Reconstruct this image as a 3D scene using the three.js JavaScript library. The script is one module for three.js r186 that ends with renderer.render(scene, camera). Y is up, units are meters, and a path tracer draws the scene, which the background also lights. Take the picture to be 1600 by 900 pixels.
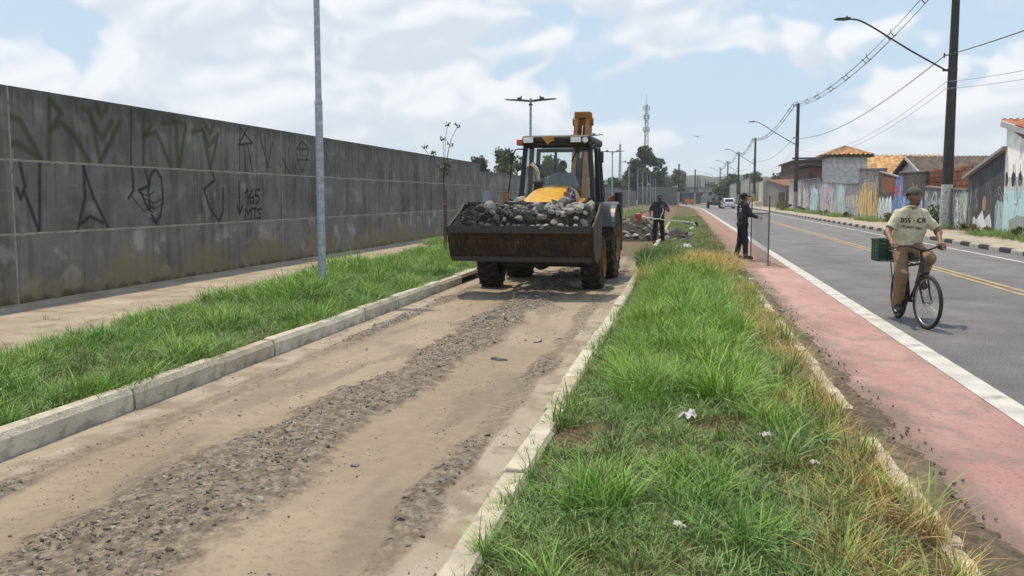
import * as THREE from 'three';
import { mergeGeometries, mergeVertices, toCreasedNormals } from 'three/addons/utils/BufferGeometryUtils.js';
import { RoundedBoxGeometry } from 'three/addons/geometries/RoundedBoxGeometry.js';
import { FontLoader } from 'three/addons/loaders/FontLoader.js';
import { TextGeometry } from 'three/addons/geometries/TextGeometry.js';

// ---------------------------------------------------------------- camera, sky, sun, exposure
const scene = new THREE.Scene();
const camera = new THREE.PerspectiveCamera(34.94, 16 / 9, 0.1, 4000);
camera.position.set(0, 1.65, 0);
camera.rotation.order = 'YXZ';
camera.rotation.set(-5.671 * Math.PI / 180, 10.64 * Math.PI / 180, 0);
const renderer = new THREE.WebGLRenderer({ antialias: true });
renderer.toneMapping = THREE.LinearToneMapping;
renderer.toneMappingExposure = 1.04;
renderer.shadowMap.enabled = true;
const SUN_DIR = new THREE.Vector3(-0.22, 0.92, -0.22).normalize();
const sun = new THREE.DirectionalLight(0xffeccf, 4.0);
sun.position.copy(SUN_DIR).multiplyScalar(80).add(new THREE.Vector3(0, 0, -20));
sun.target.position.set(0, 0, -20); scene.add(sun, sun.target);
sun.castShadow = true; sun.shadow.radius = 4;
sun.shadow.camera.left = -40; sun.shadow.camera.right = 40; sun.shadow.camera.top = 40; sun.shadow.camera.bottom = -40;
sun.shadow.camera.near = 1; sun.shadow.camera.far = 260; sun.shadow.mapSize.set(4096, 4096);

// ---------------------------------------------------------------- noise
let seed = 12345;
const rnd = () => { seed = (seed * 1664525 + 1013904223) >>> 0; return seed / 4294967296; };
const rr = (a, b) => a + (b - a) * rnd();
const reseed = (s) => { seed = s >>> 0; };
const PERM = new Uint8Array(512); { const p = [...Array(256).keys()]; for (let i = 255; i > 0; i--) { const j = Math.floor(rnd() * (i + 1)); [p[i], p[j]] = [p[j], p[i]]; } for (let i = 0; i < 512; i++) PERM[i] = p[i & 255]; }
const GX = new Float64Array(256), GY = new Float64Array(256); for (let i = 0; i < 256; i++) { GX[i] = Math.cos(i * 2.399); GY[i] = Math.sin(i * 2.399); }
function n2(x, y, px, py) {      // 2-D gradient noise; with px, py it tiles with those periods
  const xi = Math.floor(x), yi = Math.floor(y), fx = x - xi, fy = y - yi;
  let x0, x1, y0, y1;
  if (px === undefined || px === 256) { x0 = xi & 255; x1 = (xi + 1) & 255; } else { x0 = ((xi % px) + px) % px; x1 = (x0 + 1) % px; x0 &= 255; x1 &= 255; }
  if (py === undefined || py === 256) { y0 = yi & 255; y1 = (yi + 1) & 255; } else { y0 = ((yi % py) + py) % py; y1 = (y0 + 1) % py; y0 &= 255; y1 &= 255; }
  const u = fx * fx * fx * (fx * (fx * 6 - 15) + 10), v = fy * fy * fy * (fy * (fy * 6 - 15) + 10);
  const p0 = PERM[x0], p1 = PERM[x1], a = PERM[p0 + y0], b = PERM[p1 + y0], c = PERM[p0 + y1], d = PERM[p1 + y1];
  const A = GX[a] * fx + GY[a] * fy, B = GX[b] * (fx - 1) + GY[b] * fy, C = GX[c] * fx + GY[c] * (fy - 1), D = GX[d] * (fx - 1) + GY[d] * (fy - 1);
  return 1.4 * (A + (B - A) * u + (C - A + (A - B - C + D) * u) * v);
}
function fbm(x, y, o = 4, px = 256, py = 256, g = 0.5) { let s = 0, a = 1, t = 0; for (let i = 0; i < o; i++) { s += a * n2(x + i * 17.3 * (px === 256 ? 1 : 0), y, px, py); t += a; a *= g; x *= 2; y *= 2; px = px === 256 ? 256 : px * 2; py = py === 256 ? 256 : py * 2; } return s / t * 1.3; }
const cl = (x, a = 0, b = 1) => Math.min(b, Math.max(a, x));
const sm = (a, b, x) => { const t = cl((x - a) / (b - a)); return t * t * (3 - 2 * t); };
const mix = (a, b, t) => a + (b - a) * t;
const mix3 = (a, b, t) => [mix(a[0], b[0], t), mix(a[1], b[1], t), mix(a[2], b[2], t)];
const hash = (x, y) => { const s = Math.sin(x * 127.1 + y * 311.7) * 43758.5453; return s - Math.floor(s); };

// the sky: pale blue air with soft broken cumulus, the same kind of cloud all round
{
  const W = 2048, Hh = 1024, d = new Float32Array(W * Hh * 4);
  for (let j = 0; j < Hh; j++) {
    const el = ((j + 0.5) / Hh - 0.5) * Math.PI, e = el * 180 / Math.PI;
    for (let i = 0; i < W; i++) {
      const az = (i + 0.5) / W * 360;
      const k = sm(0, 34, e);
      let c = mix3([0.60, 0.75, 0.88], [0.26, 0.50, 0.84], Math.pow(k, 0.8));
      if (e < 0) c = [0.5, 0.55, 0.56];
      else {
        const s = 1 / (1 + e * 0.012), X = az / 360 * 40, Y = e * 0.21 * s;
        const wx = fbm(X * 1.1, Y * 1.2 + 9, 3) * 0.5, ux = X * 0.85 + wx + 1.7, uy = Y * 0.9 + wx * 0.5 + 2.3;
        const puff = (a, b) => fbm(a, b, 4) + 0.26 * (0.45 - Math.abs(n2(a * 2.6, b * 2.6))) + 0.10 * (0.45 - Math.abs(n2(a * 6.1 + 3, b * 6.1)));
        const big = fbm((az / 360) * 12 + 3.2, e * 0.05 * s + 4.2, 3, 12, 256);
        const n = puff(ux, uy), nUp = puff(ux - 0.05, uy + 0.13);
        const cov = sm(-0.08, 0.17, n + big * 0.5 + 0.09);
        const veil = 0.35 + 0.4 * fbm(X * 0.3, Y * 0.6 + 5, 3);
        const lit = sm(-0.22, 0.26, n - nUp);
        const cloud = mix3([0.71, 0.76, 0.83], [0.97, 0.97, 0.99], lit);
        c = mix3(c, [0.74, 0.81, 0.885], 0.05 + cl(veil) * 0.40);
        c = mix3(c, cloud, cov * 0.86);
        c = mix3([0.74, 0.81, 0.875], c, sm(-1, 6, e));
      }
      const q = (j * W + i) * 4; d[q] = c[0]; d[q + 1] = c[1]; d[q + 2] = c[2]; d[q + 3] = 1;
    }
  }
  const t = new THREE.DataTexture(d, W, Hh, THREE.RGBAFormat, THREE.FloatType);
  t.mapping = THREE.EquirectangularReflectionMapping; t.magFilter = THREE.LinearFilter; t.minFilter = THREE.LinearFilter; t.wrapS = THREE.RepeatWrapping; t.needsUpdate = true;
  scene.background = t; scene.environment = t;
}

// ---------------------------------------------------------------- helpers
const taken = {};
function numbered(n) { if (!(n in taken)) { taken[n] = 0; return n; } taken[n]++; return n + '_' + String(taken[n]).padStart(3, '0'); }
const V = (x, y, z) => new THREE.Vector3(x, y, z);
function shade(o) { o.castShadow = true; o.receiveShadow = true; return o; }
function thing(name, label, category, p = [0, 0, 0], turn = 0, group) {
  const o = new THREE.Group(); o.name = numbered(name); scene.add(o); o.position.set(...p); o.rotation.y = turn;
  o.userData = { label, category }; if (group) o.userData.group = group; return o;
}
function tag(o, label, category, group) { o.userData.label = label; o.userData.category = category; if (group) o.userData.group = group; return o; }
function part(name, geo, m, parent, label) { const o = shade(new THREE.Mesh(geo, m)); o.name = name; parent.add(o); if (label) o.userData.label = label; return o; }
function solo(name, geo, m, label, category, group) { const o = shade(new THREE.Mesh(geo, m)); o.name = numbered(name); scene.add(o); return tag(o, label, category, group); }
function setting(name, geo, m, kind = 'structure', label, category) { const o = shade(geo ? new THREE.Mesh(geo, m) : new THREE.Group()); o.name = numbered(name); scene.add(o); o.userData.kind = kind; if (label) o.userData.label = label; if (category) o.userData.category = category; return o; }
function copy(root, p, turn, label, group) { const c = root.clone(); c.name = numbered(root.name.replace(/_\d\d\d$/, '')); scene.add(c); c.position.set(...p); c.rotation.y = turn; c.userData = { ...root.userData }; if (label) c.userData.label = label; if (group) c.userData.group = group; return c; }

function clean(g) { let h = g.index ? g.toNonIndexed() : g; for (const k of Object.keys(h.attributes)) if (!['position', 'normal', 'uv'].includes(k)) h.deleteAttribute(k); if (!h.attributes.normal) h.computeVertexNormals(); if (!h.attributes.uv) h.setAttribute('uv', new THREE.BufferAttribute(new Float32Array(h.attributes.position.count * 2), 2)); h.morphAttributes = {}; return h; }
function boxUV(g) { const p = g.attributes.position, n = g.attributes.normal, u = g.attributes.uv; for (let i = 0; i < p.count; i++) { const ax = Math.abs(n.getX(i)), ay = Math.abs(n.getY(i)), az = Math.abs(n.getZ(i)); if (ax >= ay && ax >= az) u.setXY(i, p.getZ(i), p.getY(i)); else if (ay >= az) u.setXY(i, p.getX(i), p.getZ(i)); else u.setXY(i, p.getX(i), p.getY(i)); } return g; }
function M(...gs) { const l = gs.flat().map(clean); const g = l.length > 1 ? mergeGeometries(l) : l[0]; return boxUV(g); }
function bx(w, h, d, x = 0, y = 0, z = 0, rx = 0, ry = 0, rz = 0) { const g = new THREE.BoxGeometry(w, h, d); g.applyMatrix4(new THREE.Matrix4().compose(V(x, y, z), new THREE.Quaternion().setFromEuler(new THREE.Euler(rx, ry, rz)), V(1, 1, 1))); return g; }
function rb(w, h, d, r, x = 0, y = 0, z = 0, rx = 0, ry = 0, rz = 0) { const g = new RoundedBoxGeometry(w, h, d, 2, Math.min(r, w / 2.01, h / 2.01, d / 2.01)); g.applyMatrix4(new THREE.Matrix4().compose(V(x, y, z), new THREE.Quaternion().setFromEuler(new THREE.Euler(rx, ry, rz)), V(1, 1, 1))); return g; }
function between(g, a, b) { const d = b.clone().sub(a), q = new THREE.Quaternion().setFromUnitVectors(V(0, 1, 0), d.clone().normalize()); g.applyMatrix4(new THREE.Matrix4().compose(a.clone().add(b).multiplyScalar(0.5), q, V(1, 1, 1))); return g; }
function rod(a, b, r0, r1 = r0, seg = 12) { a = V(...a); b = V(...b); return between(new THREE.CylinderGeometry(r1, r0, a.distanceTo(b), seg), a, b); }
function bar(a, b, w, d) { a = V(...a); b = V(...b); return between(new THREE.BoxGeometry(w, a.distanceTo(b), d), a, b); }
function pipe(pts, r, seg = 24, rs = 8, closed = false) { return new THREE.TubeGeometry(new THREE.CatmullRomCurve3(pts.map((p) => V(...p)), closed), seg, r, rs, closed); }
function disc(r, w, x = 0, y = 0, z = 0, axis = 'x', seg = 32) { const g = new THREE.CylinderGeometry(r, r, w, seg); if (axis === 'x') g.rotateZ(Math.PI / 2); if (axis === 'z') g.rotateX(Math.PI / 2); g.translate(x, y, z); return g; }
// outline (list of [a, b]) extruded by depth: axis 'x' puts a on z and b on y and extrudes along x
function ext(pts, depth, axis = 'x', bevel = 0) { const s = new THREE.Shape(pts.map((p) => new THREE.Vector2(p[0], p[1]))); const g = new THREE.ExtrudeGeometry(s, { depth: depth - 2 * bevel, bevelEnabled: bevel > 0, bevelSize: bevel, bevelThickness: bevel, bevelOffset: -bevel, bevelSegments: 2, curveSegments: 8 }); g.translate(0, 0, -depth / 2 + bevel); if (axis === 'x') g.rotateY(-Math.PI / 2); if (axis === 'y') g.rotateX(Math.PI / 2); return g; }
function at(g, x, y, z) { g.translate(x, y, z); return g; }
function quadStrip(a, b) { const p = [], id = []; for (let i = 0; i < a.length; i++) p.push(...a[i], ...b[i]); for (let i = 0; i < a.length - 1; i++) { const k = i * 2; id.push(k, k + 1, k + 2, k + 1, k + 3, k + 2); } const g = new THREE.BufferGeometry(); g.setAttribute('position', new THREE.Float32BufferAttribute(p, 3)); g.setIndex(id); g.computeVertexNormals(); return g; }
// height field over x0..x1, z0..z1 (z may be given as a list of rows); colours are linear
function field(xs, zs, hFn, cFn, uFn) {
  const nx = xs.length, nz = zs.length, p = new Float32Array(nx * nz * 3), u = new Float32Array(nx * nz * 2), c = cFn ? new Float32Array(nx * nz * 3) : null, id = [];
  for (let j = 0; j < nz; j++) for (let i = 0; i < nx; i++) { const q = j * nx + i, x = xs[i], z = zs[j]; p[q * 3] = x; p[q * 3 + 1] = hFn(x, z); p[q * 3 + 2] = z; const w = uFn ? uFn(x, z) : [x, z]; u[q * 2] = w[0]; u[q * 2 + 1] = w[1]; if (c) { const k = cFn(x, z); c[q * 3] = k[0]; c[q * 3 + 1] = k[1]; c[q * 3 + 2] = k[2]; } }
  for (let j = 0; j < nz - 1; j++) for (let i = 0; i < nx - 1; i++) { const a = j * nx + i, b = a + 1, e = a + nx, f = e + 1; id.push(a, b, e, b, f, e); }
  const g = new THREE.BufferGeometry(); g.setAttribute('position', new THREE.BufferAttribute(p, 3)); g.setAttribute('uv', new THREE.BufferAttribute(u, 2)); if (c) g.setAttribute('color', new THREE.BufferAttribute(c, 3)); g.setIndex(id); g.computeVertexNormals();
  if (g.attributes.normal.getY(0) < 0) { for (let k = 0; k < id.length; k += 3) { const t = id[k]; id[k] = id[k + 1]; id[k + 1] = t; } g.setIndex(id); g.computeVertexNormals(); }
  return g;
}
const lin = (a, b, n) => Array.from({ length: n }, (_, i) => a + (b - a) * i / (n - 1));
const rows = (a, b, n, p = 1.8) => Array.from({ length: n }, (_, i) => a + (b - a) * Math.pow(i / (n - 1), p));   // dense near a
function tex(w, h, fn, { srgb = true, rep } = {}) {
  const d = new Uint8Array(w * h * 4);
  for (let j = 0; j < h; j++) for (let i = 0; i < w; i++) { const c = fn((i + 0.5) / w, (j + 0.5) / h, i, j), q = (j * w + i) * 4; if (typeof c === 'number') d[q] = d[q + 1] = d[q + 2] = 255 * cl(c); else { d[q] = 255 * cl(c[0]); d[q + 1] = 255 * cl(c[1]); d[q + 2] = 255 * cl(c[2]); } d[q + 3] = 255; }
  const t = new THREE.DataTexture(d, w, h); t.wrapS = t.wrapT = THREE.RepeatWrapping; t.magFilter = THREE.LinearFilter; t.minFilter = THREE.LinearMipmapLinearFilter; if (srgb) t.colorSpace = THREE.SRGBColorSpace; if (rep) t.repeat.set(...rep); t.needsUpdate = true; return t;
}
function reps(t, a, b = a) { const c = t.clone(); c.repeat.set(a, b); c.needsUpdate = true; return c; }
function mat(c, rough = 0.8, o = {}) { const m = new THREE.MeshPhysicalMaterial({ roughness: rough, side: THREE.DoubleSide, ...o }); if (c) m.color.setRGB(...c); return m; }

// shared procedural textures (tile once per metre unless repeated otherwise)
const T = {};
T.mottle = tex(512, 512, (u, v) => { const a = fbm(u * 6, v * 6, 5, 6, 6), b = n2(u * 120, v * 120, 120, 120); return 0.84 + 0.17 * a + 0.05 * b; });
T.bump = tex(512, 512, (u, v) => 0.5 + 0.3 * fbm(u * 8, v * 8, 5, 8, 8) + 0.2 * n2(u * 90, v * 90, 90, 90), { srgb: false });
T.grit = tex(512, 512, (u, v, i, j) => 0.45 + 0.3 * n2(u * 70, v * 70, 70, 70) + 0.35 * n2(u * 170, v * 170, 170, 170), { srgb: false });
T.asphalt = tex(1024, 1024, (u, v, i, j) => { const s = hash(i * 1.37, j * 2.11), f = n2(u * 220, v * 220, 220, 220), a = fbm(u * 5, v * 5, 4, 5, 5); const k = 0.78 + 0.16 * f + 0.12 * a + (s > 0.95 ? 0.28 : 0) - (s < 0.07 ? 0.22 : 0); return [k, k, k * 1.0]; });
T.concrete = tex(1024, 1024, (u, v) => { const a = fbm(u * 4, v * 4, 6, 4, 4), b = n2(u * 200, v * 200, 200, 200), c = sm(0.15, 0.5, fbm(u * 9 + 3, v * 9, 4, 9, 9)); const k = 0.86 + 0.13 * a + 0.05 * b - 0.12 * c; return [k, k * 0.985, k * 0.955]; });
T.cloth = tex(256, 256, (u, v, i, j) => 0.86 + 0.08 * ((i + j) % 3 - 1) + 0.1 * fbm(u * 5, v * 5, 4, 5, 5));
T.rust = tex(512, 512, (u, v) => { const a = fbm(u * 5, v * 5, 5, 5, 5), b = fbm(u * 14 + 4, v * 5, 4, 14, 5), s = sm(0.28, 0.4, fbm(u * 30, v * 8, 3, 30, 8)); let c = mix3([0.175, 0.135, 0.112], [0.285, 0.215, 0.17], sm(-0.4, 0.4, a)); c = mix3(c, [0.34, 0.19, 0.13], sm(0.15, 0.5, b) * 0.7); return mix3(c, [0.47, 0.45, 0.42], s * 0.5); });
T.soil = tex(512, 512, (u, v) => { const a = fbm(u * 6, v * 6, 6, 6, 6), b = n2(u * 130, v * 130, 130, 130); const k = 0.8 + 0.22 * a + 0.14 * b; return [k, k * 0.97, k * 0.92]; });
const bmp = (t, s) => ({ bumpMap: t, bumpScale: s });

// surface nets: mesh of f = 0 inside lo..hi
function nets(f, lo, hi, cell, colour) {
  const n = [0, 1, 2].map((k) => Math.ceil((hi[k] - lo[k]) / cell) + 1), [nx, ny, nz] = n, F = new Float32Array(nx * ny * nz);
  for (let k = 0, q = 0; k < nz; k++) for (let j = 0; j < ny; j++) for (let i = 0; i < nx; i++, q++) F[q] = f(lo[0] + i * cell, lo[1] + j * cell, lo[2] + k * cell);
  const idx = new Int32Array(nx * ny * nz).fill(-1), P = [], I = [], sx = 1, sy = nx, sz = nx * ny, C = [0, sx, sy, sx + sy, sz, sz + sx, sz + sy, sz + sx + sy];
  const E = [[0, 1], [2, 3], [4, 5], [6, 7], [0, 2], [1, 3], [4, 6], [5, 7], [0, 4], [1, 5], [2, 6], [3, 7]], O = [[0, 0, 0], [1, 0, 0], [0, 1, 0], [1, 1, 0], [0, 0, 1], [1, 0, 1], [0, 1, 1], [1, 1, 1]];
  for (let k = 0; k < nz - 1; k++) for (let j = 0; j < ny - 1; j++) for (let i = 0; i < nx - 1; i++) {
    const q = i + j * sy + k * sz; let m = 0; for (let c = 0; c < 8; c++) if (F[q + C[c]] < 0) m |= 1 << c; if (m === 0 || m === 255) continue;
    let x = 0, y = 0, z = 0, w = 0; for (const [a, b] of E) { const A = F[q + C[a]], B = F[q + C[b]]; if ((A < 0) !== (B < 0)) { const t = A / (A - B); x += mix(O[a][0], O[b][0], t); y += mix(O[a][1], O[b][1], t); z += mix(O[a][2], O[b][2], t); w++; } }
    idx[q] = P.length / 3; P.push(lo[0] + (i + x / w) * cell, lo[1] + (j + y / w) * cell, lo[2] + (k + z / w) * cell);
  }
  for (let k = 1; k < nz - 1; k++) for (let j = 1; j < ny - 1; j++) for (let i = 1; i < nx - 1; i++) {
    const q = i + j * sy + k * sz, a = F[q] < 0;
    for (const [d, s1, s2] of [[sx, sy, sz], [sy, sz, sx], [sz, sx, sy]]) { if (a === F[q + d] < 0) continue; const v = [idx[q], idx[q - s1], idx[q - s1 - s2], idx[q - s2]]; if (v.some((t) => t < 0)) continue; if (a) I.push(v[0], v[1], v[2], v[0], v[2], v[3]); else I.push(v[0], v[2], v[1], v[0], v[3], v[2]); }
  }
  const N = new Float32Array(P.length), e = cell * 0.5; for (let i = 0; i < P.length; i += 3) { const [x, y, z] = [P[i], P[i + 1], P[i + 2]]; let a = f(x + e, y, z) - f(x - e, y, z), b = f(x, y + e, z) - f(x, y - e, z), c = f(x, y, z + e) - f(x, y, z - e); const l = Math.hypot(a, b, c) || 1; N[i] = a / l; N[i + 1] = b / l; N[i + 2] = c / l; }
  const g = new THREE.BufferGeometry(); g.setAttribute('position', new THREE.Float32BufferAttribute(P, 3)); g.setAttribute('normal', new THREE.BufferAttribute(N, 3)); g.setIndex(I);
  const uv = new Float32Array(P.length / 3 * 2); for (let i = 0; i < P.length / 3; i++) { uv[i * 2] = P[i * 3] + P[i * 3 + 2]; uv[i * 2 + 1] = P[i * 3 + 1]; } g.setAttribute('uv', new THREE.BufferAttribute(uv, 2));
  if (colour) { const c = new Float32Array(P.length); for (let i = 0; i < P.length; i += 3) { const k = colour(P[i], P[i + 1], P[i + 2]); c[i] = k[0]; c[i + 1] = k[1]; c[i + 2] = k[2]; } g.setAttribute('color', new THREE.BufferAttribute(c, 3)); }
  return g;
}
// angular stones: a subdivided ball cut by random planes
function stoneGeo(s, detail = 1, cuts = 9, flat = 0.75) {
  reseed(s); const g = new THREE.IcosahedronGeometry(1, detail), p = g.attributes.position, pl = Array.from({ length: cuts }, () => { const a = V(rr(-1, 1), rr(-1, 1), rr(-1, 1)).normalize(); return [a, rr(0.36, 0.74)]; }), v = V();
  const sx = rr(0.75, 1.2), sz = rr(0.75, 1.1);
  for (let i = 0; i < p.count; i++) { v.fromBufferAttribute(p, i); for (const [n, d] of pl) { const k = v.dot(n); if (k > d) v.addScaledVector(n, d - k); } const w = 1 + 0.05 * n2(v.x * 3 + s, v.y * 3 + v.z * 2); p.setXYZ(i, v.x * sx * w, v.y * flat * w, v.z * sz * w); }
  g.computeVertexNormals(); return M(g);
}
// ---------------------------------------------------------------- the setting
const WALLX = -9.80;
const soilMat = mat([1, 1, 1], 0.95, { vertexColors: true, map: T.soil, ...bmp(T.grit, 0.012) });
// base ground to the horizon
setting('ground', field([-1500, -300, -60, -20, -10, 0, 12, 20, 60, 300, 1500], [60, 0, -20, -60, -120, -250, -500, -1000, -2500], () => -0.05, (x, z) => (z < -400 ? [0.08, 0.12, 0.055] : [0.11, 0.115, 0.06]), (x, z) => [x * 0.3, z * 0.3]), soilMat);
// dirt track: height and colour from where wheels ran and where gravel lies
const TX0 = -4.15, TX1 = -0.97, TZ0 = -2.6, TZ1 = -25.6;
const wob = (z) => 0.10 * n2(z * 0.23 + 3, 1.5) + 0.06 * n2(z * 0.7, 8.5);
function gravelAmt(x, z) {
  const w = wob(z), near = sm(-9, -4, z);
  const c = mix(-2.42, -2.62, near) + w, hw = mix(0.32, 0.44, near) + 0.14 * n2(z * 0.9, x * 0.7 + 2);
  const mid = 1 - sm(hw * 0.62, hw * 1.22, Math.abs(x - c) + 0.12 * fbm(x * 5, z * 5, 3));
  const r = 1 - sm(0.06, 0.17, Math.abs(x - (-1.33 + 0.6 * wob(z + 40))) + 0.09 * n2(x * 6, z * 2.2));
  const l = 0.75 * (1 - sm(0.05, 0.17, Math.abs(x + 3.74 - 0.5 * wob(z + 11)) + 0.09 * n2(x * 5 + 3, z * 1.6)));
  return cl(Math.max(mid, r * (0.25 + 0.7 * sm(-0.05, 0.4, n2(z * 0.6, 3.3))), l * (0.35 + sm(-0.1, 0.35, n2(z * 0.8 + 7, 1.3)))));
}
function gutterAmt(x, z) { return sm(-1.27 + 0.03 * n2(z * 1.3, 4), -1.22, x) + (1 - sm(-3.90, -3.80, x + 0.04 * n2(z, 9))); }
function trackH(x, z) {
  const g = gravelAmt(x, z), gu = cl(gutterAmt(x, z));
  let h = 0.012 * fbm(x * 1.2, z * 0.8, 3) + g * (0.028 + 0.018 * fbm(x * 7, z * 7, 3));
  h += (1 - g) * (0.011 * n2(x * 2.6 + 0.6 * n2(z, 4), z * 12) * sm(-0.1, 0.4, n2(x * 0.8, z * 0.5 + 5)) + 0.005 * fbm(x * 16, z * 16, 2));
  return mix(h, 0.012 + 0.002 * n2(x * 9, z * 9), gu * (1 - g));
}
function trackC(x, z) {       // sRGB
  const g = gravelAmt(x, z), gu = cl(gutterAmt(x, z)), f = fbm(x * 9, z * 9, 4), big = fbm(x * 0.8 + 7, z * 0.45, 4), sp = n2(x * 60, z * 60), wet = sm(0.12, 0.45, fbm(x * 1.7 + 2, z * 0.5 + 8, 3));
  let c = mix3([0.54, 0.492, 0.42], [0.595, 0.548, 0.475], sm(-0.4, 0.5, big));
  c = mix3(c, [0.45, 0.415, 0.365], 0.6 * wet); c = c.map((k) => k * (1 + 0.06 * f + 0.035 * sp));
  const crumb = sm(0.26, 0.40, fbm(x * 17 + 9, z * 30, 4)) * sm(-0.1, 0.4, n2(x * 1.3, z * 0.9)); c = mix3(c, [0.38, 0.33, 0.28], crumb * 0.28);
  const sp2 = n2(x * 31, z * 31), gc = mix3([0.37, 0.335, 0.29], [0.49, 0.45, 0.395], sm(-0.4, 0.4, fbm(x * 11, z * 11, 3))).map((k) => k * (1 + 0.22 * sp + 0.22 * sp2));
  c = mix3(c, gc, cl(g * 1.15 + 0.25 * sm(0.02, 0.2, g)));
  const cc = mix3([0.63, 0.595, 0.54], [0.52, 0.48, 0.42], sm(-0.1, 0.4, fbm(x * 3, z * 3 + 4, 4))).map((k) => k * (1 + 0.04 * sp));
  return mix3(c, cc, gu * (1 - g) * (0.55 + 0.45 * sm(-0.25, 0.2, fbm(x * 4, z * 1.6, 3))));
}
const trackTex = tex(896, 1536, (u, v) => trackC(mix(TX0, TX1, u), mix(TZ0, TZ1, v)));
setting('dirt_track', field(lin(TX0, TX1, 107), rows(TZ0, TZ1, 620, 1.35), trackH, null, (x, z) => [(x - TX0) / (TX1 - TX0), (z - TZ0) / (TZ1 - TZ0)]), mat([0.9, 0.9, 0.9], 0.92, { map: trackTex }));
setting('dirt_track', field(lin(TX0 - 0.3, TX1 + 0.2, 18), lin(TZ1 + 0.02, -185, 150), (x, z) => 0.012 * fbm(x * 1.2, z * 0.8, 3) - 0.004, (x, z) => { const k = 0.85 + 0.25 * fbm(x * 1.5, z * 0.3, 3); const g = gravelAmt(x, z); return mix3([0.27 * k, 0.20 * k, 0.13 * k], [0.14, 0.125, 0.105], g * 0.5); }), soilMat);

// road, cycle path, markings
const asphaltMat = mat([0.285, 0.287, 0.305], 0.88, { vertexColors: true, map: reps(T.asphalt, 0.23), ...bmp(reps(T.grit, 3), 0.006) });
const bendX = (z) => (z < -120 ? -Math.pow((-z - 120) / 60, 2) * 2.2 : 0);     // the road turns left far away
const bend = (g) => { const p = g.attributes.position; for (let i = 0; i < p.count; i++) p.setX(i, p.getX(i) + bendX(p.getZ(i))); g.computeVertexNormals(); return g; };
const roadZ = rows(6, -300, 260, 1.7);
setting('asphalt_road', bend(field(lin(2.40, 9.42, 40), roadZ, () => 0, (x, z) => { const k = 0.93 + 0.20 * fbm(x * 0.9, z * 0.14, 4) + 0.10 * fbm(x * 3, z * 2, 3) - 0.10 * Math.exp(-Math.pow((x - 4.2 - 0.1 * n2(z * .2, 1)) / 0.35, 2)) * (0.5 + 0.5 * n2(z * .3, 4)); return [k, k, k]; })), asphaltMat);
const pathTex = tex(512, 2048, (u, v) => {
  const x = mix(1.15, 2.44, u), z = mix(-2.6, -22, v), f = fbm(x * 6, z * 6, 4), b = fbm(x * 1.5, z * 0.6, 4), sp = n2(x * 70, z * 70);
  let c = mix3([0.735, 0.565, 0.55], [0.78, 0.62, 0.605], sm(-0.4, 0.4, b)); c = c.map((k) => k * (1 + 0.05 * f + 0.035 * sp));
  c = mix3(c, [0.60, 0.53, 0.50], 0.15 + sm(0.0, 0.5, fbm(x * 4 + 3, z * 2.2 + 5, 4)) * 0.5);
  const edge = sm(1.85, 1.35, x + 0.35 * fbm(x * 3, z * 1.2, 4)); c = mix3(c, [0.50, 0.445, 0.40], edge * 0.85);
  c = mix3(c, [0.34, 0.28, 0.26], (sm(0.36, 0.44, fbm(x * 26, z * 26, 2)) * 0.2));
  return c;
});
setting('red_cycle_path', bend(field(lin(1.15, 2.445, 6), rows(-2.6, -22, 60, 1.2), () => 0.004, null, (x, z) => [(x - 1.15) / 1.29, (z + 2.6) / -19.4])), mat([0.88, 0.88, 0.88], 0.9, { map: pathTex, ...bmp(reps(T.grit, 8, 110), 0.004) }));
setting('red_cycle_path', bend(field(lin(1.15, 2.445, 8), rows(-22.01, -200, 120, 1.4), () => 0.004, (x, z) => { const k = 1 + 0.12 * fbm(x * 2, z * 0.4, 4); return mix3([0.49 * k, 0.325 * k, 0.30 * k], [0.27, 0.22, 0.18], sm(1.9, 1.3, x + 0.3 * n2(x, z * 0.5)) * 0.8); })), soilMat);
const paintTex = tex(512, 512, (u, v) => { const a = fbm(u * 7, v * 7, 5, 7, 7), w = sm(0.22, 0.7, fbm(u * 9 + 3, v * 9, 5, 9, 9)), k = 0.82 + 0.12 * a; return mix3([k, k, k * 0.985], [0.52, 0.51, 0.50], w * 0.7); });
const whitePaint = mat([0.72, 0.72, 0.72], 0.8, { map: reps(paintTex, 0.37) });
const yellowPaint = mat([0.52, 0.39, 0.20], 0.8, { map: reps(paintTex, 0.37) });
const lineZ = rows(5, -230, 200, 1.7);
setting('white_edge_line', bend(field([2.425, 2.66], lineZ, () => 0.009)), whitePaint);
setting('white_edge_line', bend(field([8.42, 8.55], lineZ, () => 0.005)), whitePaint);
setting('yellow_centre_line', bend(field([5.60, 5.71], lineZ, () => 0.005)), yellowPaint);
setting('yellow_centre_line', bend(field([5.83, 5.94], lineZ, () => 0.005)), yellowPaint);
// tar seams and cracks across the asphalt
{
  const cm = mat([0.035, 0.035, 0.038], 0.7);
  for (const [x0, x1, z, w, s] of [[2.7, 4.9, -15.9, 0.03, 1], [2.7, 6.4, -27.2, 0.05, 2], [3.1, 8.2, -33.5, 0.06, 3], [3.2, 5.2, -47, 0.12, 4], [4.2, 6.0, -66, 0.2, 5]]) {
    const a = [], b = []; for (let i = 0; i <= 40; i++) { const x = mix(x0, x1, i / 40), zz = z + 0.25 * fbm(x * 1.5 + s * 9, s, 4), k = w * (0.4 + 0.6 * Math.abs(n2(x * 4, s + 0.5))); a.push([x, 0.0045, zz]); b.push([x, 0.0045, zz - k]); }
    const g = quadStrip(a, b); const o = setting('road_crack', M(g), cm); o.position.y = 0.001;
  }
}
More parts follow.
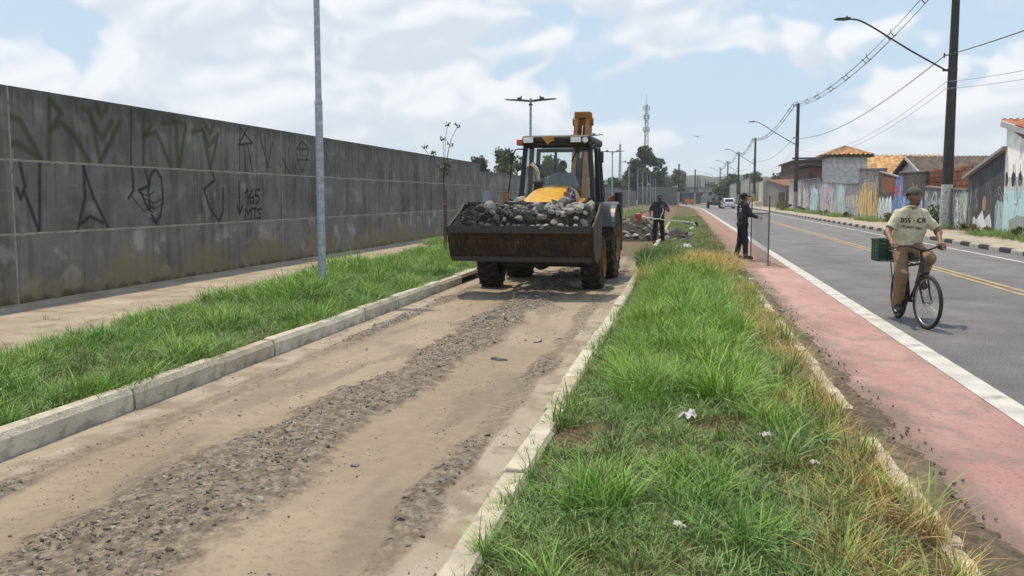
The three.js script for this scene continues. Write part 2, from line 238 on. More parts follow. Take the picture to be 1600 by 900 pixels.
// dirt washed over the edge of the cycle path
setting('dirt_drift', field(lin(1.10, 2.05, 50), rows(-2.6, -24, 420, 1.4), (x, z) => { const w = 1.55 + 0.16 * n2(z * 0.33, 3.1) + 0.10 * n2(z * 1.3, 6.2) + 0.12 * sm(-9, -4, z) - 0.04 * sm(-10, -20, z); return -0.01 + 0.055 * sm(w + 0.05, w - 0.38, x + 0.08 * fbm(x * 6, z * 4, 4)) + 0.014 * fbm(x * 12, z * 12, 3) * sm(w + 0.05, w - 0.2, x); }, (x, z) => { const k = 0.8 + 0.35 * fbm(x * 8, z * 8, 4); return mix3([0.27 * k, 0.22 * k, 0.17 * k], [0.39 * k, 0.33 * k, 0.26 * k], sm(-0.1, 0.4, fbm(x * 2 + 5, z * 1.5, 3))); }, (x, z) => [x * 2, z * 2]), soilMat);
// strips of ground under the grass
const medianH = (x, z) => 0.10 + 0.035 * fbm(x * 1.4 + 5, z * 0.9, 3) + 0.012 * fbm(x * 7, z * 7, 3) - 0.07 * sm(0.85, 1.22, x) - 0.03 * sm(-0.7, -0.86, x);
const soilC = (x, z) => { const k = 0.8 + 0.4 * fbm(x * 5, z * 5, 4), s = sm(-0.2, 0.4, fbm(x * 1.1 + 3, z * 1.1, 3)); return mix3([0.14 * k, 0.105 * k, 0.06 * k], [0.25 * k, 0.19 * k, 0.12 * k], s); };
setting('median_soil', field(lin(-0.86, 1.24, 60), rows(-2.6, -26, 330, 1.4), medianH, soilC), soilMat);
setting('mown_median', bend(field(lin(-0.88, 1.30, 24), rows(-26.01, -190, 200, 1.3), (x, z) => medianH(x, -26) * (1 - sm(-26, -30, z)) + (0.05 + 0.02 * fbm(x, z * 0.5, 3)) * sm(-26, -30, z), (x, z) => { const k = 0.85 + 0.4 * fbm(x * 2, z * 0.7, 4), s = sm(-0.25, 0.35, fbm(x * 0.9 + 2, z * 0.25, 3)); return mix3([0.13 * k, 0.135 * k, 0.045 * k], [0.23 * k, 0.175 * k, 0.09 * k], cl(s * 0.7 + 0.5 * sm(0.5, 1.2, x))); })), soilMat);
const vergeEdge = (z) => -6.6 - 1.15 * (1 - Math.exp(Math.min(0, (z + 8) / 8))) + 0.12 * n2(z * 0.5, 3.7) + 0.06 * n2(z * 2.1, 6.7);
const vergeH = (x, z) => 0.12 + 0.03 * fbm(x * 0.9, z * 0.6, 3) + 0.01 * fbm(x * 6, z * 6, 2) - 0.11 * sm(vergeEdge(z) + 0.22, vergeEdge(z) - 0.12, x);
setting('verge_soil', field(lin(-8.25, -4.27, 50), rows(-2, -60, 240, 1.5), vergeH, soilC), soilMat);
setting('verge_soil', field(lin(-9.7, -4.3, 20), lin(-60.01, -190, 90), (x, z) => 0.08, (x, z) => { const k = 0.85 + 0.4 * fbm(x, z * 0.5, 4); return mix3([0.15 * k, 0.16 * k, 0.05 * k], [0.25 * k, 0.21 * k, 0.11 * k], sm(-0.3, 0.4, fbm(x * 0.7, z * 0.2, 3))); }), soilMat);
const paveMat = mat([1, 1, 1], 0.9, { vertexColors: true, map: reps(T.concrete, 0.35), ...bmp(reps(T.grit, 2), 0.004) });
setting('wall_pavement', field(lin(WALLX - 0.05, -6.2, 34), rows(0, -60.0, 200, 1.3), (x, z) => 0.055 + 0.008 * fbm(x * 2, z, 3), (x, z) => { const k = 1 + 0.18 * fbm(x * 1.4, z * 0.6, 4), s = sm(0.1, 0.45, fbm(x * 2 + 4, z * 0.8, 4)); return mix3([0.47 * k, 0.42 * k, 0.355 * k], [0.36, 0.30, 0.23], s * 0.6); }), paveMat);
setting('house_pavement', bend(field(lin(9.54, 13.4, 14), rows(4, -240, 200, 1.5), (x, z) => 0.125 + 0.01 * fbm(x, z, 2), (x, z) => { const k = 1 + 0.14 * fbm(x * 1.2, z * 0.3, 4), s = sm(0.2, 0.5, fbm(x * 0.8 + 4, z * 0.25, 4)); return mix3([0.50 * k, 0.465 * k, 0.41 * k], [0.28, 0.24, 0.17], s * 0.6); })), paveMat);
setting('yard_ground', field([13.3, 20, 60], [-10, -60, -150, -300], () => 0.11, () => [0.2, 0.17, 0.12]), soilMat);

// kerbs: one stone after another
const kerbMats = [[0.64, 0.61, 0.54], [0.58, 0.545, 0.47], [0.70, 0.675, 0.61], [0.53, 0.48, 0.40]].map((c) => mat(c, 0.9, { map: reps(T.concrete, 1.2), ...bmp(T.bump, 0.01) }));
function kerbStone(w, h, L, ch, topIn = 0.02) { const g = ext([[-w / 2, -0.06], [w / 2, -0.06], [w / 2, h - ch], [w / 2 - ch * 0.6, h], [-w / 2 + topIn, h], [-w / 2, h - topIn]], L, 'z', 0.012); const p = g.attributes.position; for (let i = 0; i < p.count; i++) { const y = p.getY(i), z = p.getZ(i); if (y > 0.02) p.setXYZ(i, p.getX(i) + 0.006 * n2(z * 5 + L * 31, y * 9), y + 0.006 * n2(z * 4 + L * 17, p.getX(i) * 9), z); } g.computeVertexNormals(); return M(g); }
{
  reseed(77);
  const k1 = setting('track_kerb', null, null, 'structure'), geos = [0, 1, 2, 3].map((i) => kerbStone(0.15, 0.185, 1 + i * 0.0007, 0.045));
  let z = -2.2, i = 0;
  while (z > -62) {
    const L = rr(1.15, 1.55);
    if (z - L < -17.2 && z > -17.9) {      // the stone that roofs the storm-water inlet
      part('inlet_lintel', M(rb(0.20, 0.075, 1.45, 0.015, -4.24, 0.15, z - 0.73)), kerbMats[2], k1);
      part('inlet_box', M(bx(0.03, 0.25, 1.45, -4.62, 0, z - 0.73), bx(0.35, 0.02, 1.45, -4.45, -0.05, z - 0.73), bx(0.35, 0.2, 0.03, -4.46, 0.02, z - 0.01), bx(0.35, 0.2, 0.03, -4.46, 0.02, z - 1.44)), kerbMats[3], k1);
      z -= 1.47; continue;
    }
    const o = part('kerb_stone', geos[i % 4], kerbMats[[0, 2, 0, 1, 3, 0, 2, 1][i % 8]], k1);
    o.position.set(-4.225 + rr(-0.008, 0.008) + 0.02 * n2(z * 0.2, 3), rr(-0.014, 0.008), z - L / 2); o.scale.z = (L - 0.012) / 1; o.rotation.set(rr(-0.008, 0.008), rr(-0.008, 0.008), rr(-0.02, 0.02)); z -= L; i++;
  }
  const k2 = setting('track_kerb', null, null, 'structure'); z = -2.0; i = 0;
  const geo2 = [0, 1, 2].map((j) => { const g = kerbStone(0.15, 0.13, 1 + j * 0.0009, 0.03); return g; });
  while (z > -60) {
    const L = rr(1.2, 1.6);
    if (z < -17 && z > -31 && i % 2) { z -= L; i++; continue; }
    const o = part('kerb_stone', geo2[i % 3], kerbMats[[0, 1, 0, 3, 2, 1][i % 6]], k2);
    o.position.set(-0.905 + rr(-0.012, 0.012) + 0.03 * n2(z * 0.3, 7), rr(-0.016, 0.006) - (z < -18 ? 0.03 : 0), z - L / 2); o.scale.set(1, 1, L - 0.012); o.rotation.set(rr(-0.008, 0.008), rr(-0.012, 0.012), rr(-0.03, 0.03)); z -= L; i++;
  }
  // the old broken kerb along the cycle path, low and half buried, turning in at its far end
  const k3 = setting('median_kerb', null, null, 'structure'); z = -2.4; i = 0;
  const geo3 = [11, 12, 13].map((s) => { const g = new THREE.BoxGeometry(0.12, 0.16, 1, 4, 3, 22), p = g.attributes.position; for (let j = 0; j < p.count; j++) { const x = p.getX(j), y = p.getY(j), zz = p.getZ(j), w = Math.abs(zz) > 0.47 ? 0.6 : 1; p.setXYZ(j, x * 0.8 + 0.012 * n2(zz * 6 + s, y * 9) + 0.008 * n2(zz * 19, s + x * 20), y + (y > 0 ? 0.010 * n2(zz * 5 + s * 3, x * 12) - 0.010 * Math.max(0, n2(zz * 17, s)) : 0), zz); } g.computeVertexNormals(); return M(g); });
  while (z > -17.6) { const L = rr(0.8, 1.2); if (i % 6 !== 4) { const o = part('kerb_stone', geo3[i % 3], kerbMats[[3, 1, 3, 0][i % 4]], k3); o.position.set(1.235 + rr(-0.006, 0.006) + 0.03 * n2(z * 0.4, 5), rr(-0.030, -0.018), z - L / 2); o.scale.z = L - 0.01; o.rotation.set(0, rr(-0.012, 0.012), rr(-0.05, 0.05)); } z -= L; i++; }
  for (const [x, zz, a] of [[1.17, -17.9, 0.7], [0.92, -18.15, 1.35], [0.62, -18.15, 1.6]]) { const o = part('kerb_stone', geo3[i++ % 3], kerbMats[2], k3); o.position.set(x, 0.04, zz); o.scale.z = 0.42; o.rotation.y = a; }
  // painted kerb on the far side of the road: black and white stones in turn
  const k4 = setting('painted_kerb', null, null, 'structure'), black = mat([0.05, 0.05, 0.055], 0.85, { map: T.mottle }), white = mat([0.58, 0.56, 0.52], 0.85, { map: reps(paintTex, 1) }), geo4 = kerbStone(0.15, 0.14, 1, 0.03);
  z = -6; i = 0; while (z > -125) { const L = 1.0; const o = part('kerb_stone', geo4, i % 2 ? black : white, k4); o.position.set(9.475 + bendX(z), rr(-0.006, 0.006), z - L / 2); o.rotation.y = Math.PI; o.scale.z = 0.985; z -= L; i++; }
  setting('painted_kerb', bend(field([9.40, 9.55], lin(-125, -240, 60), () => 0.13, () => [0.4, 0.38, 0.34])), paveMat);
}
// ---------------------------------------------------------------- concrete wall on the left
// painted strokes on the wall, as points (z, height)
const OLIVE = [[[-11.89,3.0],[-11.98,2.86],[-11.85,2.48]],[[-12.03,2.85],[-12.29,2.78],[-12.67,2.26]],[[-11.84,2.41],[-12.16,2.45],[-12.67,2.24]],[[-12.94,3.18],[-12.87,2.23]],[[-12.97,3.15],[-13.2,2.99],[-12.97,2.73]],[[-12.93,2.71],[-13.21,2.83],[-13.51,2.63],[-13.85,2.25]],[[-13.74,3.1],[-13.94,3.1],[-14.15,2.24]],[[-13.9,3.03],[-14.22,2.63],[-14.52,2.95]],[[-14.15,2.24],[-14.46,2.6],[-14.74,2.95]],[[-14.11,3.16],[-14.24,3.02],[-14.4,3.18]],[[-15.5,3.19],[-15.43,2.26]],[[-15.61,3.09],[-15.73,3.0],[-15.47,2.75]],[[-15.47,2.77],[-15.89,2.87],[-16.33,2.24]],[[-16.12,3.06],[-16.62,3.07],[-16.61,2.25]],[[-16.44,3.16],[-16.94,3.07],[-16.66,2.28]],[[-17.18,2.96],[-17.59,3.04],[-17.84,2.21]],[[-17.84,2.21],[-18.22,2.98],[-17.82,2.71],[-17.59,3.04]],[[-17.55,3.25],[-17.89,2.98],[-18.07,3.21]]];
const DARK = [[[-19.21,3.24],[-19.14,2.22]],[[-19.2,3.21],[-19.8,2.88]],[[-19.64,3.27],[-19.12,2.81]],[[-19.36,2.86],[-19.42,2.23]],[[-19.55,2.87],[-19.76,2.24]],[[-19.8,2.88],[-19.12,2.81]],[[-15.11,3.25],[-15.04,2.25]]];
const MID = [[[-12.22,2.15],[-12.3,1.82],[-12.2,1.63],[-12.13,1.78]],[[-12.29,1.71],[-12.56,1.12]],[[-12.65,2.16],[-12.57,1.12]],[[-13.71,2.18],[-13.7,1.63],[-13.47,1.09]],[[-13.7,2.14],[-13.91,1.67],[-14.29,1.12]],[[-13.57,1.21],[-13.81,1.33],[-14.15,1.21]],[[-15.07,2.18],[-15.08,1.77],[-14.92,1.63]],[[-15.47,2.17],[-15.57,1.86],[-15.24,1.77]],[[-15.8,2.18],[-15.99,2.01],[-16.02,1.63],[-15.91,1.29],[-15.73,1.17],[-15.58,1.39],[-15.54,1.77],[-15.63,2.05],[-15.8,2.18]],[[-15.28,1.77],[-15.62,1.29],[-15.82,1.12]],[[-17.95,2.19],[-17.99,2.0],[-17.56,1.81],[-17.74,1.46],[-18.15,1.13]],[[-18.36,1.84],[-18.33,1.35],[-18.15,1.13]]];
const THIN = [[[-15.39,1.63],[-15.72,1.53],[-16.02,1.63]],[[-15.43,1.53],[-15.71,1.43],[-16.02,1.53]],[[-15.0,1.67],[-15.38,1.39],[-15.71,1.48]],[[-15.28,1.72],[-15.56,1.67],[-15.73,1.75]]];
const NUM = [[[-19.09,1.99],[-19.08,1.28]],[[-18.98,1.45],[-19.08,1.27],[-19.22,1.45]],[[-19.36,1.74],[-19.49,1.82],[-19.5,1.5]],[[-19.74,1.83],[-19.56,1.65],[-19.63,1.5],[-19.78,1.53],[-19.77,1.65],[-19.6,1.63]],[[-20.09,1.83],[-19.89,1.81],[-19.86,1.68],[-20.03,1.68],[-20.07,1.57],[-19.87,1.49]],[[-19.32,1.16],[-19.37,1.39],[-19.49,1.27],[-19.65,1.39],[-19.63,1.15]],[[-19.71,1.39],[-19.94,1.38]],[[-19.83,1.38],[-19.81,1.15]],[[-20.14,1.38],[-19.97,1.34],[-20.09,1.25],[-20.11,1.17],[-19.93,1.16]]];
const TAGS = [[[-20.22,2.96],[-20.63,2.33]],[[-20.45,3.08],[-20.51,2.28]],[[-20.84,2.95],[-20.51,2.28]],[[-21.33,3.13],[-21.36,2.61],[-21.84,2.23]],[[-21.75,2.9],[-21.84,2.26]],[[-22.26,2.87],[-22.61,3.11],[-23.01,2.91],[-22.26,2.87]],[[-22.61,3.11],[-22.59,2.72]],[[-22.24,2.6],[-23.06,2.63]],[[-22.25,2.76],[-22.56,2.28],[-23.01,2.85]]];
const BLUE = [[[-44.21,1.95],[-44.1,1.38]],[[-44.7,1.96],[-44.49,1.38],[-45.09,1.96],[-44.89,1.37]],[[-45.3,1.97],[-45.19,1.37],[-45.71,1.97],[-45.7,1.37]]];
function concretePixels(w, h, z0, z1, H, s) {     // weathered cast concrete, mildew streaks and a splashed, muddy foot
  const d = new Uint8ClampedArray(w * h * 4);
  for (let j = 0; j < h; j++) for (let i = 0; i < w; i++) {
    const z = mix(z0, z1, (i + 0.5) / w) + s * 31, y = H * (1 - (j + 0.5) / h);
    const a = fbm(z * 0.7, y * 0.9, 5), b = fbm(z * 6, y * 6, 4), st = fbm(z * 5.5, y * 0.35 + 3, 4), row = Math.floor(y / 1.1), sp = n2(z * 45, y * 45);
    let k = 0.485 + 0.09 * a + 0.03 * b + 0.018 * sp + (row === 0 ? 0.035 : 0) + 0.02 * hash(row, Math.floor(s)); k -= 0.07 * sm(0.0, 0.4, st) + 0.05 * sm(0.0, 0.5, fbm(z * 1.3 + 4, y * 1.1 + 7, 5));
    k += 0.12 * sm(0.12, 0.5, fbm(z * 1.6 + 9, y * 2.0, 5)) * (row === 0 ? 1.3 : 0.6);
    k += 0.05 * sm(0.45, 0.8, n2(z * 11, y * 1.2 + 5)) ;
    let c = [k * 1.02, k, k * 0.985];
    const top = 0.25 * sm(0.32, 0.05, H - y + 0.22 * fbm(z * 9, y * 2, 4)); c = mix3(c, [0.24, 0.24, 0.245], top * 1.6);
    const mud = sm(0.85, 0.1, y + 0.6 * fbm(z * 0.9 + 2, y * 1.1, 5)); c = mix3(c, [0.60, 0.55, 0.42], mud * (0.8 + 0.3 * b));
    c = mix3(c, [0.30, 0.26, 0.17], sm(0.16, 0.02, y + 0.12 * fbm(z * 4, y * 3, 3)) * 0.7);
    if (Math.abs(y - 1.75 - 0.02 * n2(z, 2)) < 0.012) c = mix3(c, [0.55, 0.55, 0.55], 0.5 * sm(-0.1, 0.3, n2(z * 3, 5)));
    const q = (j * w + i) * 4; d[q] = c[0] * 255; d[q + 1] = c[1] * 255; d[q + 2] = c[2] * 255; d[q + 3] = 255;
  }
  return d;
}
function wallTexture(z0, z1, H, s, paint) {
  const w = 1024, h = 384, c = document.createElement('canvas'); c.width = w; c.height = h; const x = c.getContext('2d');
  const im = x.createImageData(w, h); im.data.set(concretePixels(w, h, z0, z1, H, s)); x.putImageData(im, 0, 0);
  const X = (z) => (z - z0) / (z1 - z0) * w, Y = (y) => (1 - y / H) * h; x.lineCap = 'round'; x.lineJoin = 'round';
  const stroke = (lines, colour, width, al = 1) => { x.strokeStyle = colour; x.globalAlpha = al; for (const l of lines) for (let k = 0; k < 2; k++) { x.lineWidth = width * h / H * (k ? 0.55 : 1); x.globalAlpha = al * (k ? 1 : 0.45); x.beginPath(); const p = l.map((q) => [X(q[0]), Y(q[1])]); x.moveTo(...p[0]); for (let i = 1; i < p.length; i++) x.lineTo(...p[i]); x.stroke(); } x.globalAlpha = 1; };
  const blob = (z, y, rz, ry, colour, al) => { x.fillStyle = colour; x.globalAlpha = al; for (let k = 0; k < 9; k++) { x.beginPath(); x.ellipse(X(z) + rr(-0.5, 0.5) * rz * w / Math.abs(z1 - z0), Y(y) + rr(-0.4, 0.4) * ry * h / H, rz * w / Math.abs(z1 - z0) * rr(0.4, 0.8), ry * h / H * rr(0.4, 0.8), 0, 0, 7); x.fill(); } x.globalAlpha = 1; };
  if (paint) paint(stroke, blob);
  const t = new THREE.CanvasTexture(c); t.colorSpace = THREE.SRGBColorSpace; t.magFilter = THREE.LinearFilter; return t;
}
{
  reseed(5);
  const allPaint = (stroke, blob) => {
    blob(-12.9, 2.75, 0.16, 0.22, '#8c8a88', 0.12); blob(-13.9, 1.45, 0.22, 0.18, '#a09e9a', 0.14); blob(-17.6, 1.6, 0.13, 0.28, '#a09e9a', 0.16); blob(-18.0, 1.7, 0.1, 0.15, '#a09e9a', 0.16); blob(-19.3, 1.88, 0.12, 0.15, '#b0aeaa', 0.16);
    blob(-20.2, 1.0, 0.9, 0.12, '#a5a29c', 0.13); blob(-19.0, 0.95, 0.8, 0.10, '#a5a29c', 0.10);
    stroke(OLIVE, '#4a4632', 0.14, 0.5); stroke(DARK, '#2a2a30', 0.05, 0.8); stroke(MID, '#25262e', 0.085, 0.62); stroke(THIN, '#2d2e36', 0.035, 0.6); stroke(NUM, '#1b1b20', 0.06, 0.95); stroke(TAGS, '#2c2c33', 0.05, 0.7);
    stroke([[[-15.55, 1.38], [-15.52, 1.28]], [[-15.55, 1.37], [-15.62, 1.35], [-15.54, 1.32], [-15.63, 1.28]], [[-15.78, 1.37], [-15.68, 1.33], [-15.78, 1.28]]], '#b4b2ae', 0.025, 0.8);
  };
  const bluePaint = (stroke) => stroke(BLUE, '#9db7dd', 0.10, 0.9);
  const secs = [[2, -3.2], [-3.2, -12.05], [-12.05, -21.35], [-21.35, -29.6], [-29.6, -36.4], [-36.4, -43.8]];
  const w = thing('concrete_wall', 'tall dark grey concrete panel wall with olive and black graffiti beside the dirt track', 'wall');
  const jointMat = mat([0.43, 0.42, 0.395], 0.95, { map: reps(T.concrete, 1), ...bmp(T.bump, 0.01) });
  part('mortar_core', M(bx(0.14, 3.27, 45.8, WALLX - 0.069, 1.635, -20.9)), jointMat, w);
  secs.forEach(([a, b], i) => {
    const painted = i === 2 || i === 3, t = wallTexture(a, b, 3.3, i + 1, painted ? allPaint : null);
    const m = mat([0.70, 0.69, 0.675], 0.93, { map: t, bumpMap: t, bumpScale: 0.012 });
    for (let r = 0; r < 3; r++) {
      const L = Math.abs(b - a) - 0.035, h = 1.1 - 0.03, g = clean(rb(0.10, h, L, 0.012, WALLX - 0.043 + 0.004 * n2(i * 3.3, r * 2.7), 1.1 * r + 0.55 + (r === 0 ? 0.0 : 0), (a + b) / 2)), p = g.attributes.position, u = g.attributes.uv;
      for (let k = 0; k < p.count; k++) u.setXY(k, (p.getZ(k) - a) / (b - a), p.getY(k) / 3.3);
      part('panel', g, m, w);
    }
  });
  // lower wall that carries on beyond the step
  const w2 = thing('concrete_wall', 'lower far stretch of grey concrete wall starting at the step, light blue tag on it', 'wall');
  part('mortar_core', M(bx(0.14, 2.9, 146, WALLX - 0.069, 1.45, -116.9)), jointMat, w2);
  const t1 = wallTexture(-43.9, -53, 2.95, 9, bluePaint), t2 = wallTexture(-53, -62, 2.95, 12, null), m1 = mat([0.86, 0.86, 0.86], 0.93, { map: t1 }), m2 = mat([0.86, 0.86, 0.86], 0.93, { map: t2 });
  for (let i = 0; i < 16; i++) for (let r = 0; r < 3; r++) {
    const a = -43.9 - i * 9.1, b = a - 9.1, g = clean(bx(0.10, 0.955, 9.06, WALLX - 0.04, 0.985 * r + 0.49, (a + b) / 2)), p = g.attributes.position, u = g.attributes.uv;
    for (let k = 0; k < p.count; k++) u.setXY(k, (p.getZ(k) - a) / (b - a), p.getY(k) / 2.95);
    part('panel', g, i === 0 ? m1 : m2, w2);
  }
  const w3 = thing('cross_wall', 'short grey wall closing off the far end of the track', 'wall', [-5.5, 0, -192]);
  part('panel', M(bx(8.4, 3.6, 0.2, 0, 1.8, 0)), mat([0.24, 0.235, 0.23], 0.95, { map: reps(T.concrete, 0.3) }), w3); part('coping', M(bx(8.5, 0.12, 0.3, 0, 3.66, 0)), jointMat, w3);
}

// ---------------------------------------------------------------- lamp posts of the track
const galv = mat([0.56, 0.62, 0.70], 0.5, { metalness: 0.1, map: reps(T.mottle, 2), ...bmp(T.bump, 0.001) });
const darkMetal = mat([0.06, 0.065, 0.075], 0.5, { metalness: 0.3, map: T.mottle });
function lampPost(label, p, turn) {
  const t = thing('lamp_post', label, 'lamp post', p, turn, 'twin lamp posts along the track');
  part('lower_tube', M(rod([0, -0.05, 0], [0, 3.05, 0], 0.064, 0.060, 20)), galv, t);
  part('collar', M(rod([0, 3.03, 0], [0, 3.10, 0], 0.067, 0.052, 20)), galv, t);
  part('upper_tube', M(rod([0, 3.08, 0], [0, 5.2, 0], 0.050, 0.045, 20)), galv, t);
  part('bracket', M(rod([-0.05, 5.12, 0], [0.05, 5.12, 0], 0.02)), darkMetal, t); part('clamp_ring', M(rod([0, 4.95, 0], [0, 5.0, 0], 0.075)), darkMetal, t);
  for (const s of [-1, 1]) { const l = part('lamp_head', M(ext([[s * 0.05, 5.08], [s * 0.95, 5.16], [s * 0.95, 5.19], [s * 0.3, 5.17], [s * 0.05, 5.14]], 0.2, 'z', 0.008)), darkMetal, t); part('driver_box', M(rb(0.16, 0.10, 0.12, 0.02, s * 0.42, 5.20, 0), rod([s * 0.36, 5.22, 0], [s * 0.36, 5.29, 0], 0.03)), darkMetal, l); }
  return t;
}
const lp = lampPost('grey metal lamp post standing in the grass by the wall, nearest the camera', [-5.73, 0.1, -13.9], 0.2);
part('sticker', M(bx(0.05, 0.11, 0.004, 0.045, 0.62, 0.052, 0, 0.7, 0)), mat([0.75, 0.76, 0.74], 0.6, { map: T.mottle }), lp);
[[-34.1, 'grey twin-arm lamp post rising behind the loader cab'], [-54, 'grey twin-arm lamp post second behind the loader, hidden low by its cab'], [-73.5, 'twin-arm lamp post just right of the loader cab'], [-95.7, 'twin-arm lamp post beyond the excavator bucket']].forEach(([z, l]) => { const c = copy(lp, [-5.7, 0.1, z], 0, l); c.children.filter((k) => k.name === 'sticker').forEach((k) => c.remove(k)); });
for (let i = 0; i < 6; i++) { const c = copy(lp, [-5.7, 0.1, -114 - i * 14], 0, 'one of the small twin-arm lamp posts in the far row by the wall', 'far row of lamp posts'); c.children.filter((k) => k.name === 'sticker').forEach((k) => c.remove(k)); }

// ---------------------------------------------------------------- power poles and cables on the right
const poleTex = tex(256, 512, (u, v) => { const a = fbm(u * 5, v * 10, 5, 5, 10), s = fbm(u * 16, v * 3, 4, 16, 3); const k = 0.30 + 0.06 * a + 0.06 * s; return [k, k * 0.97, k * 0.94]; });
const poleMat = mat([0.62, 0.62, 0.62], 0.9, { map: reps(poleTex, 0.6, 0.3), ...bmp(T.bump, 0.004) }), limeMat = mat([0.60, 0.59, 0.57], 0.95, { map: reps(paintTex, 1.1), ...bmp(T.bump, 0.008) }), insul = mat([0.035, 0.035, 0.04], 0.6);
const scribTex = (() => { const c = document.createElement('canvas'); c.width = 256; c.height = 256; const x = c.getContext('2d'); reseed(901); x.fillStyle = '#c6c4c0'; x.fillRect(0, 0, 256, 256); for (let i = 0; i < 900; i++) { x.fillStyle = rnd() > 0.5 ? 'rgba(150,148,146,.35)' : 'rgba(225,223,220,.4)'; x.fillRect(rnd() * 256, rnd() * 256, rr(2, 9), rr(2, 14)); } for (let i = 0; i < 26; i++) { x.strokeStyle = ['#4a4a55', '#77757c', '#5d6673'][i % 3]; x.globalAlpha = 0.55; x.lineWidth = rr(2, 4); x.beginPath(); x.moveTo(rnd() * 256, rr(20, 220)); for (let k = 0; k < 4; k++) x.lineTo(rnd() * 256, rr(20, 230)); x.stroke(); } const t = new THREE.CanvasTexture(c); t.colorSpace = THREE.SRGBColorSpace; t.wrapS = t.wrapT = THREE.RepeatWrapping; return t; })();
const limeScrib = mat([0.95, 0.95, 0.95], 0.95, { map: reps(scribTex, 0.7, 0.5) });
function powerPole(label, p, arm, lime, group = 'concrete power poles along the road') {
  const t = thing('power_pole', label, 'power pole', p, 0, group);
  part('shaft', M(rod([0, -0.1, 0], [0, 12, 0], 0.27, 0.165, 24)), poleMat, t);
  part('whitewashed_foot', M(rod([0, -0.1, 0], [0, 2.15, 0], 0.277, 0.257, 24)), lime, t);
  for (const [y0, y1, r] of [[7.45, 7.62, 0.215], [6.95, 7.0, 0.22], [8.2, 8.28, 0.212]]) part('clamp_band', M(rod([0, y0, 0], [0, y1, 0], r, r, 20)), insul, t); part('arm_bracket', M(bx(0.30, 0.10, 0.07, -0.3, 7.535, 0)), insul, t);
  const f = part('cable_rack', M(bar([-0.15, 8.24, 0], [-0.42, 8.24, 0], 0.05, 0.05), rod([-0.4, 8.12, 0], [-0.4, 8.34, 0], 0.035)), insul, t);
  part('insulator_bracket', M(bar([0, 11.75, 0], [-0.55, 11.75, 0], 0.06, 0.06), rod([-0.5, 11.6, 0], [-0.5, 12.0, 0], 0.04)), insul, t);
  if (arm) { const a = part('lamp_arm', M(pipe([[-0.25, 7.5, 0], [-2.0, 8.55, 0], [-3.9, 9.78, 0], [-4.35, 10.0, 0], [-4.75, 10.06, 0]], 0.042, 30, 8)), darkMetal, t); part('luminaire', M(ext([[-4.7, 10.03], [-5.0, 10.0], [-5.35, 10.03], [-5.45, 10.06], [-5.3, 10.11], [-4.7, 10.13]], 0.3, 'z', 0.02), rod([-4.85, 10.1, 0], [-4.85, 10.2, 0], 0.04)), darkMetal, a); }
  return t;
}
const poleZ = [-47.2, -108.5, -170, -221, -276, -335];
const pp = powerPole('big dark concrete power pole with long lamp arm and whitewashed scribbled foot, behind the cyclist', [12.35, 0.1, poleZ[0]], true, limeScrib);
const pp2 = powerPole('dark power pole with lamp arm by the white wall, second from the right', [12.35, 0.1, poleZ[1]], true, limeMat);
['dark power pole third from the right, before the overgrown wall', 'dark power pole fourth from the right, between trees and pale walls', 'power pole fifth from the right, before the round dark trees', 'farthest power pole with a lamp arm on the right of the road'].forEach((l, i) => copy(pp2, [12.2, 0.1, poleZ[i + 2]], 0, l));
{
  const wp = (l, p) => { const t = thing('slim_pole', l, 'pole', p, 0, 'pale poles at the bend'); part('shaft', M(rod([0, 0, 0], [0, 7.5, 0], 0.17, 0.12)), poleMat, t); part('whitewashed_foot', M(rod([0, 0, 0], [0, 2.6, 0], 0.178, 0.166)), limeMat, t); part('cross_arm', M(bx(0.5, 0.08, 0.08, 0, 7.3, 0)), insul, t); return t; };
  const a = wp('pale pole with white foot at the far end of the mown strip', [-1.1, 0, -166]);
  copy(a, [2.1, 0, -200], 0, 'pale pole with white foot beside the orange barrier at the bend');
  [[3.4, -260], [4.5, -290], [6.6, -310], [7.9, -330]].forEach(([x, z]) => copy(a, [x, 0, z], 0, 'one of the thin distant poles in front of the pale far walls', 'distant poles'));
}
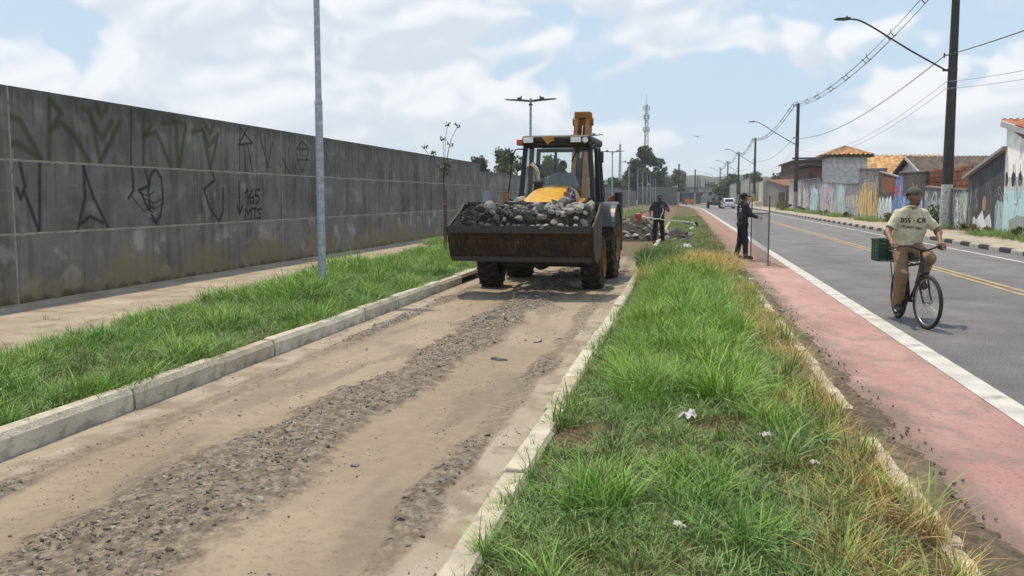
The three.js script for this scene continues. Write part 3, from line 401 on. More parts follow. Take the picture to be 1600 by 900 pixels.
// cable spans: a bundle of four held by diamond spacers, a twisted low cable and two thin lines
{
  const span = (a, b, sag, k) => { const pts = []; for (let i = 0; i <= k; i++) { const t = i / k; pts.push([mix(a[0], b[0], t), mix(a[1], b[1], t) - 4 * sag * t * (1 - t), mix(a[2], b[2], t)]); } return pts; };
  const zs = [14, ...poleZ], words = ['over the nearest pole and out of frame', 'between the two nearest power poles', 'between the second and third power poles', 'between the third and fourth power poles', 'between the fourth and fifth power poles', 'at the far end of the pole row'];
  for (let i = 0; i < zs.length - 1; i++) {
    const a = [11.85, 12.0, zs[i]], b = [11.85, 12.0, zs[i + 1]], far = i > 1;
    const t = thing('cable_bundle', 'high bundle of four black cables ' + words[i], 'power line', [0, 0, 0], 0, 'spacer cable bundles');
    for (const [dx, dy] of [[0, 0.22], [-0.2, 0], [0.2, 0], [0, -0.24]]) part('cable', M(pipe(span([a[0] + dx, a[1] + dy, a[2]], [b[0] + dx, b[1] + dy, b[2]], 1.35, 24), far ? 0.018 : 0.014, 24, 5)), insul, t);
    const line = span(a, b, 1.35, 100);
    for (let k = 6; k < 100; k += 12.5) { const p = line[Math.round(k)]; part('spacer', M(bar([p[0] - 0.2, p[1], p[2]], [p[0], p[1] + 0.22, p[2]], 0.04, 0.05), bar([p[0] + 0.2, p[1], p[2]], [p[0], p[1] + 0.22, p[2]], 0.04, 0.05), bar([p[0] - 0.2, p[1], p[2]], [p[0], p[1] - 0.24, p[2]], 0.04, 0.05), bar([p[0] + 0.2, p[1], p[2]], [p[0], p[1] - 0.24, p[2]], 0.04, 0.05), bar([p[0], p[1] + 0.2, p[2]], [p[0], p[1] + 0.42, p[2]], 0.03, 0.04), bar([p[0] - 0.34, p[1] + 0.03, p[2]], [p[0] - 0.18, p[1], p[2]], 0.04, 0.04), bar([p[0] + 0.34, p[1] + 0.03, p[2]], [p[0] + 0.18, p[1], p[2]], 0.04, 0.04)), insul, t); }
    solo('low_cable', M(pipe(span([11.95, 8.3, zs[i]], [11.95, 8.3, zs[i + 1]], 1.15, 24), 0.022, 24, 5)), insul, 'thick twisted black cable hanging ' + words[i], 'cable', 'low cables');
    if (i < 3) { const q = thing('telephone_wire', 'pair of thin pale grey wires hanging ' + words[i], 'wire', [0, 0, 0], 0, 'thin wires'); const gm = mat([0.3, 0.32, 0.35], 0.7); for (const dy of [0, -0.32]) part('wire', M(pipe(span([12.1, 7.1 + dy, zs[i]], [12.1, 7.1 + dy, zs[i + 1]], 1.5, 24), 0.011, 24, 5)), gm, q); }
  }
}

// ---------------------------------------------------------------- painted walls and houses on the right
function streetArt(w, h, base, draw, s) {
  const c = document.createElement('canvas'); c.width = w; c.height = h; const x = c.getContext('2d'), im = x.createImageData(w, h); reseed(s);
  for (let j = 0; j < h; j++) for (let i = 0; i < w; i++) { const u = i / w * 6, v = j / h * 3, a = fbm(u + s, v, 5), b = fbm(u * 6 + s, v * 1.2, 4), sp = n2(i * 0.5, j * 0.5); let k = 1 + 0.22 * a + 0.07 * sp - (base[0] > 0.6 ? 0.15 : 0.28) * sm(0.05, 0.5, b); const q = (j * w + i) * 4; for (let m = 0; m < 3; m++) im.data[q + m] = cl(base[m] * k * 1.12) * 255; im.data[q + 3] = 255; }
  x.putImageData(im, 0, 0); x.lineJoin = 'round'; x.lineCap = 'round';
  // a blob letter with an outline
  const letter = (cx, cy, lw, lh, fill, line) => { x.beginPath(); const n = 11; for (let i = 0; i <= n; i++) { const a = i / n * Math.PI * 2, r = 0.75 + 0.35 * rnd(), px = cx + Math.cos(a) * lw * 0.5 * r, py = cy + Math.sin(a) * lh * 0.5 * (0.85 + 0.25 * rnd()); if (i) x.quadraticCurveTo(px + rr(-4, 4), py + rr(-4, 4), px, py); else x.moveTo(px, py); } x.closePath(); x.fillStyle = fill; x.fill(); x.lineWidth = lw * 0.07; x.strokeStyle = line; x.stroke(); x.beginPath(); x.moveTo(cx + rr(-0.1, 0.1) * lw, cy - lh * 0.25); x.quadraticCurveTo(cx + rr(-0.2, 0.2) * lw, cy, cx + rr(-0.1, 0.1) * lw, cy + lh * 0.3); x.stroke(); };
  const scrib = (x0, y0, x1, y1, n, cols, lw) => { for (let i = 0; i < n; i++) { x.strokeStyle = cols[Math.floor(rnd() * cols.length)]; x.globalAlpha = rr(0.5, 0.95); x.lineWidth = rr(lw * 0.5, lw * 1.3); const px = rr(x0, x1), py = rr(y0, y1); x.beginPath(); x.moveTo(px, py); for (let k = 0; k < 3; k++) x.quadraticCurveTo(cl(px + rr(-50, 50), x0, x1), rr(y0, y1), cl(px + rr(-40, 40), x0, x1), rr(y0, y1)); x.stroke(); } x.globalAlpha = 1; };
  const patch = (x0, y0, x1, y1, col, al = 1) => { x.fillStyle = col; x.globalAlpha = al; x.beginPath(); const n = 24; for (let i = 0; i <= n; i++) { const a = i / n * 2 * Math.PI, e = 0.42 + 0.1 * rnd(), px = (x0 + x1) / 2 + Math.sign(Math.cos(a)) * Math.pow(Math.abs(Math.cos(a)), 0.5) * (x1 - x0) * e, py = (y0 + y1) / 2 + Math.sign(Math.sin(a)) * Math.pow(Math.abs(Math.sin(a)), 0.5) * (y1 - y0) * e; if (i) x.lineTo(px, py); else x.moveTo(px, py); } x.fill(); x.globalAlpha = 1; };
  const blocks = (col, al, bw, bh) => { x.strokeStyle = col; x.globalAlpha = al; x.lineWidth = 2; for (let r = 0; r * bh < h; r++) { x.beginPath(); x.moveTo(0, r * bh); x.lineTo(w, r * bh); x.stroke(); for (let k = 0; k * bw < w + bw; k++) { const px = k * bw + (r % 2) * bw / 2; x.beginPath(); x.moveTo(px, r * bh); x.lineTo(px, r * bh + bh); x.stroke(); } } x.globalAlpha = 1; };
  draw({ x, w, h, letter, scrib, patch, blocks });
  scrib(0, h * 0.25, w, h * 0.97, 34, ['#33343a', '#e3e5e8', '#8e949c', '#5c6270'], 3);
  for (let i = 0; i < 80; i++) { x.fillStyle = rnd() > 0.5 ? 'rgba(40,40,44,.28)' : 'rgba(190,186,178,.2)'; const px = rnd() * w; x.fillRect(px, rr(-0.2, 0.8) * h, rr(1, 5), rr(0.05, 0.4) * h); }
  for (let i = 0; i < 300; i++) { x.fillStyle = 'rgba(70,66,58,.35)'; x.fillRect(rnd() * w, h * (1 - 0.13 * rnd() * rnd()), rr(3, 16), rr(3, 12)); }
  const t = new THREE.CanvasTexture(c); t.colorSpace = THREE.SRGBColorSpace; return t;
}
const RX = 12.52, capMat = mat([0.33, 0.32, 0.31], 0.9, { map: T.concrete });
// wall whose street face stands at x = RX; top is a list of [z, y] from near to far
function streetWall(label, top, t, thick = 0.18, name = 'painted_wall', coping = true) {
  const w = thing(name, label, 'wall', [0, 0, 0], 0, 'painted walls along the road'), z0 = top[0][0], z1 = top[top.length - 1][0], H = Math.max(...top.map((p) => p[1]));
  const g = clean(at(ext([[z0, 0], ...top, [z1, 0]], thick, 'x'), RX + thick / 2, 0, 0)), p = g.attributes.position, u = g.attributes.uv;
  for (let i = 0; i < p.count; i++) u.setXY(i, (p.getZ(i) - z1) / (z0 - z1), p.getY(i) / H);
  part('wall_face', g, mat([1, 1, 1], 0.93, { map: t, ...bmp(reps(T.bump, 6, 2), 0.01) }), w);
  if (coping) for (let i = 0; i < top.length - 1; i++) part('coping', M(bar([RX + thick / 2, top[i][1] + 0.02, top[i][0]], [RX + thick / 2, top[i + 1][1] + 0.02, top[i + 1][0]], thick + 0.08, 0.06)), capMat, w);
  return w;
}
// note: the texture's left side is the far end of each wall
streetWall('white house wall with pale blue sprayed cloud and dark letters, right edge', [[-26, 2.4], [-32, 2.9], [-37.8, 3.8], [-39.75, 4.45]], streetArt(1024, 512, [0.86, 0.855, 0.83], ({ x, w, h, patch, letter, scrib }) => {
  patch(-60, h * 0.45, w * 0.6, h * 0.66, '#a3a6ac', 0.6); patch(-60, h * 0.55, w * 0.35, h * 1.0, '#b5dbe2', 0.95); patch(w * 0.25, h * 0.58, w * 1.0, h, '#b5d8e2', 0.9); for (let i = 0; i < 16; i++) letter(w * (0.018 + i * 0.055), h * 0.475, w * 0.03, h * 0.14, '#2b2b2e', '#3d3d40'); patch(w * 0.05, h * 0.78, w * 0.3, h, '#8d8a82', 0.7);
}, 21), 0.18, 'painted_wall', false);
const leanTo = streetWall('grey block lean-to wall with white flame shape and brown arrow, sloping top', [[-39.8, 3.46], [-44.45, 2.52]], streetArt(512, 400, [0.25, 0.25, 0.265], ({ x, w, h, patch, blocks, scrib }) => {
  blocks('#55565c', 0.55, w / 11, h / 17); patch(w * 0.0, h * 0.45, w * 0.3, h * 0.9, '#4a4a50', 0.6);
  x.fillStyle = '#4a3b38'; x.beginPath(); x.moveTo(w * 0.42, h * 0.42); x.quadraticCurveTo(w * 0.6, h * 0.42, w * 0.58, h * 0.75); x.lineTo(w * 0.35, h * 0.78); x.quadraticCurveTo(w * 0.3, h * 0.6, w * 0.42, h * 0.42); x.fill();
  x.fillStyle = '#b08a80'; x.beginPath(); x.ellipse(w * 0.5, h * 0.6, w * 0.05, h * 0.09, 0, 0, 7); x.fill(); x.fillStyle = '#dfe2e6'; x.beginPath(); x.moveTo(w * 0.2, h * 0.76); x.lineTo(w * 0.3, h * 0.8); x.lineTo(w * 0.46, h * 0.68); x.lineTo(w * 0.52, h * 0.8); x.lineTo(w * 0.66, h * 0.72); x.quadraticCurveTo(w * 0.8, h * 0.9, w * 0.66, h * 0.98); x.lineTo(w * 0.3, h * 0.98); x.quadraticCurveTo(w * 0.12, h * 0.88, w * 0.2, h * 0.76); x.fill(); patch(w * 0.8, h * 0.55, w * 1.05, h, '#b7ccd6', 0.9);
}, 22), 0.18, 'painted_wall', false);
part('roof_edge', M(bar([RX + 0.05, 3.60, -39.6], [RX + 0.05, 2.52, -44.9], 0.45, 0.12)), mat([0.42, 0.42, 0.43], 0.8, { map: T.concrete }), leanTo);
streetWall('low dark wall covered in dense white scribbles behind the big power pole', [[-44.5, 1.98], [-48, 2.05], [-52, 2.2]], streetArt(512, 256, [0.36, 0.37, 0.385], ({ w, h, scrib, patch }) => { scrib(0, h * 0.1, w, h * 0.95, 90, ['#d3d8dc', '#e8eaec', '#8f949b', '#aeb6bf', '#4d5058'], 6); patch(0, h * 0.2, w * 0.18, h, '#5a6a62', 0.5); patch(w * 0.85, h * 0.1, w, h * 0.7, '#a9b3a8', 0.7); }, 23));
streetWall('dark brick-topped wall with blue and white bubble letters behind the cyclist', [[-52, 3.0], [-58, 3.1], [-58.01, 2.8], [-64, 3.3]], streetArt(768, 320, [0.27, 0.235, 0.225], ({ w, h, letter, scrib, patch, blocks }) => { blocks('#6b5c56', 0.4, w / 30, h / 14); patch(w * 0.05, h * 0.12, w * 0.45, h * 0.42, '#8a4a34', 0.75); patch(w * 0.33, h * 0.4, w * 0.98, h, '#5f86c4', 0.9); patch(w * 0.4, h * 0.1, w * 0.58, h * 0.5, '#6f7fc0', 0.85); for (let i = 0; i < 6; i++) letter(w * (0.53 + i * 0.08), h * 0.72, w * 0.085, h * 0.5, ['#6f95d0', '#8fb0dc'][i % 2], '#2f4f96'); for (let i = 0; i < 4; i++) letter(w * (0.05 + i * 0.085), h * 0.72, w * 0.10, h * 0.5, '#dfe6e4', '#4b6a62'); patch(w * 0.40, h * 0.3, w * 0.47, h * 0.5, '#b33a3a', 0.9); }, 24));
streetWall('tall grey rendered pier with big yellow graffiti letters', [[-64.02, 3.5], [-71, 3.72]], streetArt(512, 400, [0.40, 0.40, 0.40], ({ w, h, letter, scrib, patch }) => { patch(0, h * 0.28, w, h * 0.98, '#d3a945', 0.85); for (let i = 0; i < 4; i++) letter(w * (0.14 + i * 0.24), h * 0.66, w * 0.26, h * 0.58, ['#e0b652', '#d8a845'][i % 2], '#5a76a0'); scrib(0, h * 0.12, w, h * 0.45, 18, ['#aab7c2', '#7f8b96', '#5f6a78'], 8); scrib(0, h * 0.85, w, h * 0.98, 12, ['#7fb6c6'], 8); }, 25), 0.5);
streetWall('grey wall with cream and black small letters left of the yellow pier', [[-71.02, 2.64], [-76.4, 2.72]], streetArt(512, 256, [0.46, 0.47, 0.50], ({ w, h, letter, scrib }) => { for (let i = 0; i < 6; i++) letter(w * (0.1 + i * 0.16), h * 0.5, w * 0.13, h * 0.4, '#d8d2bf', '#6b4a2e'); scrib(0, h * 0.55, w, h, 30, ['#b9c2c6', '#8f9aa4', '#d0d0cc'], 7); }, 26));
streetWall('pale wall with pink, teal and green faded sprayed shapes', [[-76.42, 2.7], [-83, 2.9], [-90.4, 3.05]], streetArt(768, 256, [0.56, 0.56, 0.59], ({ w, h, patch, scrib, letter }) => { patch(0, h * 0.2, w * 0.34, h * 0.95, '#c98f97', 0.9); patch(w * 0.34, h * 0.3, w * 0.56, h * 0.95, '#b9bcc6', 0.8); patch(w * 0.66, h * 0.2, w * 0.95, h, '#9fd0cf', 0.9); patch(w * 0.55, h * 0.5, w * 0.72, h, '#c6c69a', 0.85); scrib(0, h * 0.1, w, h, 80, ['#bfc3c9', '#8d8f98', '#c7a9ad', '#9ab4ba', '#5d5f68'], 7); patch(w * 0.75, h * 0.05, w * 0.86, h * 0.6, '#a4d4d6', 0.8); }, 27));
streetWall('dark wall with black and white wild lettering and a cyan oval', [[-90.42, 3.42], [-105, 3.48]], streetArt(768, 256, [0.36, 0.37, 0.40], ({ w, h, patch, scrib }) => { scrib(0, h * 0.15, w, h * 0.98, 110, ['#d5d8dc', '#1a1a1e', '#9ba0a8', '#6f5058', '#e6e6e6'], 8); patch(w * 0.62, h * 0.25, w * 0.88, h * 0.97, '#9fd2e4', 1); patch(w * 0.1, h * 0.3, w * 0.3, h * 0.9, '#c9ccd4', 0.8); scrib(0, h * 0.2, w * 0.6, h * 0.95, 40, ['#15151a', '#e8eaee'], 6); }, 28));
streetWall('whitish stained wall beside the second power pole', [[-105.02, 3.5], [-117, 3.55]], streetArt(512, 256, [0.60, 0.59, 0.60], ({ w, h, patch, scrib }) => { patch(0, 0, w, h * 0.3, '#8f8884', 0.5); scrib(0, h * 0.4, w, h, 22, ['#c7cbd6', '#a5b2c6', '#e6e6ea'], 7); }, 29));

const brickTone = [[0.36, 0.125, 0.07], [0.42, 0.155, 0.085], [0.31, 0.105, 0.06], [0.46, 0.19, 0.11]].map((c) => mat(c, 0.92, { map: T.mottle, ...bmp(T.bump, 0.01) })), mortar = mat([0.34, 0.30, 0.26], 0.95, { map: T.concrete });
{ // red hollow-block wall behind the scribbled one, each block its own piece
  const w = thing('brick_wall', 'raw red hollow-block wall standing behind the scribbled low wall', 'wall', [13.6, 0, 0]); part('mortar_core', M(bx(0.14, 3.2, 9.0, 0.09, 1.6, -51.9)), mortar, w);
  reseed(404); const g = M(rb(0.10, 0.225, 0.56, 0.015));
  for (let r = 0; r < 6; r++) for (let i = 0; i < 16; i++) { const z = -47.7 - i * 0.575 - (r % 2) * 0.28; if (z < -56.4) continue; const o = part('brick', g, brickTone[Math.floor(rnd() * 4)], w); o.position.set(rr(-0.012, 0.012), 1.85 + r * 0.243, z); }
}
// ribbed tile roof: corrugated sheet between eave line and ridge line
function tileRoof(a0, a1, b0, b1, rib, amp, c0, c1, s) {
  const A0 = V(...a0), A1 = V(...a1), B0 = V(...b0), B1 = V(...b1), L = A0.distanceTo(A1), n = Math.max(8, Math.round(L / rib) * 6), m = Math.max(2, Math.round(A0.distanceTo(B0) / 0.4)), P = [], C = [], I = [];
  const nor = A1.clone().sub(A0).cross(B0.clone().sub(A0)).normalize(); if (nor.y < 0) nor.negate();
  for (let j = 0; j <= m * 2; j++) for (let i = 0; i <= n; i++) { const u = i / n, rowi = Math.floor(j / 2), v = Math.min(1, (rowi + (j % 2) * 0.98) / m), p = A0.clone().lerp(A1, u).lerp(B0.clone().lerp(B1, u), v).addScaledVector(nor, amp * Math.abs(Math.sin(u * n / 6 * Math.PI)) + 0.04 * (j % 2 ? 0 : 1)); P.push(p.x, p.y, p.z); const k = cl(0.5 + 0.9 * n2(Math.floor(u * n / 6) * 1.7 + s, rowi * 1.3) + 0.3 * fbm(u * L, v * 4, 3)), q = mix3(c0, c1, k); C.push(...q); }
  for (let j = 0; j < m * 2; j++) for (let i = 0; i < n; i++) { const a = j * (n + 1) + i; I.push(a, a + 1, a + n + 1, a + 1, a + n + 2, a + n + 1); }
  const g = new THREE.BufferGeometry(); g.setAttribute('position', new THREE.Float32BufferAttribute(P, 3)); g.setAttribute('color', new THREE.Float32BufferAttribute(C, 3)); g.setAttribute('uv', new THREE.Float32BufferAttribute(new Float32Array(P.length / 3 * 2), 2)); g.setIndex(I); g.computeVertexNormals(); return g;
}
const tileMat = mat([1, 1, 1], 0.9, { vertexColors: true }), creamMat = mat([0.82, 0.81, 0.78], 0.9, { map: reps(T.mottle, 0.4), ...bmp(T.bump, 0.006) }), fasciaMat = mat([0.045, 0.035, 0.03], 0.8), whiteWall = mat([0.76, 0.75, 0.72], 0.9, { map: reps(T.concrete, 0.3) });
{
  const h = thing('white_house', 'white house with red tiled lean roof at the right edge', 'house');
  part('wall', M(at(ext([[-31, 0], [-31, 3.0], [-39.7, 4.6], [-39.7, 0]], 7, 'x'), 16.3, 0, 0)), whiteWall, h);
  part('roof', tileRoof([12.35, 2.75, -29.4], [20, 2.75, -29.4], [12.35, 4.68, -39.95], [20, 4.68, -39.95], 0.24, 0.06, [0.32, 0.11, 0.06], [0.45, 0.2, 0.12], 3), tileMat, h);
  part('gable_trim', M(bar([12.36, 2.62, -29.4], [12.36, 4.55, -39.95], 0.06, 0.2)), mat([0.6, 0.62, 0.64], 0.7, { map: T.mottle }), h);
}
{
  const h = thing('dark_roof_house', 'house with dark weathered tile roof and white gable behind the walls', 'house');
  part('wall', M(bx(10.5, 3.4, 9, 23.6, 1.7, -80)), whiteWall, h);
  part('gable', M(at(ext([[-75.3, 0], [-75.3, 3.45], [-80, 4.75], [-84.7, 3.45], [-84.7, 0]], 0.3, 'x'), 18.2, 0, 0)), whiteWall, h);
  part('roof', tileRoof([17.6, 3.35, -74.5], [29, 3.35, -74.5], [17.6, 4.88, -80], [29, 4.88, -80], 0.3, 0.07, [0.05, 0.045, 0.042], [0.15, 0.115, 0.095], 5), tileMat, h);
  part('back_roof', tileRoof([17.6, 3.35, -85.5], [29, 3.35, -85.5], [17.6, 4.88, -80], [29, 4.88, -80], 0.3, 0.07, [0.05, 0.045, 0.042], [0.15, 0.115, 0.095], 6), tileMat, h);
  part('eave', M(bar([17.6, 3.27, -74.45], [29, 3.27, -74.45], 0.06, 0.16)), fasciaMat, h);
  part('barge_board', M(bar([17.62, 3.28, -74.4], [17.62, 4.82, -80], 0.08, 0.22)), mat([0.42, 0.42, 0.42], 0.8), h); part('barge_board', M(bar([17.62, 4.82, -80], [17.62, 3.28, -85.6], 0.08, 0.22)), fasciaMat, h);
}
{
  const h = thing('tower_house', 'cream house with yellow clay tile roof and square water tower', 'house');
  part('wall', M(bx(10, 4.3, 12, 24.8, 2.15, -120)), creamMat, h);
  part('roof', tileRoof([18.9, 4.3, -112.5], [30.5, 4.3, -112.5], [20.2, 6.65, -120], [30.5, 6.65, -120], 0.62, 0.17, [0.30, 0.15, 0.06], [0.66, 0.43, 0.20], 7), tileMat, h);
  part('hip_roof', tileRoof([18.9, 4.3, -127.5], [18.9, 4.3, -112.5], [20.2, 6.65, -120.1], [20.2, 6.65, -119.9], 0.62, 0.17, [0.30, 0.15, 0.06], [0.66, 0.43, 0.20], 8), tileMat, h);
  part('eave', M(bar([18.9, 4.18, -112.45], [30.5, 4.18, -112.45], 0.06, 0.22)), fasciaMat, h);
  const t = part('tower', M(bx(4.2, 6.3, 4.4, 17.9, 3.15, -111), bx(0.9, 5.9, 6, 18.2, 2.95, -116)), creamMat, h);
  const c = [17.9, 7.35, -111], e = 2.75, y = 6.32;
  for (const [p, q] of [[[-e, -e], [-e, e]], [[-e, e], [e, e]], [[e, e], [e, -e]], [[e, -e], [-e, -e]]]) part('tower_roof', tileRoof([c[0] + p[0], y, c[2] + p[1]], [c[0] + q[0], y, c[2] + q[1]], [c[0] + p[0] * 0.03, c[1], c[2] + p[1] * 0.03], [c[0] + q[0] * 0.03, c[1], c[2] + q[1] * 0.03], 0.5, 0.14, [0.30, 0.13, 0.06], [0.62, 0.40, 0.2], 9), tileMat, t);
  part('tower_eave', M(bx(2 * e, 0.16, 2 * e, c[0], y - 0.09, c[2])), fasciaMat, t);
}
{
  const brickTex = tex(512, 512, (u, v) => { const r = Math.floor(v * 24), bxx = (u * 12 + (r % 2) * 0.5) % 12, k = 0.85 + 0.3 * (hash(Math.floor(bxx), r) - 0.5) + 0.2 * fbm(u * 5, v * 5, 4, 5, 5), m = (v * 24) % 1 < 0.1 || bxx % 1 < 0.06; let c = [0.46 * k, 0.27 * k, 0.2 * k]; c = mix3(c, [0.24, 0.2, 0.19], sm(0, 0.45, fbm(u * 4 + 2, v * 7, 4, 4, 7)) * 0.75); return m ? mix3(c, [0.4, 0.36, 0.33], 0.5) : c; });
  const bm = mat([0.85, 0.85, 0.85], 0.95, { map: reps(brickTex, 0.22) }), dk = mat([0.03, 0.03, 0.035], 0.7);
  const h = thing('brick_house', 'unfinished red brick two-storey house beyond the cream tower', 'house');
  part('wall', M(bx(12, 7.9, 22, 24, 3.95, -172), bx(6, 6.0, 18, 21, 3.0, -152)), bm, h);
  part('roof', M(bar([17.6, 8.1, -160.8], [30.5, 8.2, -160.8], 0.3, 0.5), bx(13, 0.25, 23, 24.0, 8.05, -172, 0, 0, 0.06), bx(7, 0.2, 19, 21, 6.2, -152, 0, 0, -0.1)), mat([0.10, 0.09, 0.085], 0.9, { map: T.mottle }), h);
  for (const [x, y, z] of [[17.98, 6.4, -168], [17.98, 6.4, -176], [17.97, 4.5, -147]]) part('window', M(bx(0.06, 1.1, 1.8, x, y, z)), dk, h); part('window', M(bx(1.8, 1.1, 0.06, 21.2, 6.9, -160.98)), dk, h); part('white_extension', M(bx(5, 4.3, 8, 22, 2.15, -139)), whiteWall, h);
  const s = thing('grey_shed', 'grey block shed with sloping roof and whitewashed corner pier', 'shed');
  part('wall', M(at(ext([[-125, 0], [-125, 3.0], [-152, 4.25], [-152, 0]], 0.2, 'x'), 13.1, 0, 0)), mat([0.26, 0.26, 0.265], 0.95, { map: reps(T.concrete, 0.2) }), s);
  part('roof', M(bar([15, 3.1, -124.5], [15, 4.4, -153], 4.4, 0.15)), mat([0.28, 0.12, 0.08], 0.9, { map: T.mottle }), s);
  part('corner_pier', M(bx(1.2, 4.2, 9, 12.9, 2.1, -157)), mat([0.66, 0.65, 0.62], 0.9, { map: reps(paintTex, 0.5) }), s);
  part('gate', M(bx(0.1, 2.3, 7, 12.95, 1.15, -130)), mat([0.12, 0.11, 0.10], 0.8, { map: T.rust }), s); part('step', M(bx(1.6, 0.9, 10, 12.0, 0.45, -160)), whiteWall, s);
  const pale = [['pale stained wall with ivy behind the third pole', 12.9, -178, 20, 4.3, [0.42, 0.41, 0.4]], ['pale grey rendered wall left of the ivy', 12.9, -206, 30, 5.4, [0.48, 0.47, 0.45]], ['whitish far wall in front of the round trees', 12.4, -250, 40, 5.0, [0.5, 0.49, 0.47]]];
  for (const [l, x, z, L, H, c] of pale) { const w = thing('plain_wall', l, 'wall', [x, 0, z], 0, 'plain far walls'); part('wall_face', M(bx(0.25, H, L, 0, H / 2, 0)), mat(c, 0.93, { map: reps(T.concrete, 0.15), ...bmp(T.bump, 0.02) }), w); part('coping', M(bx(0.35, 0.12, L, 0, H + 0.06, 0)), capMat, w); part('pilaster', M(bx(0.4, H, 0.5, 0, H / 2, L / 2)), capMat, w); }
  const fw = thing('far_white_house', 'long white building where the road bends away', 'house', [6.5, 0, -275], -0.35); part('wall', M(bx(11, 4.2, 8, 0, 2.1, 0)), mat([0.66, 0.65, 0.62], 0.9, { map: reps(T.mottle, 0.2) }), fw); part('roof', M(bx(11.4, 0.5, 8.4, 0, 4.4, 0)), mat([0.3, 0.27, 0.25], 0.9), fw); for (let i = 0; i < 3; i++) part('window', M(bx(0.9, 0.9, 0.06, -3 + i * 2.6, 2.6, 4.02)), dk, fw);
  const fd = thing('far_dark_kiosk', 'low dark roofed stall behind the orange barrier', 'kiosk', [1.6, 0, -225]); part('wall', M(bx(4.5, 2.6, 3, 0, 1.3, 0)), mat([0.12, 0.12, 0.12], 0.9), fd); part('roof', M(bx(6, 0.35, 4, 0.5, 2.8, 0)), mat([0.2, 0.19, 0.18], 0.9), fd);
  const ob = thing('orange_barrier', 'orange plastic barrier at the far end of the road', 'barrier', [0.9, 0, -192]); part('panel', M(rb(1.7, 0.9, 0.3, 0.05, 0, 0.75, 0)), mat([0.62, 0.17, 0.06], 0.6), ob); part('foot', M(bx(0.2, 0.35, 0.7, -0.6, 0.17, 0), bx(0.2, 0.35, 0.7, 0.6, 0.17, 0)), dk, ob);
}
// lattice masts
function mast(label, p, H, w) {
  const t = thing('lattice_mast', label, 'mast', p, 0.4), m = mat([0.42, 0.42, 0.44], 0.6, { metalness: 0.3 }), n = 14, L = [], B = [];
  const c = (k, a) => { const r = mix(w, w * 0.35, k) / 2; return [Math.cos(a) * r, k * H, Math.sin(a) * r]; };
  for (let a = 0; a < 3; a++) part('leg', M(bar(c(0, a * 2.094), c(1, a * 2.094), 0.16, 0.16)), m, t);
  for (let i = 0; i < n; i++) for (let a = 0; a < 3; a++) { B.push(bar(c(i / n, a * 2.094), c((i + 1) / n, (a + 1) * 2.094), 0.09, 0.09)); B.push(bar(c((i + 1) / n, a * 2.094), c((i + 1) / n, (a + 1) * 2.094), 0.09, 0.09)); }
  part('bracing', M(B), m, t);
  return [t, m];
}
{ const [t, m] = mast('tall lattice phone mast with antennas rising behind the big tree', [-11.2, 0, -268], 28, 2.2); for (const y of [21, 24.5, 27]) for (let a = 0; a < 4; a++) part('antenna', M(bx(0.22, 1.3, 0.16, Math.cos(a * 1.57 + y) * 0.85, y, Math.sin(a * 1.57 + y) * 0.85)), m, t); part('platform', M(bx(1.5, 0.08, 1.5, 0, 24, 0), bx(1.4, 0.08, 1.4, 0, 20.4, 0)), m, t); part('rod', M(rod([0, 28, 0], [0, 31, 0], 0.06)), m, t);
  const [s, q] = mast('thin lattice mast far behind the concrete wall', [-17, 0, -245], 15.5, 1.0); part('rod', M(rod([0, 15.5, 0], [0, 17, 0], 0.04)), q, s); }
// ---------------------------------------------------------------- trees, shrubs, hill
const leafMat = mat([1, 1, 1], 0.85, { vertexColors: true, transmission: 0.3, thickness: 0 }), barkMat = mat([0.13, 0.10, 0.075], 0.95, { map: T.soil, ...bmp(T.bump, 0.02) });
function leaves(n, centres, size, c0, c1, s) {
  reseed(s); const P = new Float32Array(n * 18), N = new Float32Array(n * 18), C = new Float32Array(n * 18), q = new THREE.Quaternion(), v = V(), e = new THREE.Euler();
  const tot = centres.reduce((a, c) => a + c[3] * c[3], 0); let k = 0;
  for (const c of centres) {
    const m = Math.min(n - k, Math.ceil(n * c[3] * c[3] / tot)), tone = rnd();
    for (let i = 0; i < m; i++, k++) {
      const d = V(rr(-1, 1), rr(-1, 1), rr(-1, 1)).normalize(), r = c[3] * Math.pow(rnd(), 0.45) * (1 + 0.25 * n2(d.x * 2 + c[0], d.y * 2 + c[2])), sz = size * rr(0.6, 1.3); e.set(rr(0, 6.3), rr(0, 6.3), rr(0, 6.3)); q.setFromEuler(e);
      const col = mix3(c0, c1, cl(tone * 0.6 + rnd() * 0.55)); const x = c[0] + d.x * r, y = c[1] + d.y * r * 0.8, z = c[2] + d.z * r;
      const quad = [[-0.5, 0], [0.5, 0], [0.12, 1], [-0.5, 0], [0.12, 1], [-0.3, 0.8]];
      v.set(0, 0, 1).applyQuaternion(q); const nv = v.clone();
      for (let j = 0; j < 6; j++) { v.set(quad[j][0] * sz, (quad[j][1] - 0.5) * sz * 1.3, 0).applyQuaternion(q); const o = k * 18 + j * 3; P[o] = x + v.x; P[o + 1] = y + v.y; P[o + 2] = z + v.z; N[o] = nv.x; N[o + 1] = nv.y; N[o + 2] = nv.z; C[o] = col[0]; C[o + 1] = col[1]; C[o + 2] = col[2]; }
    }
  }
  const g = new THREE.BufferGeometry(); g.setAttribute('position', new THREE.BufferAttribute(P.subarray(0, k * 18), 3)); g.setAttribute('normal', new THREE.BufferAttribute(N.subarray(0, k * 18), 3)); g.setAttribute('color', new THREE.BufferAttribute(C.subarray(0, k * 18), 3)); return g;
}
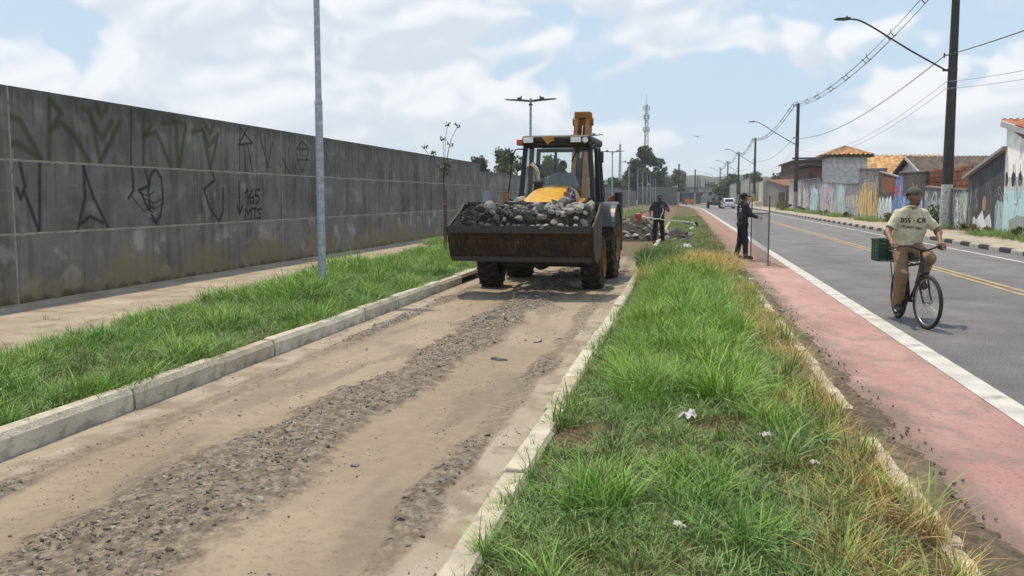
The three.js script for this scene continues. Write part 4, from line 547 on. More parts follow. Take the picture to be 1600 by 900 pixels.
function tree(label, p, H, R, o = {}) {
  const { n = 5000, size = 0.32, c0 = [0.035, 0.06, 0.02], c1 = [0.09, 0.14, 0.045], s = 1, low = 0.3, clumps = 26, tall = 1, group = 'trees along the skyline' } = o;
  const t = thing('broadleaf_tree', label, 'tree', p, 0, group); reseed(s * 131 + 7); const cs = [], limbs = [rod([0, -0.1, 0], [0.1, H * 0.45, 0], R * 0.09, R * 0.06, 8)];
  for (let i = 0; i < clumps; i++) { const a = rnd() * 6.28, k = Math.pow(rnd(), 0.6), y = mix(low, 0.93, rnd()), w = Math.sin(Math.PI * cl((y - low + 0.12) / (1.05 - low))) * R; cs.push([Math.cos(a) * w * k, y * H, Math.sin(a) * w * k, R * rr(0.22, 0.42)]); if (i % 3 === 0) limbs.push(rod([0.05, H * 0.3, 0], [cs[i][0] * 0.9, cs[i][1], cs[i][2] * 0.9], R * 0.04, R * 0.012, 6)); }
  part('trunk', M(limbs), barkMat, t); part('crown', leaves(n, cs, size, c0, c1, s * 17 + 3), leafMat, t); return t;
}
tree('big dark green tree below the tall phone mast', [-8.9, 0, -205], 12.8, 4.6, { n: 9000, size: 0.42, s: 3, clumps: 40, low: 0.16, c0: [0.03, 0.055, 0.022], c1: [0.075, 0.125, 0.045] });
tree('grey-green rounded tree right of the big dark tree', [-1.8, 0, -262], 8.6, 5.0, { n: 6000, size: 0.42, s: 4, low: 0.15, c0: [0.06, 0.09, 0.045], c1: [0.11, 0.15, 0.075] });
tree('small pale tree between the big tree and the mown strip', [-6.5, 0, -270], 7, 4, { n: 4000, size: 0.42, s: 14, low: 0.1, c0: [0.07, 0.1, 0.05], c1: [0.12, 0.16, 0.08] });
tree('round dark tree above the pale far walls, nearest the road', [13.4, 0, -268], 7.8, 4.8, { n: 6000, size: 0.4, s: 5, low: 0.12, c0: [0.02, 0.045, 0.015], c1: [0.07, 0.13, 0.04] });
tree('round dark tree behind the fourth power pole', [17, 0, -245], 8.2, 4.6, { n: 6000, size: 0.4, s: 6, low: 0.12, c0: [0.02, 0.045, 0.015], c1: [0.06, 0.11, 0.035] });
tree('dark tree behind the overgrown wall by the brick house', [22, 0, -215], 7.2, 4.5, { n: 5000, size: 0.38, s: 7, low: 0.15, c0: [0.02, 0.045, 0.015], c1: [0.06, 0.11, 0.035] });
[['leafy treetop showing over the wall, left of the cab', -15.2, -78, 5.9, 2.6], ['treetop over the wall nearest the step in its top', -18.5, -82, 5.2, 1.9], ['treetop over the wall touching the cab', -13.0, -88, 5.7, 2.3]].forEach(([l, x, z, H, R], i) => tree(l, [x, 0, z], H, R, { n: 4200, size: 0.2, s: 30 + i, low: 0.3, c0: [0.06, 0.085, 0.03], c1: [0.12, 0.15, 0.055] }));
[['bush top low over the far wall right of the cab', -14, -150, 4.6, 2.4], ['tree showing between the cab and the big dark tree', -14.5, -190, 5.6, 3.2]].forEach(([l, x, z, H, R], i) => tree(l, [x, 0, z], H, R, { n: 3500, size: 0.3, s: 40 + i, low: 0.2 }));
for (let i = 0; i < 7; i++) tree('one of the small hazy trees at the far end of the street', [-34 + i * 11, 0, -340 - (i % 3) * 22], 6 + (i % 3), 4.5, { n: 2200, size: 0.6, s: 60 + i, low: 0.05, clumps: 16, group: 'hazy far trees' });
{
  const P = field(lin(-700, 500, 90), lin(-620, -1300, 14), (x, z) => 44 * sm(-620, -960, z) * (0.55 + 0.35 * n2(x * 0.004 + 2, 1.5) + 0.2 * fbm(x * 0.015, z * 0.01, 3)) - 1, (x, z) => { const k = 0.8 + 0.5 * fbm(x * 0.05, z * 0.05, 4); return [0.055 * k, 0.085 * k, 0.04 * k]; });
  setting('hills', P, soilMat);
  // weeds growing along the far walls
  const bush = (l, x, z, H, R, c0, c1, s) => { const t = thing('shrub', l, 'shrub', [x, 0.1, z], 0, 'weeds along the painted walls'); reseed(s); const cs = Array.from({ length: 7 }, () => [rr(-0.3, 0.3) * R, rr(0.15, 0.75) * H, rr(-1, 1) * R, H * rr(0.2, 0.34)]); part('foliage', leaves(520, cs, 0.11, c0, c1, s), leafMat, t); part('stem', M([0, 1, 2].map((i) => rod([0, 0, (i - 1) * R * 0.4], [0.05, H * 0.7, (i - 1) * R * 0.6], 0.02, 0.008, 5))), barkMat, t); return t; };
  const G0 = [0.04, 0.07, 0.02], G1 = [0.10, 0.14, 0.045], Y0 = [0.14, 0.13, 0.04], Y1 = [0.25, 0.2, 0.07];
  bush('dark weed bush at the foot of the big power pole', 12.3, -49.2, 1.35, 0.8, G0, G1, 201); bush('low dry weeds under the grey lean-to wall', 12.15, -41.5, 0.55, 1.7, [0.09, 0.09, 0.035], [0.2, 0.17, 0.08], 202); bush('low weeds at the right edge below the white house', 12.1, -37.5, 0.5, 2.0, G0, [0.16, 0.17, 0.06], 203);
  bush('weeds left of the yellow pier', 12.2, -73, 0.55, 1.6, G0, G1, 204); bush('green weeds under the blue letters', 12.2, -57, 0.7, 2.2, G0, [0.14, 0.14, 0.05], 205); bush('grass clump below the faded pink wall', 12.2, -84, 0.5, 2.6, G0, G1, 206); bush('weeds beneath the dark lettered wall', 12.2, -98, 0.8, 3, G0, G1, 207);
  bush('dry shrub at the foot of the second power pole', 11.6, -111, 0.9, 2.2, Y0, Y1, 208); bush('yellowish shrub before the grey shed gate', 12.2, -126, 1.5, 3, [0.07, 0.08, 0.03], [0.2, 0.17, 0.07], 209); bush('tall creeper covering the pale stained wall', 12.3, -172, 4.2, 3.5, G0, [0.12, 0.15, 0.05], 210); bush('yellow flowering bush beside the whitewashed pier', 12.0, -166, 2.6, 2.2, [0.2, 0.16, 0.03], [0.32, 0.24, 0.05], 211);
}
{ // staked sapling in the verge
  const t = thing('sapling', 'thin staked sapling with a few leaves beside the wall pavement', 'tree', [-6.3, 0.1, -23.7]);
  part('stake', M(rod([0.06, -0.1, 0], [0.06, 1.75, 0], 0.022, 0.02, 7)), mat([0.16, 0.09, 0.05], 0.9, { map: T.mottle }), t);
  const tips = [[-0.5, 2.85, 0.1], [0.12, 3.45, 0], [0.42, 3.4, 0.1], [-0.05, 3.1, -0.2], [-0.25, 2.7, 0.15], [0.2, 2.95, 0.1]];
  part('trunk', M(pipe([[0, -0.05, 0], [0.02, 1.0, 0], [0.0, 1.9, 0], [0.03, 2.5, 0]], 0.015, 16, 6), tips.map((q, i) => pipe([[0.02, 2.0 + i * 0.07, 0], [q[0] * 0.55, q[1] - 0.35, q[2] * 0.5], q], 0.006, 10, 5))), barkMat, t);
  part('crown', leaves(130, [...tips.map((q) => [...q, 0.10]), [0.03, 2.3, 0, 0.22], [0.1, 2.45, 0, 0.15]], 0.062, [0.06, 0.075, 0.03], [0.12, 0.14, 0.05], 77), leafMat, t);
  part('tie', M(rod([0.03, 1.35, 0], [0.03, 1.40, 0], 0.05, 0.05, 8)), mat([0.4, 0.2, 0.08], 0.9), t);
}

// ---------------------------------------------------------------- grass
const bladeMat = mat([1, 1, 1], 0.62, { vertexColors: true, transmission: 0.3, thickness: 0 });
function tuft(s, n, h, w, lean, spread, tip, base) {
  reseed(s); const P = [], C = [], I = [], N = [];
  for (let b = 0; b < n; b++) {
    const a = rnd() * 6.283, r = spread * Math.sqrt(rnd()), x0 = Math.cos(a) * r, z0 = Math.sin(a) * r, d = a + rr(-0.9, 0.9), hh = h * rr(0.45, 1.05), le = lean * rr(0.3, 1.4), ww = w * rr(0.6, 1.2), dx = Math.cos(d), dz = Math.sin(d), sx = -dz, sz = dx, tw = rr(-0.5, 0.5), k = rr(0.7, 1.3), seg = 3, v0 = P.length / 3, tipk = rnd() < 0.12 ? 1 : 0;
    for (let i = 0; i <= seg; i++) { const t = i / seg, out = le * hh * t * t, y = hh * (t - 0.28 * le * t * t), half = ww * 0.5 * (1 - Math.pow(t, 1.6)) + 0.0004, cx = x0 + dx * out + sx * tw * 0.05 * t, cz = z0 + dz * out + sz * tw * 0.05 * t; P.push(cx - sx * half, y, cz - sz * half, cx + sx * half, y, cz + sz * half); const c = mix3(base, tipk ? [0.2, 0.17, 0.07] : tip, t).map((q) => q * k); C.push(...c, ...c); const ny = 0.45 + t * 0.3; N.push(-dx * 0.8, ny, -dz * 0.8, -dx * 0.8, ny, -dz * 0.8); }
    for (let i = 0; i < seg; i++) { const q = v0 + i * 2; I.push(q, q + 1, q + 2, q + 1, q + 3, q + 2); }
  }
  const g = new THREE.BufferGeometry(); g.setAttribute('position', new THREE.Float32BufferAttribute(P, 3)); g.setAttribute('color', new THREE.Float32BufferAttribute(C, 3)); g.setIndex(I); g.computeVertexNormals(); return g;
}
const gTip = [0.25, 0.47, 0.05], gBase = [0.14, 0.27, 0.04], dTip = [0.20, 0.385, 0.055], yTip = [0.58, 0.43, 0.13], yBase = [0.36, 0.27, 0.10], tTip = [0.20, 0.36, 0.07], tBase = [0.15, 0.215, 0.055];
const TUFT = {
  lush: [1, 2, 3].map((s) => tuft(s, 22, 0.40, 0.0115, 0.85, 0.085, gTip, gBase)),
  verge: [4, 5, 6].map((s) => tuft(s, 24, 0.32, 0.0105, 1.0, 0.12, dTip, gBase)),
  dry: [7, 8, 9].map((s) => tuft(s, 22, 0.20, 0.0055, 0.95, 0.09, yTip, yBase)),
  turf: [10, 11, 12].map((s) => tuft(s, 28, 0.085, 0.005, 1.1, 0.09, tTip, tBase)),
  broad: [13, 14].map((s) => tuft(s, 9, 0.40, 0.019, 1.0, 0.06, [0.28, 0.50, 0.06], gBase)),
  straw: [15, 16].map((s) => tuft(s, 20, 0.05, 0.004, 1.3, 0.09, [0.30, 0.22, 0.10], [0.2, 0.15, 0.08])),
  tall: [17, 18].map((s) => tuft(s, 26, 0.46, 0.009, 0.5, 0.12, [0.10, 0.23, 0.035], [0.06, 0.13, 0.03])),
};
const spots = Object.fromEntries(Object.keys(TUFT).map((k) => [k, []]));
const put = (k, x, y, z, s, c) => spots[k].push([x, y, z, s, c, rnd() * 6.28, rr(-0.38, 0.38), rr(-0.38, 0.38)]);
reseed(2024);
{
  // median: where it is lush, dry, clipped or bare
  const lushAmt = (x, z) => {
    const e = (cx, cz, rx, rz) => 1 - sm(0.55, 1.05, Math.hypot((x - cx) / rx, (z - cz) / rz) + 0.22 * fbm(x * 2.4, z * 2.4, 3));
    let a = Math.max(e(-0.38, -4.5, 0.36, 0.42), e(0.02, -4.75, 0.3, 0.4) * 0.85, e(-0.62, -3.6, 0.22, 0.3) * 0.5, e(0.30, -4.25, 0.25, 0.35) * 0.6);
    a = Math.max(a, e(0.25, -7.1, 0.34, 0.65) * 1.0, e(0.62, -6.2, 0.22, 0.4) * 0.7);
    a = Math.max(a, sm(-6.35, -7.1, z + 0.5 * n2(x * 1.8, 3) - 0.3 * x) * sm(0.85, 0.5, x + 0.12 * n2(z, 7) + 0.1 * sm(-9, -6, z) * 1.5) * sm(-17.3, -16.4, z));
    return a;
  };
  const bare = (x, z) => Math.max(1 - sm(0.5, 1, Math.hypot((x + 0.62) / 0.28, (z + 5.75) / 0.42) + 0.3 * n2(x * 5, z * 5)), (1 - sm(0.5, 1, Math.hypot((x - 0.32) / 0.22, (z + 6.25) / 0.35) + 0.3 * n2(x * 5, z * 5))) * 0.9, (1 - sm(0.5, 1, Math.hypot((x - 0.55) / 0.25, (z + 5.1) / 0.3) + 0.3 * n2(x * 5, z * 5))) * 0.7, 0.75 * sm(0.12, 0.34, fbm(x * 1.7 + 2.2, z * 1.5 + 4, 3)));
  const area = (n, z0, z1, fn) => { for (let i = 0; i < n; i++) { const x = rr(-0.86, 1.2), z = rr(z0, z1); fn(x, z); } };
  area(11500, -3.2, -18, (x, z) => { const b = bare(x, z), l = lushAmt(x, z), d = sm(0.72, 1.05, x + 0.2 * fbm(x * 2, z * 0.9, 3)); if (rnd() < b * 0.93) { if (rnd() < 0.25) put('straw', x, medianH(x, z), z, rr(0.6, 1.1), rr(0.7, 1.1)); return; } if (rnd() < d) { if (rnd() < 0.5) put('straw', x, medianH(x, z), z, rr(0.7, 1.3), rr(0.8, 1.2)); return; } if (l > 0.7 && rnd() < 0.5) return; put(rnd() < 0.16 ? 'straw' : 'turf', x, medianH(x, z), z, rr(0.6, 1.35), rr(0.75, 1.2)); });
  area(6200, -3.2, -18, (x, z) => { const l = lushAmt(x, z); if (x < -0.68 || rnd() > l * 0.9 || bare(x, z) > 0.85 && z > -6.3) return; const h = 0.36 + 0.5 * l + 0.55 * fbm(x * 2.4 + 9, z * 1.6, 3); put(rnd() < 0.2 ? 'broad' : 'lush', x, medianH(x, z) - 0.01, z, cl(h, 0.3, 1.25) * rr(0.75, 1.15) * (z < -10 ? 0.95 : z > -5.6 ? 0.9 : 0.85) * mix(0.55, 1, sm(-0.7, -0.35, x)), rr(0.72, 1.18)); });
  area(3900, -3.2, -18, (x, z) => { const d = sm(0.52, 0.80, x + 0.18 * fbm(x * 2, z * 0.9, 3)) * (0.3 + 0.7 * sm(-0.2, 0.25, fbm(x * 3, z * 1.1 + 6, 3))); if (rnd() > d) return; put(rnd() < 0.07 ? 'lush' : 'dry', x, medianH(x, z) - 0.005, z, rr(0.5, 1.1), rr(0.75, 1.2)); });
  area(220, -3.3, -4.6, (x, z) => { if (x < 0.4 || rnd() > sm(0.4, 0.8, x) * 0.55) return; put('dry', x, medianH(x, z), z, rr(0.6, 1.15), rr(0.8, 1.15)); });
  // dry yellow clumps and a tall dark clump beyond the kerb end
  for (let i = 0; i < 820; i++) { const a = rnd() * 6.28, r = Math.sqrt(rnd()); const x = 0.34 + Math.cos(a) * r * 0.8, z = -20.3 + Math.sin(a) * r * 2.1, gr = x < 0.0 && rnd() < 0.35; put(gr ? 'lush' : 'dry', x, 0.09, z, gr ? rr(0.7, 1.0) : rr(1.2, 1.9), rr(0.85, 1.2)); }
  for (let i = 0; i < 420; i++) { const a = rnd() * 6.28, r = Math.sqrt(rnd()); const x = -0.55 + Math.cos(a) * r * 0.45, z = -21.4 + Math.sin(a) * r * 1.9; put('tall', x, 0.08, z, rr(0.75, 1.1), rr(0.8, 1.15)); }
  for (let i = 0; i < 620; i++) { const x = rr(-0.8, 0.75), z = rr(-16.2, -19.2); put(rnd() < 0.85 ? 'dry' : 'lush', x, medianH(x, z) - 0.01, z, rr(0.7, 1.4), rr(0.8, 1.2)); }
  // short stubble on the mown part
  for (let i = 0; i < 9000; i++) { const x = rr(-0.85, 1.25), z = -18 - Math.pow(rnd(), 1.4) * 60; put(rnd() < 0.45 + 0.3 * sm(0.2, 1.1, x) ? 'straw' : 'turf', x, z > -26 ? medianH(x, z) : 0.055, z, rr(0.8, 1.6), rr(0.75, 1.15)); }
  // stray blades leaning over the kerb
  for (let i = 0; i < 26; i++) { const z = rr(-3.4, -12); put(rnd() < 0.5 ? 'broad' : 'lush', -0.84 + rr(-0.02, 0.04), 0.09, z, rr(0.35, 0.7), rr(0.8, 1.15)); }
  // left verge
  const vergeAmt = (x, z) => { const ve = vergeEdge(z), edge = sm(ve - 0.05, ve + 0.45, x + 0.2 * fbm(z * 0.9, x, 3)); return edge * (0.65 + 0.5 * fbm(x * 0.9 + 4, z * 0.6, 3)); };
  for (let i = 0; i < 15500; i++) { const x = rr(-8.2, -4.28), z = -3.6 - Math.pow(rnd(), 1.15) * 26, a = vergeAmt(x, z); if (rnd() > a * 1.25) continue; const near = sm(-5.6, -4.4, x); const h = (0.74 + 0.95 * fbm(x * 0.9, z * 0.6 + 3, 3)) * mix(1, 0.75, near) * mix(0.45, 1, sm(0.1, 1.2, x - vergeEdge(z))); put(rnd() < 0.06 ? 'broad' : rnd() < 0.3 ? 'lush' : rnd() < 0.05 ? 'dry' : 'verge', x, vergeH(x, z) - 0.01, z, cl(h, 0.3, 1.45) * rr(0.7, 1.2), rr(0.7, 1.2)); }
  for (let i = 0; i < 6500; i++) { const x = rr(-8.3, -4.28), z = -3.6 - rnd() * 27; if (rnd() > vergeAmt(x, z) + 0.04) continue; put(rnd() < 0.25 ? 'straw' : 'turf', x, vergeH(x, z), z, rr(1.0, 1.9), rr(0.7, 1.1)); }
  for (const [cx, cz, r, n, s] of [[-5.6, -12.9, 0.5, 90, 1.1], [-6.4, -12.0, 0.4, 40, 0.9], [-6.9, -18.5, 0.6, 60, 1.1], [-6.6, -16.8, 0.7, 60, 1.05], [-5.2, -19, 0.6, 50, 0.9], [-6.0, -9.4, 0.35, 25, 0.8]]) for (let i = 0; i < n; i++) { const a = rnd() * 6.28, q = r * Math.sqrt(rnd()); put(rnd() < 0.25 ? 'broad' : 'lush', cx + Math.cos(a) * q, 0.11, cz + Math.sin(a) * q, s * rr(0.7, 1.15), rr(0.7, 1.15)); }
  for (let i = 0; i < 6000; i++) { const x = rr(-8.6, -4.4), z = -29 - Math.pow(rnd(), 1.3) * 70; put(rnd() < 0.35 ? 'dry' : 'verge', x, 0.08, z, rr(0.5, 1.1), rr(0.7, 1.15)); }
  for (let i = 0; i < 2600; i++) { const z = -30 - rnd() * 90, x = 12.42 - Math.pow(rnd(), 2) * 1.2; if (n2(z * 0.15, 4) < -0.1) continue; put(rnd() < 0.4 ? 'dry' : 'verge', x, 0.12, z, rr(0.6, 1.4), rr(0.7, 1.1)); }
}
const colourOf = { lush: 'long bright green grass on the median', verge: 'dense green grass of the verges', dry: 'dry yellow grass tufts', turf: 'short clipped green turf', broad: 'broad-bladed bright grass leaves', straw: 'short straw-coloured stubble', tall: 'tall dark green grass clump' };
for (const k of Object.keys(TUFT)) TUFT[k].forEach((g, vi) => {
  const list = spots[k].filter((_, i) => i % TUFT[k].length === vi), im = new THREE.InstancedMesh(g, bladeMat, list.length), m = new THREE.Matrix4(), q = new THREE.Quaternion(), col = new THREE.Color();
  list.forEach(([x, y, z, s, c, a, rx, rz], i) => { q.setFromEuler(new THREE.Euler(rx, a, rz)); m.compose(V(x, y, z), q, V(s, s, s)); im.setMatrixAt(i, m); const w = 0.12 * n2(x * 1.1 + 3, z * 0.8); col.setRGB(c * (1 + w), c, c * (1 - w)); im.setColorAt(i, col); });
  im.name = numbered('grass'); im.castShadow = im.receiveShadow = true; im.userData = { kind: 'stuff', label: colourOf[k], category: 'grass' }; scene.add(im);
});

// ---------------------------------------------------------------- gravel and loose stones
const rockMat = mat([1, 1, 1], 1.0, { specularIntensity: 0.25, flatShading: true, ...bmp(T.bump, 0.004) }), rockTones = [[0.47, 0.46, 0.43], [0.37, 0.365, 0.345], [0.55, 0.54, 0.505], [0.16, 0.155, 0.145], [0.62, 0.61, 0.57]].map((c) => mat(c, 0.92, { flatShading: true, map: reps(T.mottle, 3), ...bmp(reps(T.bump, 4), 0.01) }));
function scatter(name, geos, list, label, m = rockMat) { geos.forEach((g, vi) => { const l = list.filter((_, i) => i % geos.length === vi), im = new THREE.InstancedMesh(g, m, l.length), M4 = new THREE.Matrix4(), q = new THREE.Quaternion(), c = new THREE.Color(); l.forEach(([x, y, z, s, k], i) => { q.setFromEuler(new THREE.Euler(hash(i, 1) * 6.3, hash(i, 2) * 6.3, hash(i, 3) * 6.3)); M4.compose(V(x, y, z), q, V(s, s * 0.8, s)); im.setMatrixAt(i, M4); c.setRGB(...k); im.setColorAt(i, c); }); im.name = numbered(name); im.castShadow = im.receiveShadow = true; im.userData = { kind: 'stuff', label, category: 'gravel' }; scene.add(im); }); }
const pebbleGeo = [301, 302, 303, 304].map((s) => stoneGeo(s, 0, 5, 0.7)), boulderGeo = [311, 312, 313, 314, 315, 316, 317, 318].map((s) => stoneGeo(s, 1, 8, 0.8));
{
  reseed(99); const L = [];
  for (let i = 0; i < 120000; i++) { const x = rr(TX0 + 0.03, TX1 - 0.02), z = TZ0 - 0.4 - Math.pow(rnd(), 1.3) * 22.4, g = gravelAmt(x, z); const patchy = sm(-0.35, 0.35, fbm(x * 2.1, z * 1.4, 3)); if (rnd() > g * g * (0.14 + 0.5 * patchy) + 0.004) continue; const s = 0.0035 + 0.019 * Math.pow(rnd(), 3.4) + (rnd() < 0.015 ? 0.014 : 0), k = rr(0.15, 0.42), w = rr(0.015, 0.05); L.push([x, trackH(x, z) + s * 0.05, z, s * (z < -9 ? 1.25 : 1), [k + w, k, k * 0.93 - w * 0.6]]); }
  scatter('gravel', pebbleGeo, L, 'crushed grey stone ridge and scattered grit on the dirt track');
  const K = []; for (let i = 0; i < 9000; i++) { const x = rr(TX0 + 0.1, TX1 - 0.1), z = TZ0 - 0.4 - Math.pow(rnd(), 1.3) * 18; if (gravelAmt(x, z) > 0.5 || n2(x * 1.6, z * 1.1) < -0.05) continue; const s = 0.003 + 0.009 * Math.pow(rnd(), 4), k = rr(0.16, 0.30); K.push([x, trackH(x, z) + s * 0.1, z, s, [k * 1.12, k, k * 0.8]]); }
  scatter('sand_crumbs', pebbleGeo, K, 'small crumbs of dry mud on the sandy ruts');
  const D = []; for (let i = 0; i < 2600; i++) { const z = -3 - Math.pow(rnd(), 1.2) * 16, x = 1.3 + rnd() * rnd() * 0.36, s = 0.004 + 0.013 * Math.pow(rnd(), 4), k = rr(0.08, 0.24); D.push([x, 0.016 + s * 0.2, z, s, [k * 1.08, k, k * 0.85]]); }
  scatter('grit', pebbleGeo, D, 'brown grit along the edge of the cycle path');
  for (const [x, z, s, l] of [[-1.62, -10.3, 0.11, 'flat pale stone lying in the right wheel rut, larger of two'], [-1.83, -9.0, 0.085, 'flat pale stone in the right wheel rut, nearer of two'], [-1.98, -5.25, 0.05, 'small grey stone alone in the sandy rut near the camera'], [-2.55, -12.0, 0.09, 'pale flat stone on the gravel ridge before the loader']]) { const o = solo('loose_stone', boulderGeo[Math.floor(s * 97) % 8], rockTones[2], l, 'stone', 'loose stones on the track'); o.position.set(x, trackH(x, z) + s * 0.12, z); o.scale.set(s, s * 0.4, s * 0.8); o.rotation.y = x * 7; }
}
// litter
{
  const white = mat([0.68, 0.68, 0.68], 0.7, { map: T.mottle });
  const scrap = (l, x, z, s, seedn) => { const g = new THREE.PlaneGeometry(1, 1, 8, 8), p = g.attributes.position; for (let i = 0; i < p.count; i++) { const a = p.getX(i), b = p.getY(i); p.setXYZ(i, a * (1 + 0.5 * n2(b * 3 + seedn, 1)), 0.18 + 0.35 * n2(a * 3 + seedn, b * 3) + 0.15 * n2(a * 7, b * 7 + seedn), b * 0.7 * (1 + 0.5 * n2(a * 3, seedn))); } g.computeVertexNormals(); const o = solo('paper_scrap', M(g), white, l, 'litter', 'litter on the grass'); o.position.set(x, (z > -26 ? medianH(x, z) : 0.06) + 0.045, z); o.scale.setScalar(s); o.rotation.y = seedn; return o; };
  scrap('crumpled white paper lying between the bright grass tufts', 0.06, -6.25, 0.14, 1.3); scrap('tiny white scrap near the front clump of grass', 0.0, -4.15, 0.06, 2.1); scrap('white scrap in the turf right of the bright tuft', 0.52, -5.8, 0.075, 3.7); scrap('small white scrap at the edge of the dry grass', 0.75, -5.3, 0.06, 4.4);
  [[0.1, -29], [-0.4, -37], [0.3, -45], [0.6, -52], [-0.2, -58]].forEach(([x, z], i) => scrap(['white scrap on the mown strip right of the trimmer worker', 'second scrap on the mown strip beyond the trimmer worker', 'third scrap along the mown strip', 'fourth scrap along the mown strip, near the cycle path', 'farthest scrap on the mown strip'][i], x, z, 0.28, 5 + i));
}
// ---------------------------------------------------------------- backhoe loader
const LPOS = [-2.545, 0.0, -16.55], LTURN = -0.035;
const yellow = mat([0.84, 0.47, 0.04], 0.42, { map: reps(T.mottle, 1.4), clearcoat: 0.3, clearcoatRoughness: 0.3 }), oldYellow = mat([0.40, 0.165, 0.03], 0.7, { map: reps(T.mottle, 2), ...bmp(T.bump, 0.006) }), blackMetal = mat([0.025, 0.026, 0.03], 0.5, { map: T.mottle }), rubber = mat([0.030, 0.029, 0.028], 0.85, { map: reps(T.soil, 1.5), ...bmp(T.bump, 0.004) }), dustyRubber = mat([0.085, 0.075, 0.062], 0.95, { map: reps(T.soil, 1.5), ...bmp(T.bump, 0.004) }), chrome = mat([0.62, 0.62, 0.62], 0.25, { metalness: 0.95 }), bucketMat = mat([0.85, 0.78, 0.70], 0.75, { map: reps(T.rust, 0.9), metalness: 0.15, ...bmp(reps(T.bump, 1.5), 0.008) }), wornEdge = mat([0.085, 0.072, 0.06], 0.65, { metalness: 0.2, map: reps(T.mottle, 2) }), glassMat = mat([0.86, 0.93, 0.93], 0.02, { transmission: 1, thickness: 0, ior: 1.5 }), darkPlastic = mat([0.018, 0.018, 0.02], 0.6), lensMat = mat([0.75, 0.75, 0.72], 0.15, { clearcoat: 1 }), interior = mat([0.06, 0.06, 0.065], 0.8);
const L = thing('backhoe_loader', 'yellow and black backhoe loader carrying a dark front bucket full of rubble', 'loader', LPOS, LTURN);
function wheel(R, w, rimR, n, x, y, z, s, lugH, rimMat) {
  const g = new THREE.Group(); g.name = 'wheel'; L.add(g); g.position.set(x, y, z);
  const pr = [[rimR, -w * 0.42], [rimR + (R - rimR) * 0.25, -w * 0.5], [R * 0.9, -w * 0.5], [R - lugH, -w * 0.42], [R - lugH * 0.8, 0], [R - lugH, w * 0.42], [R * 0.9, w * 0.5], [rimR + (R - rimR) * 0.25, w * 0.5], [rimR, w * 0.42]].map((p) => new THREE.Vector2(p[0], p[1]));
  const ty = new THREE.LatheGeometry(pr, 56); ty.rotateZ(Math.PI / 2); const lugs = [];
  for (let i = 0; i < n; i++) for (const side of [-1, 1]) { const a = (i + (side > 0 ? 0.5 : 0)) / n * Math.PI * 2, lug = new THREE.BoxGeometry(w * 0.56, lugH * 1.5, R * 0.105); lug.rotateY(side * 0.5); lug.translate(side * w * 0.235, R - lugH * 0.62, 0); lug.rotateX(a); lugs.push(lug); }
  const t = part('tyre', M(ty), rubber, g); const lg = part('tread_lugs', M(lugs), dustyRubber, t); lg.userData.kind = 'stuff';
  part('rim', M(new THREE.LatheGeometry([[0.03, 0.02], [rimR * 0.45, 0.03], [rimR * 0.62, -0.05], [rimR * 0.9, -0.03], [rimR * 1.03, 0.09], [rimR * 1.05, 0.10]].map((p) => new THREE.Vector2(p[0], p[1] + w * 0.3)), 36).rotateZ(-s * Math.PI / 2), disc(rimR * 1.02, w * 0.3)), rimMat, g);
  const hub = part('hub', M(disc(rimR * 0.3, 0.1, s * w * 0.38), Array.from({ length: 8 }, (_, i) => disc(0.018, 0.04, s * w * 0.42, Math.cos(i * 0.785) * rimR * 0.4, Math.sin(i * 0.785) * rimR * 0.4, 'x', 8))), blackMetal, g); hub.userData.kind = 'stuff';
}
for (const s of [-1, 1]) { wheel(0.475, 0.35, 0.235, 17, s * 0.945, 0.465, 0, s, 0.04, oldYellow); wheel(0.73, 0.46, 0.36, 20, s * 0.90, 0.72, -2.25, s, 0.045, oldYellow); }
part('chassis', M(rb(0.7, 0.34, 3.6, 0.03, 0, 0.78, -1.35), rb(0.55, 0.3, 0.5, 0.03, 0, 0.6, -2.2), bx(1.3, 0.3, 0.9, 0, 0.75, -1.2)), blackMetal, L);
part('front_axle', M(rb(1.6, 0.16, 0.2, 0.04, 0, 0.47, 0), disc(0.14, 0.3, 0, 0.47, 0.0, 'z', 16)), blackMetal, L); part('rear_axle', M(rb(1.5, 0.26, 0.3, 0.05, 0, 0.72, -2.25)), blackMetal, L);
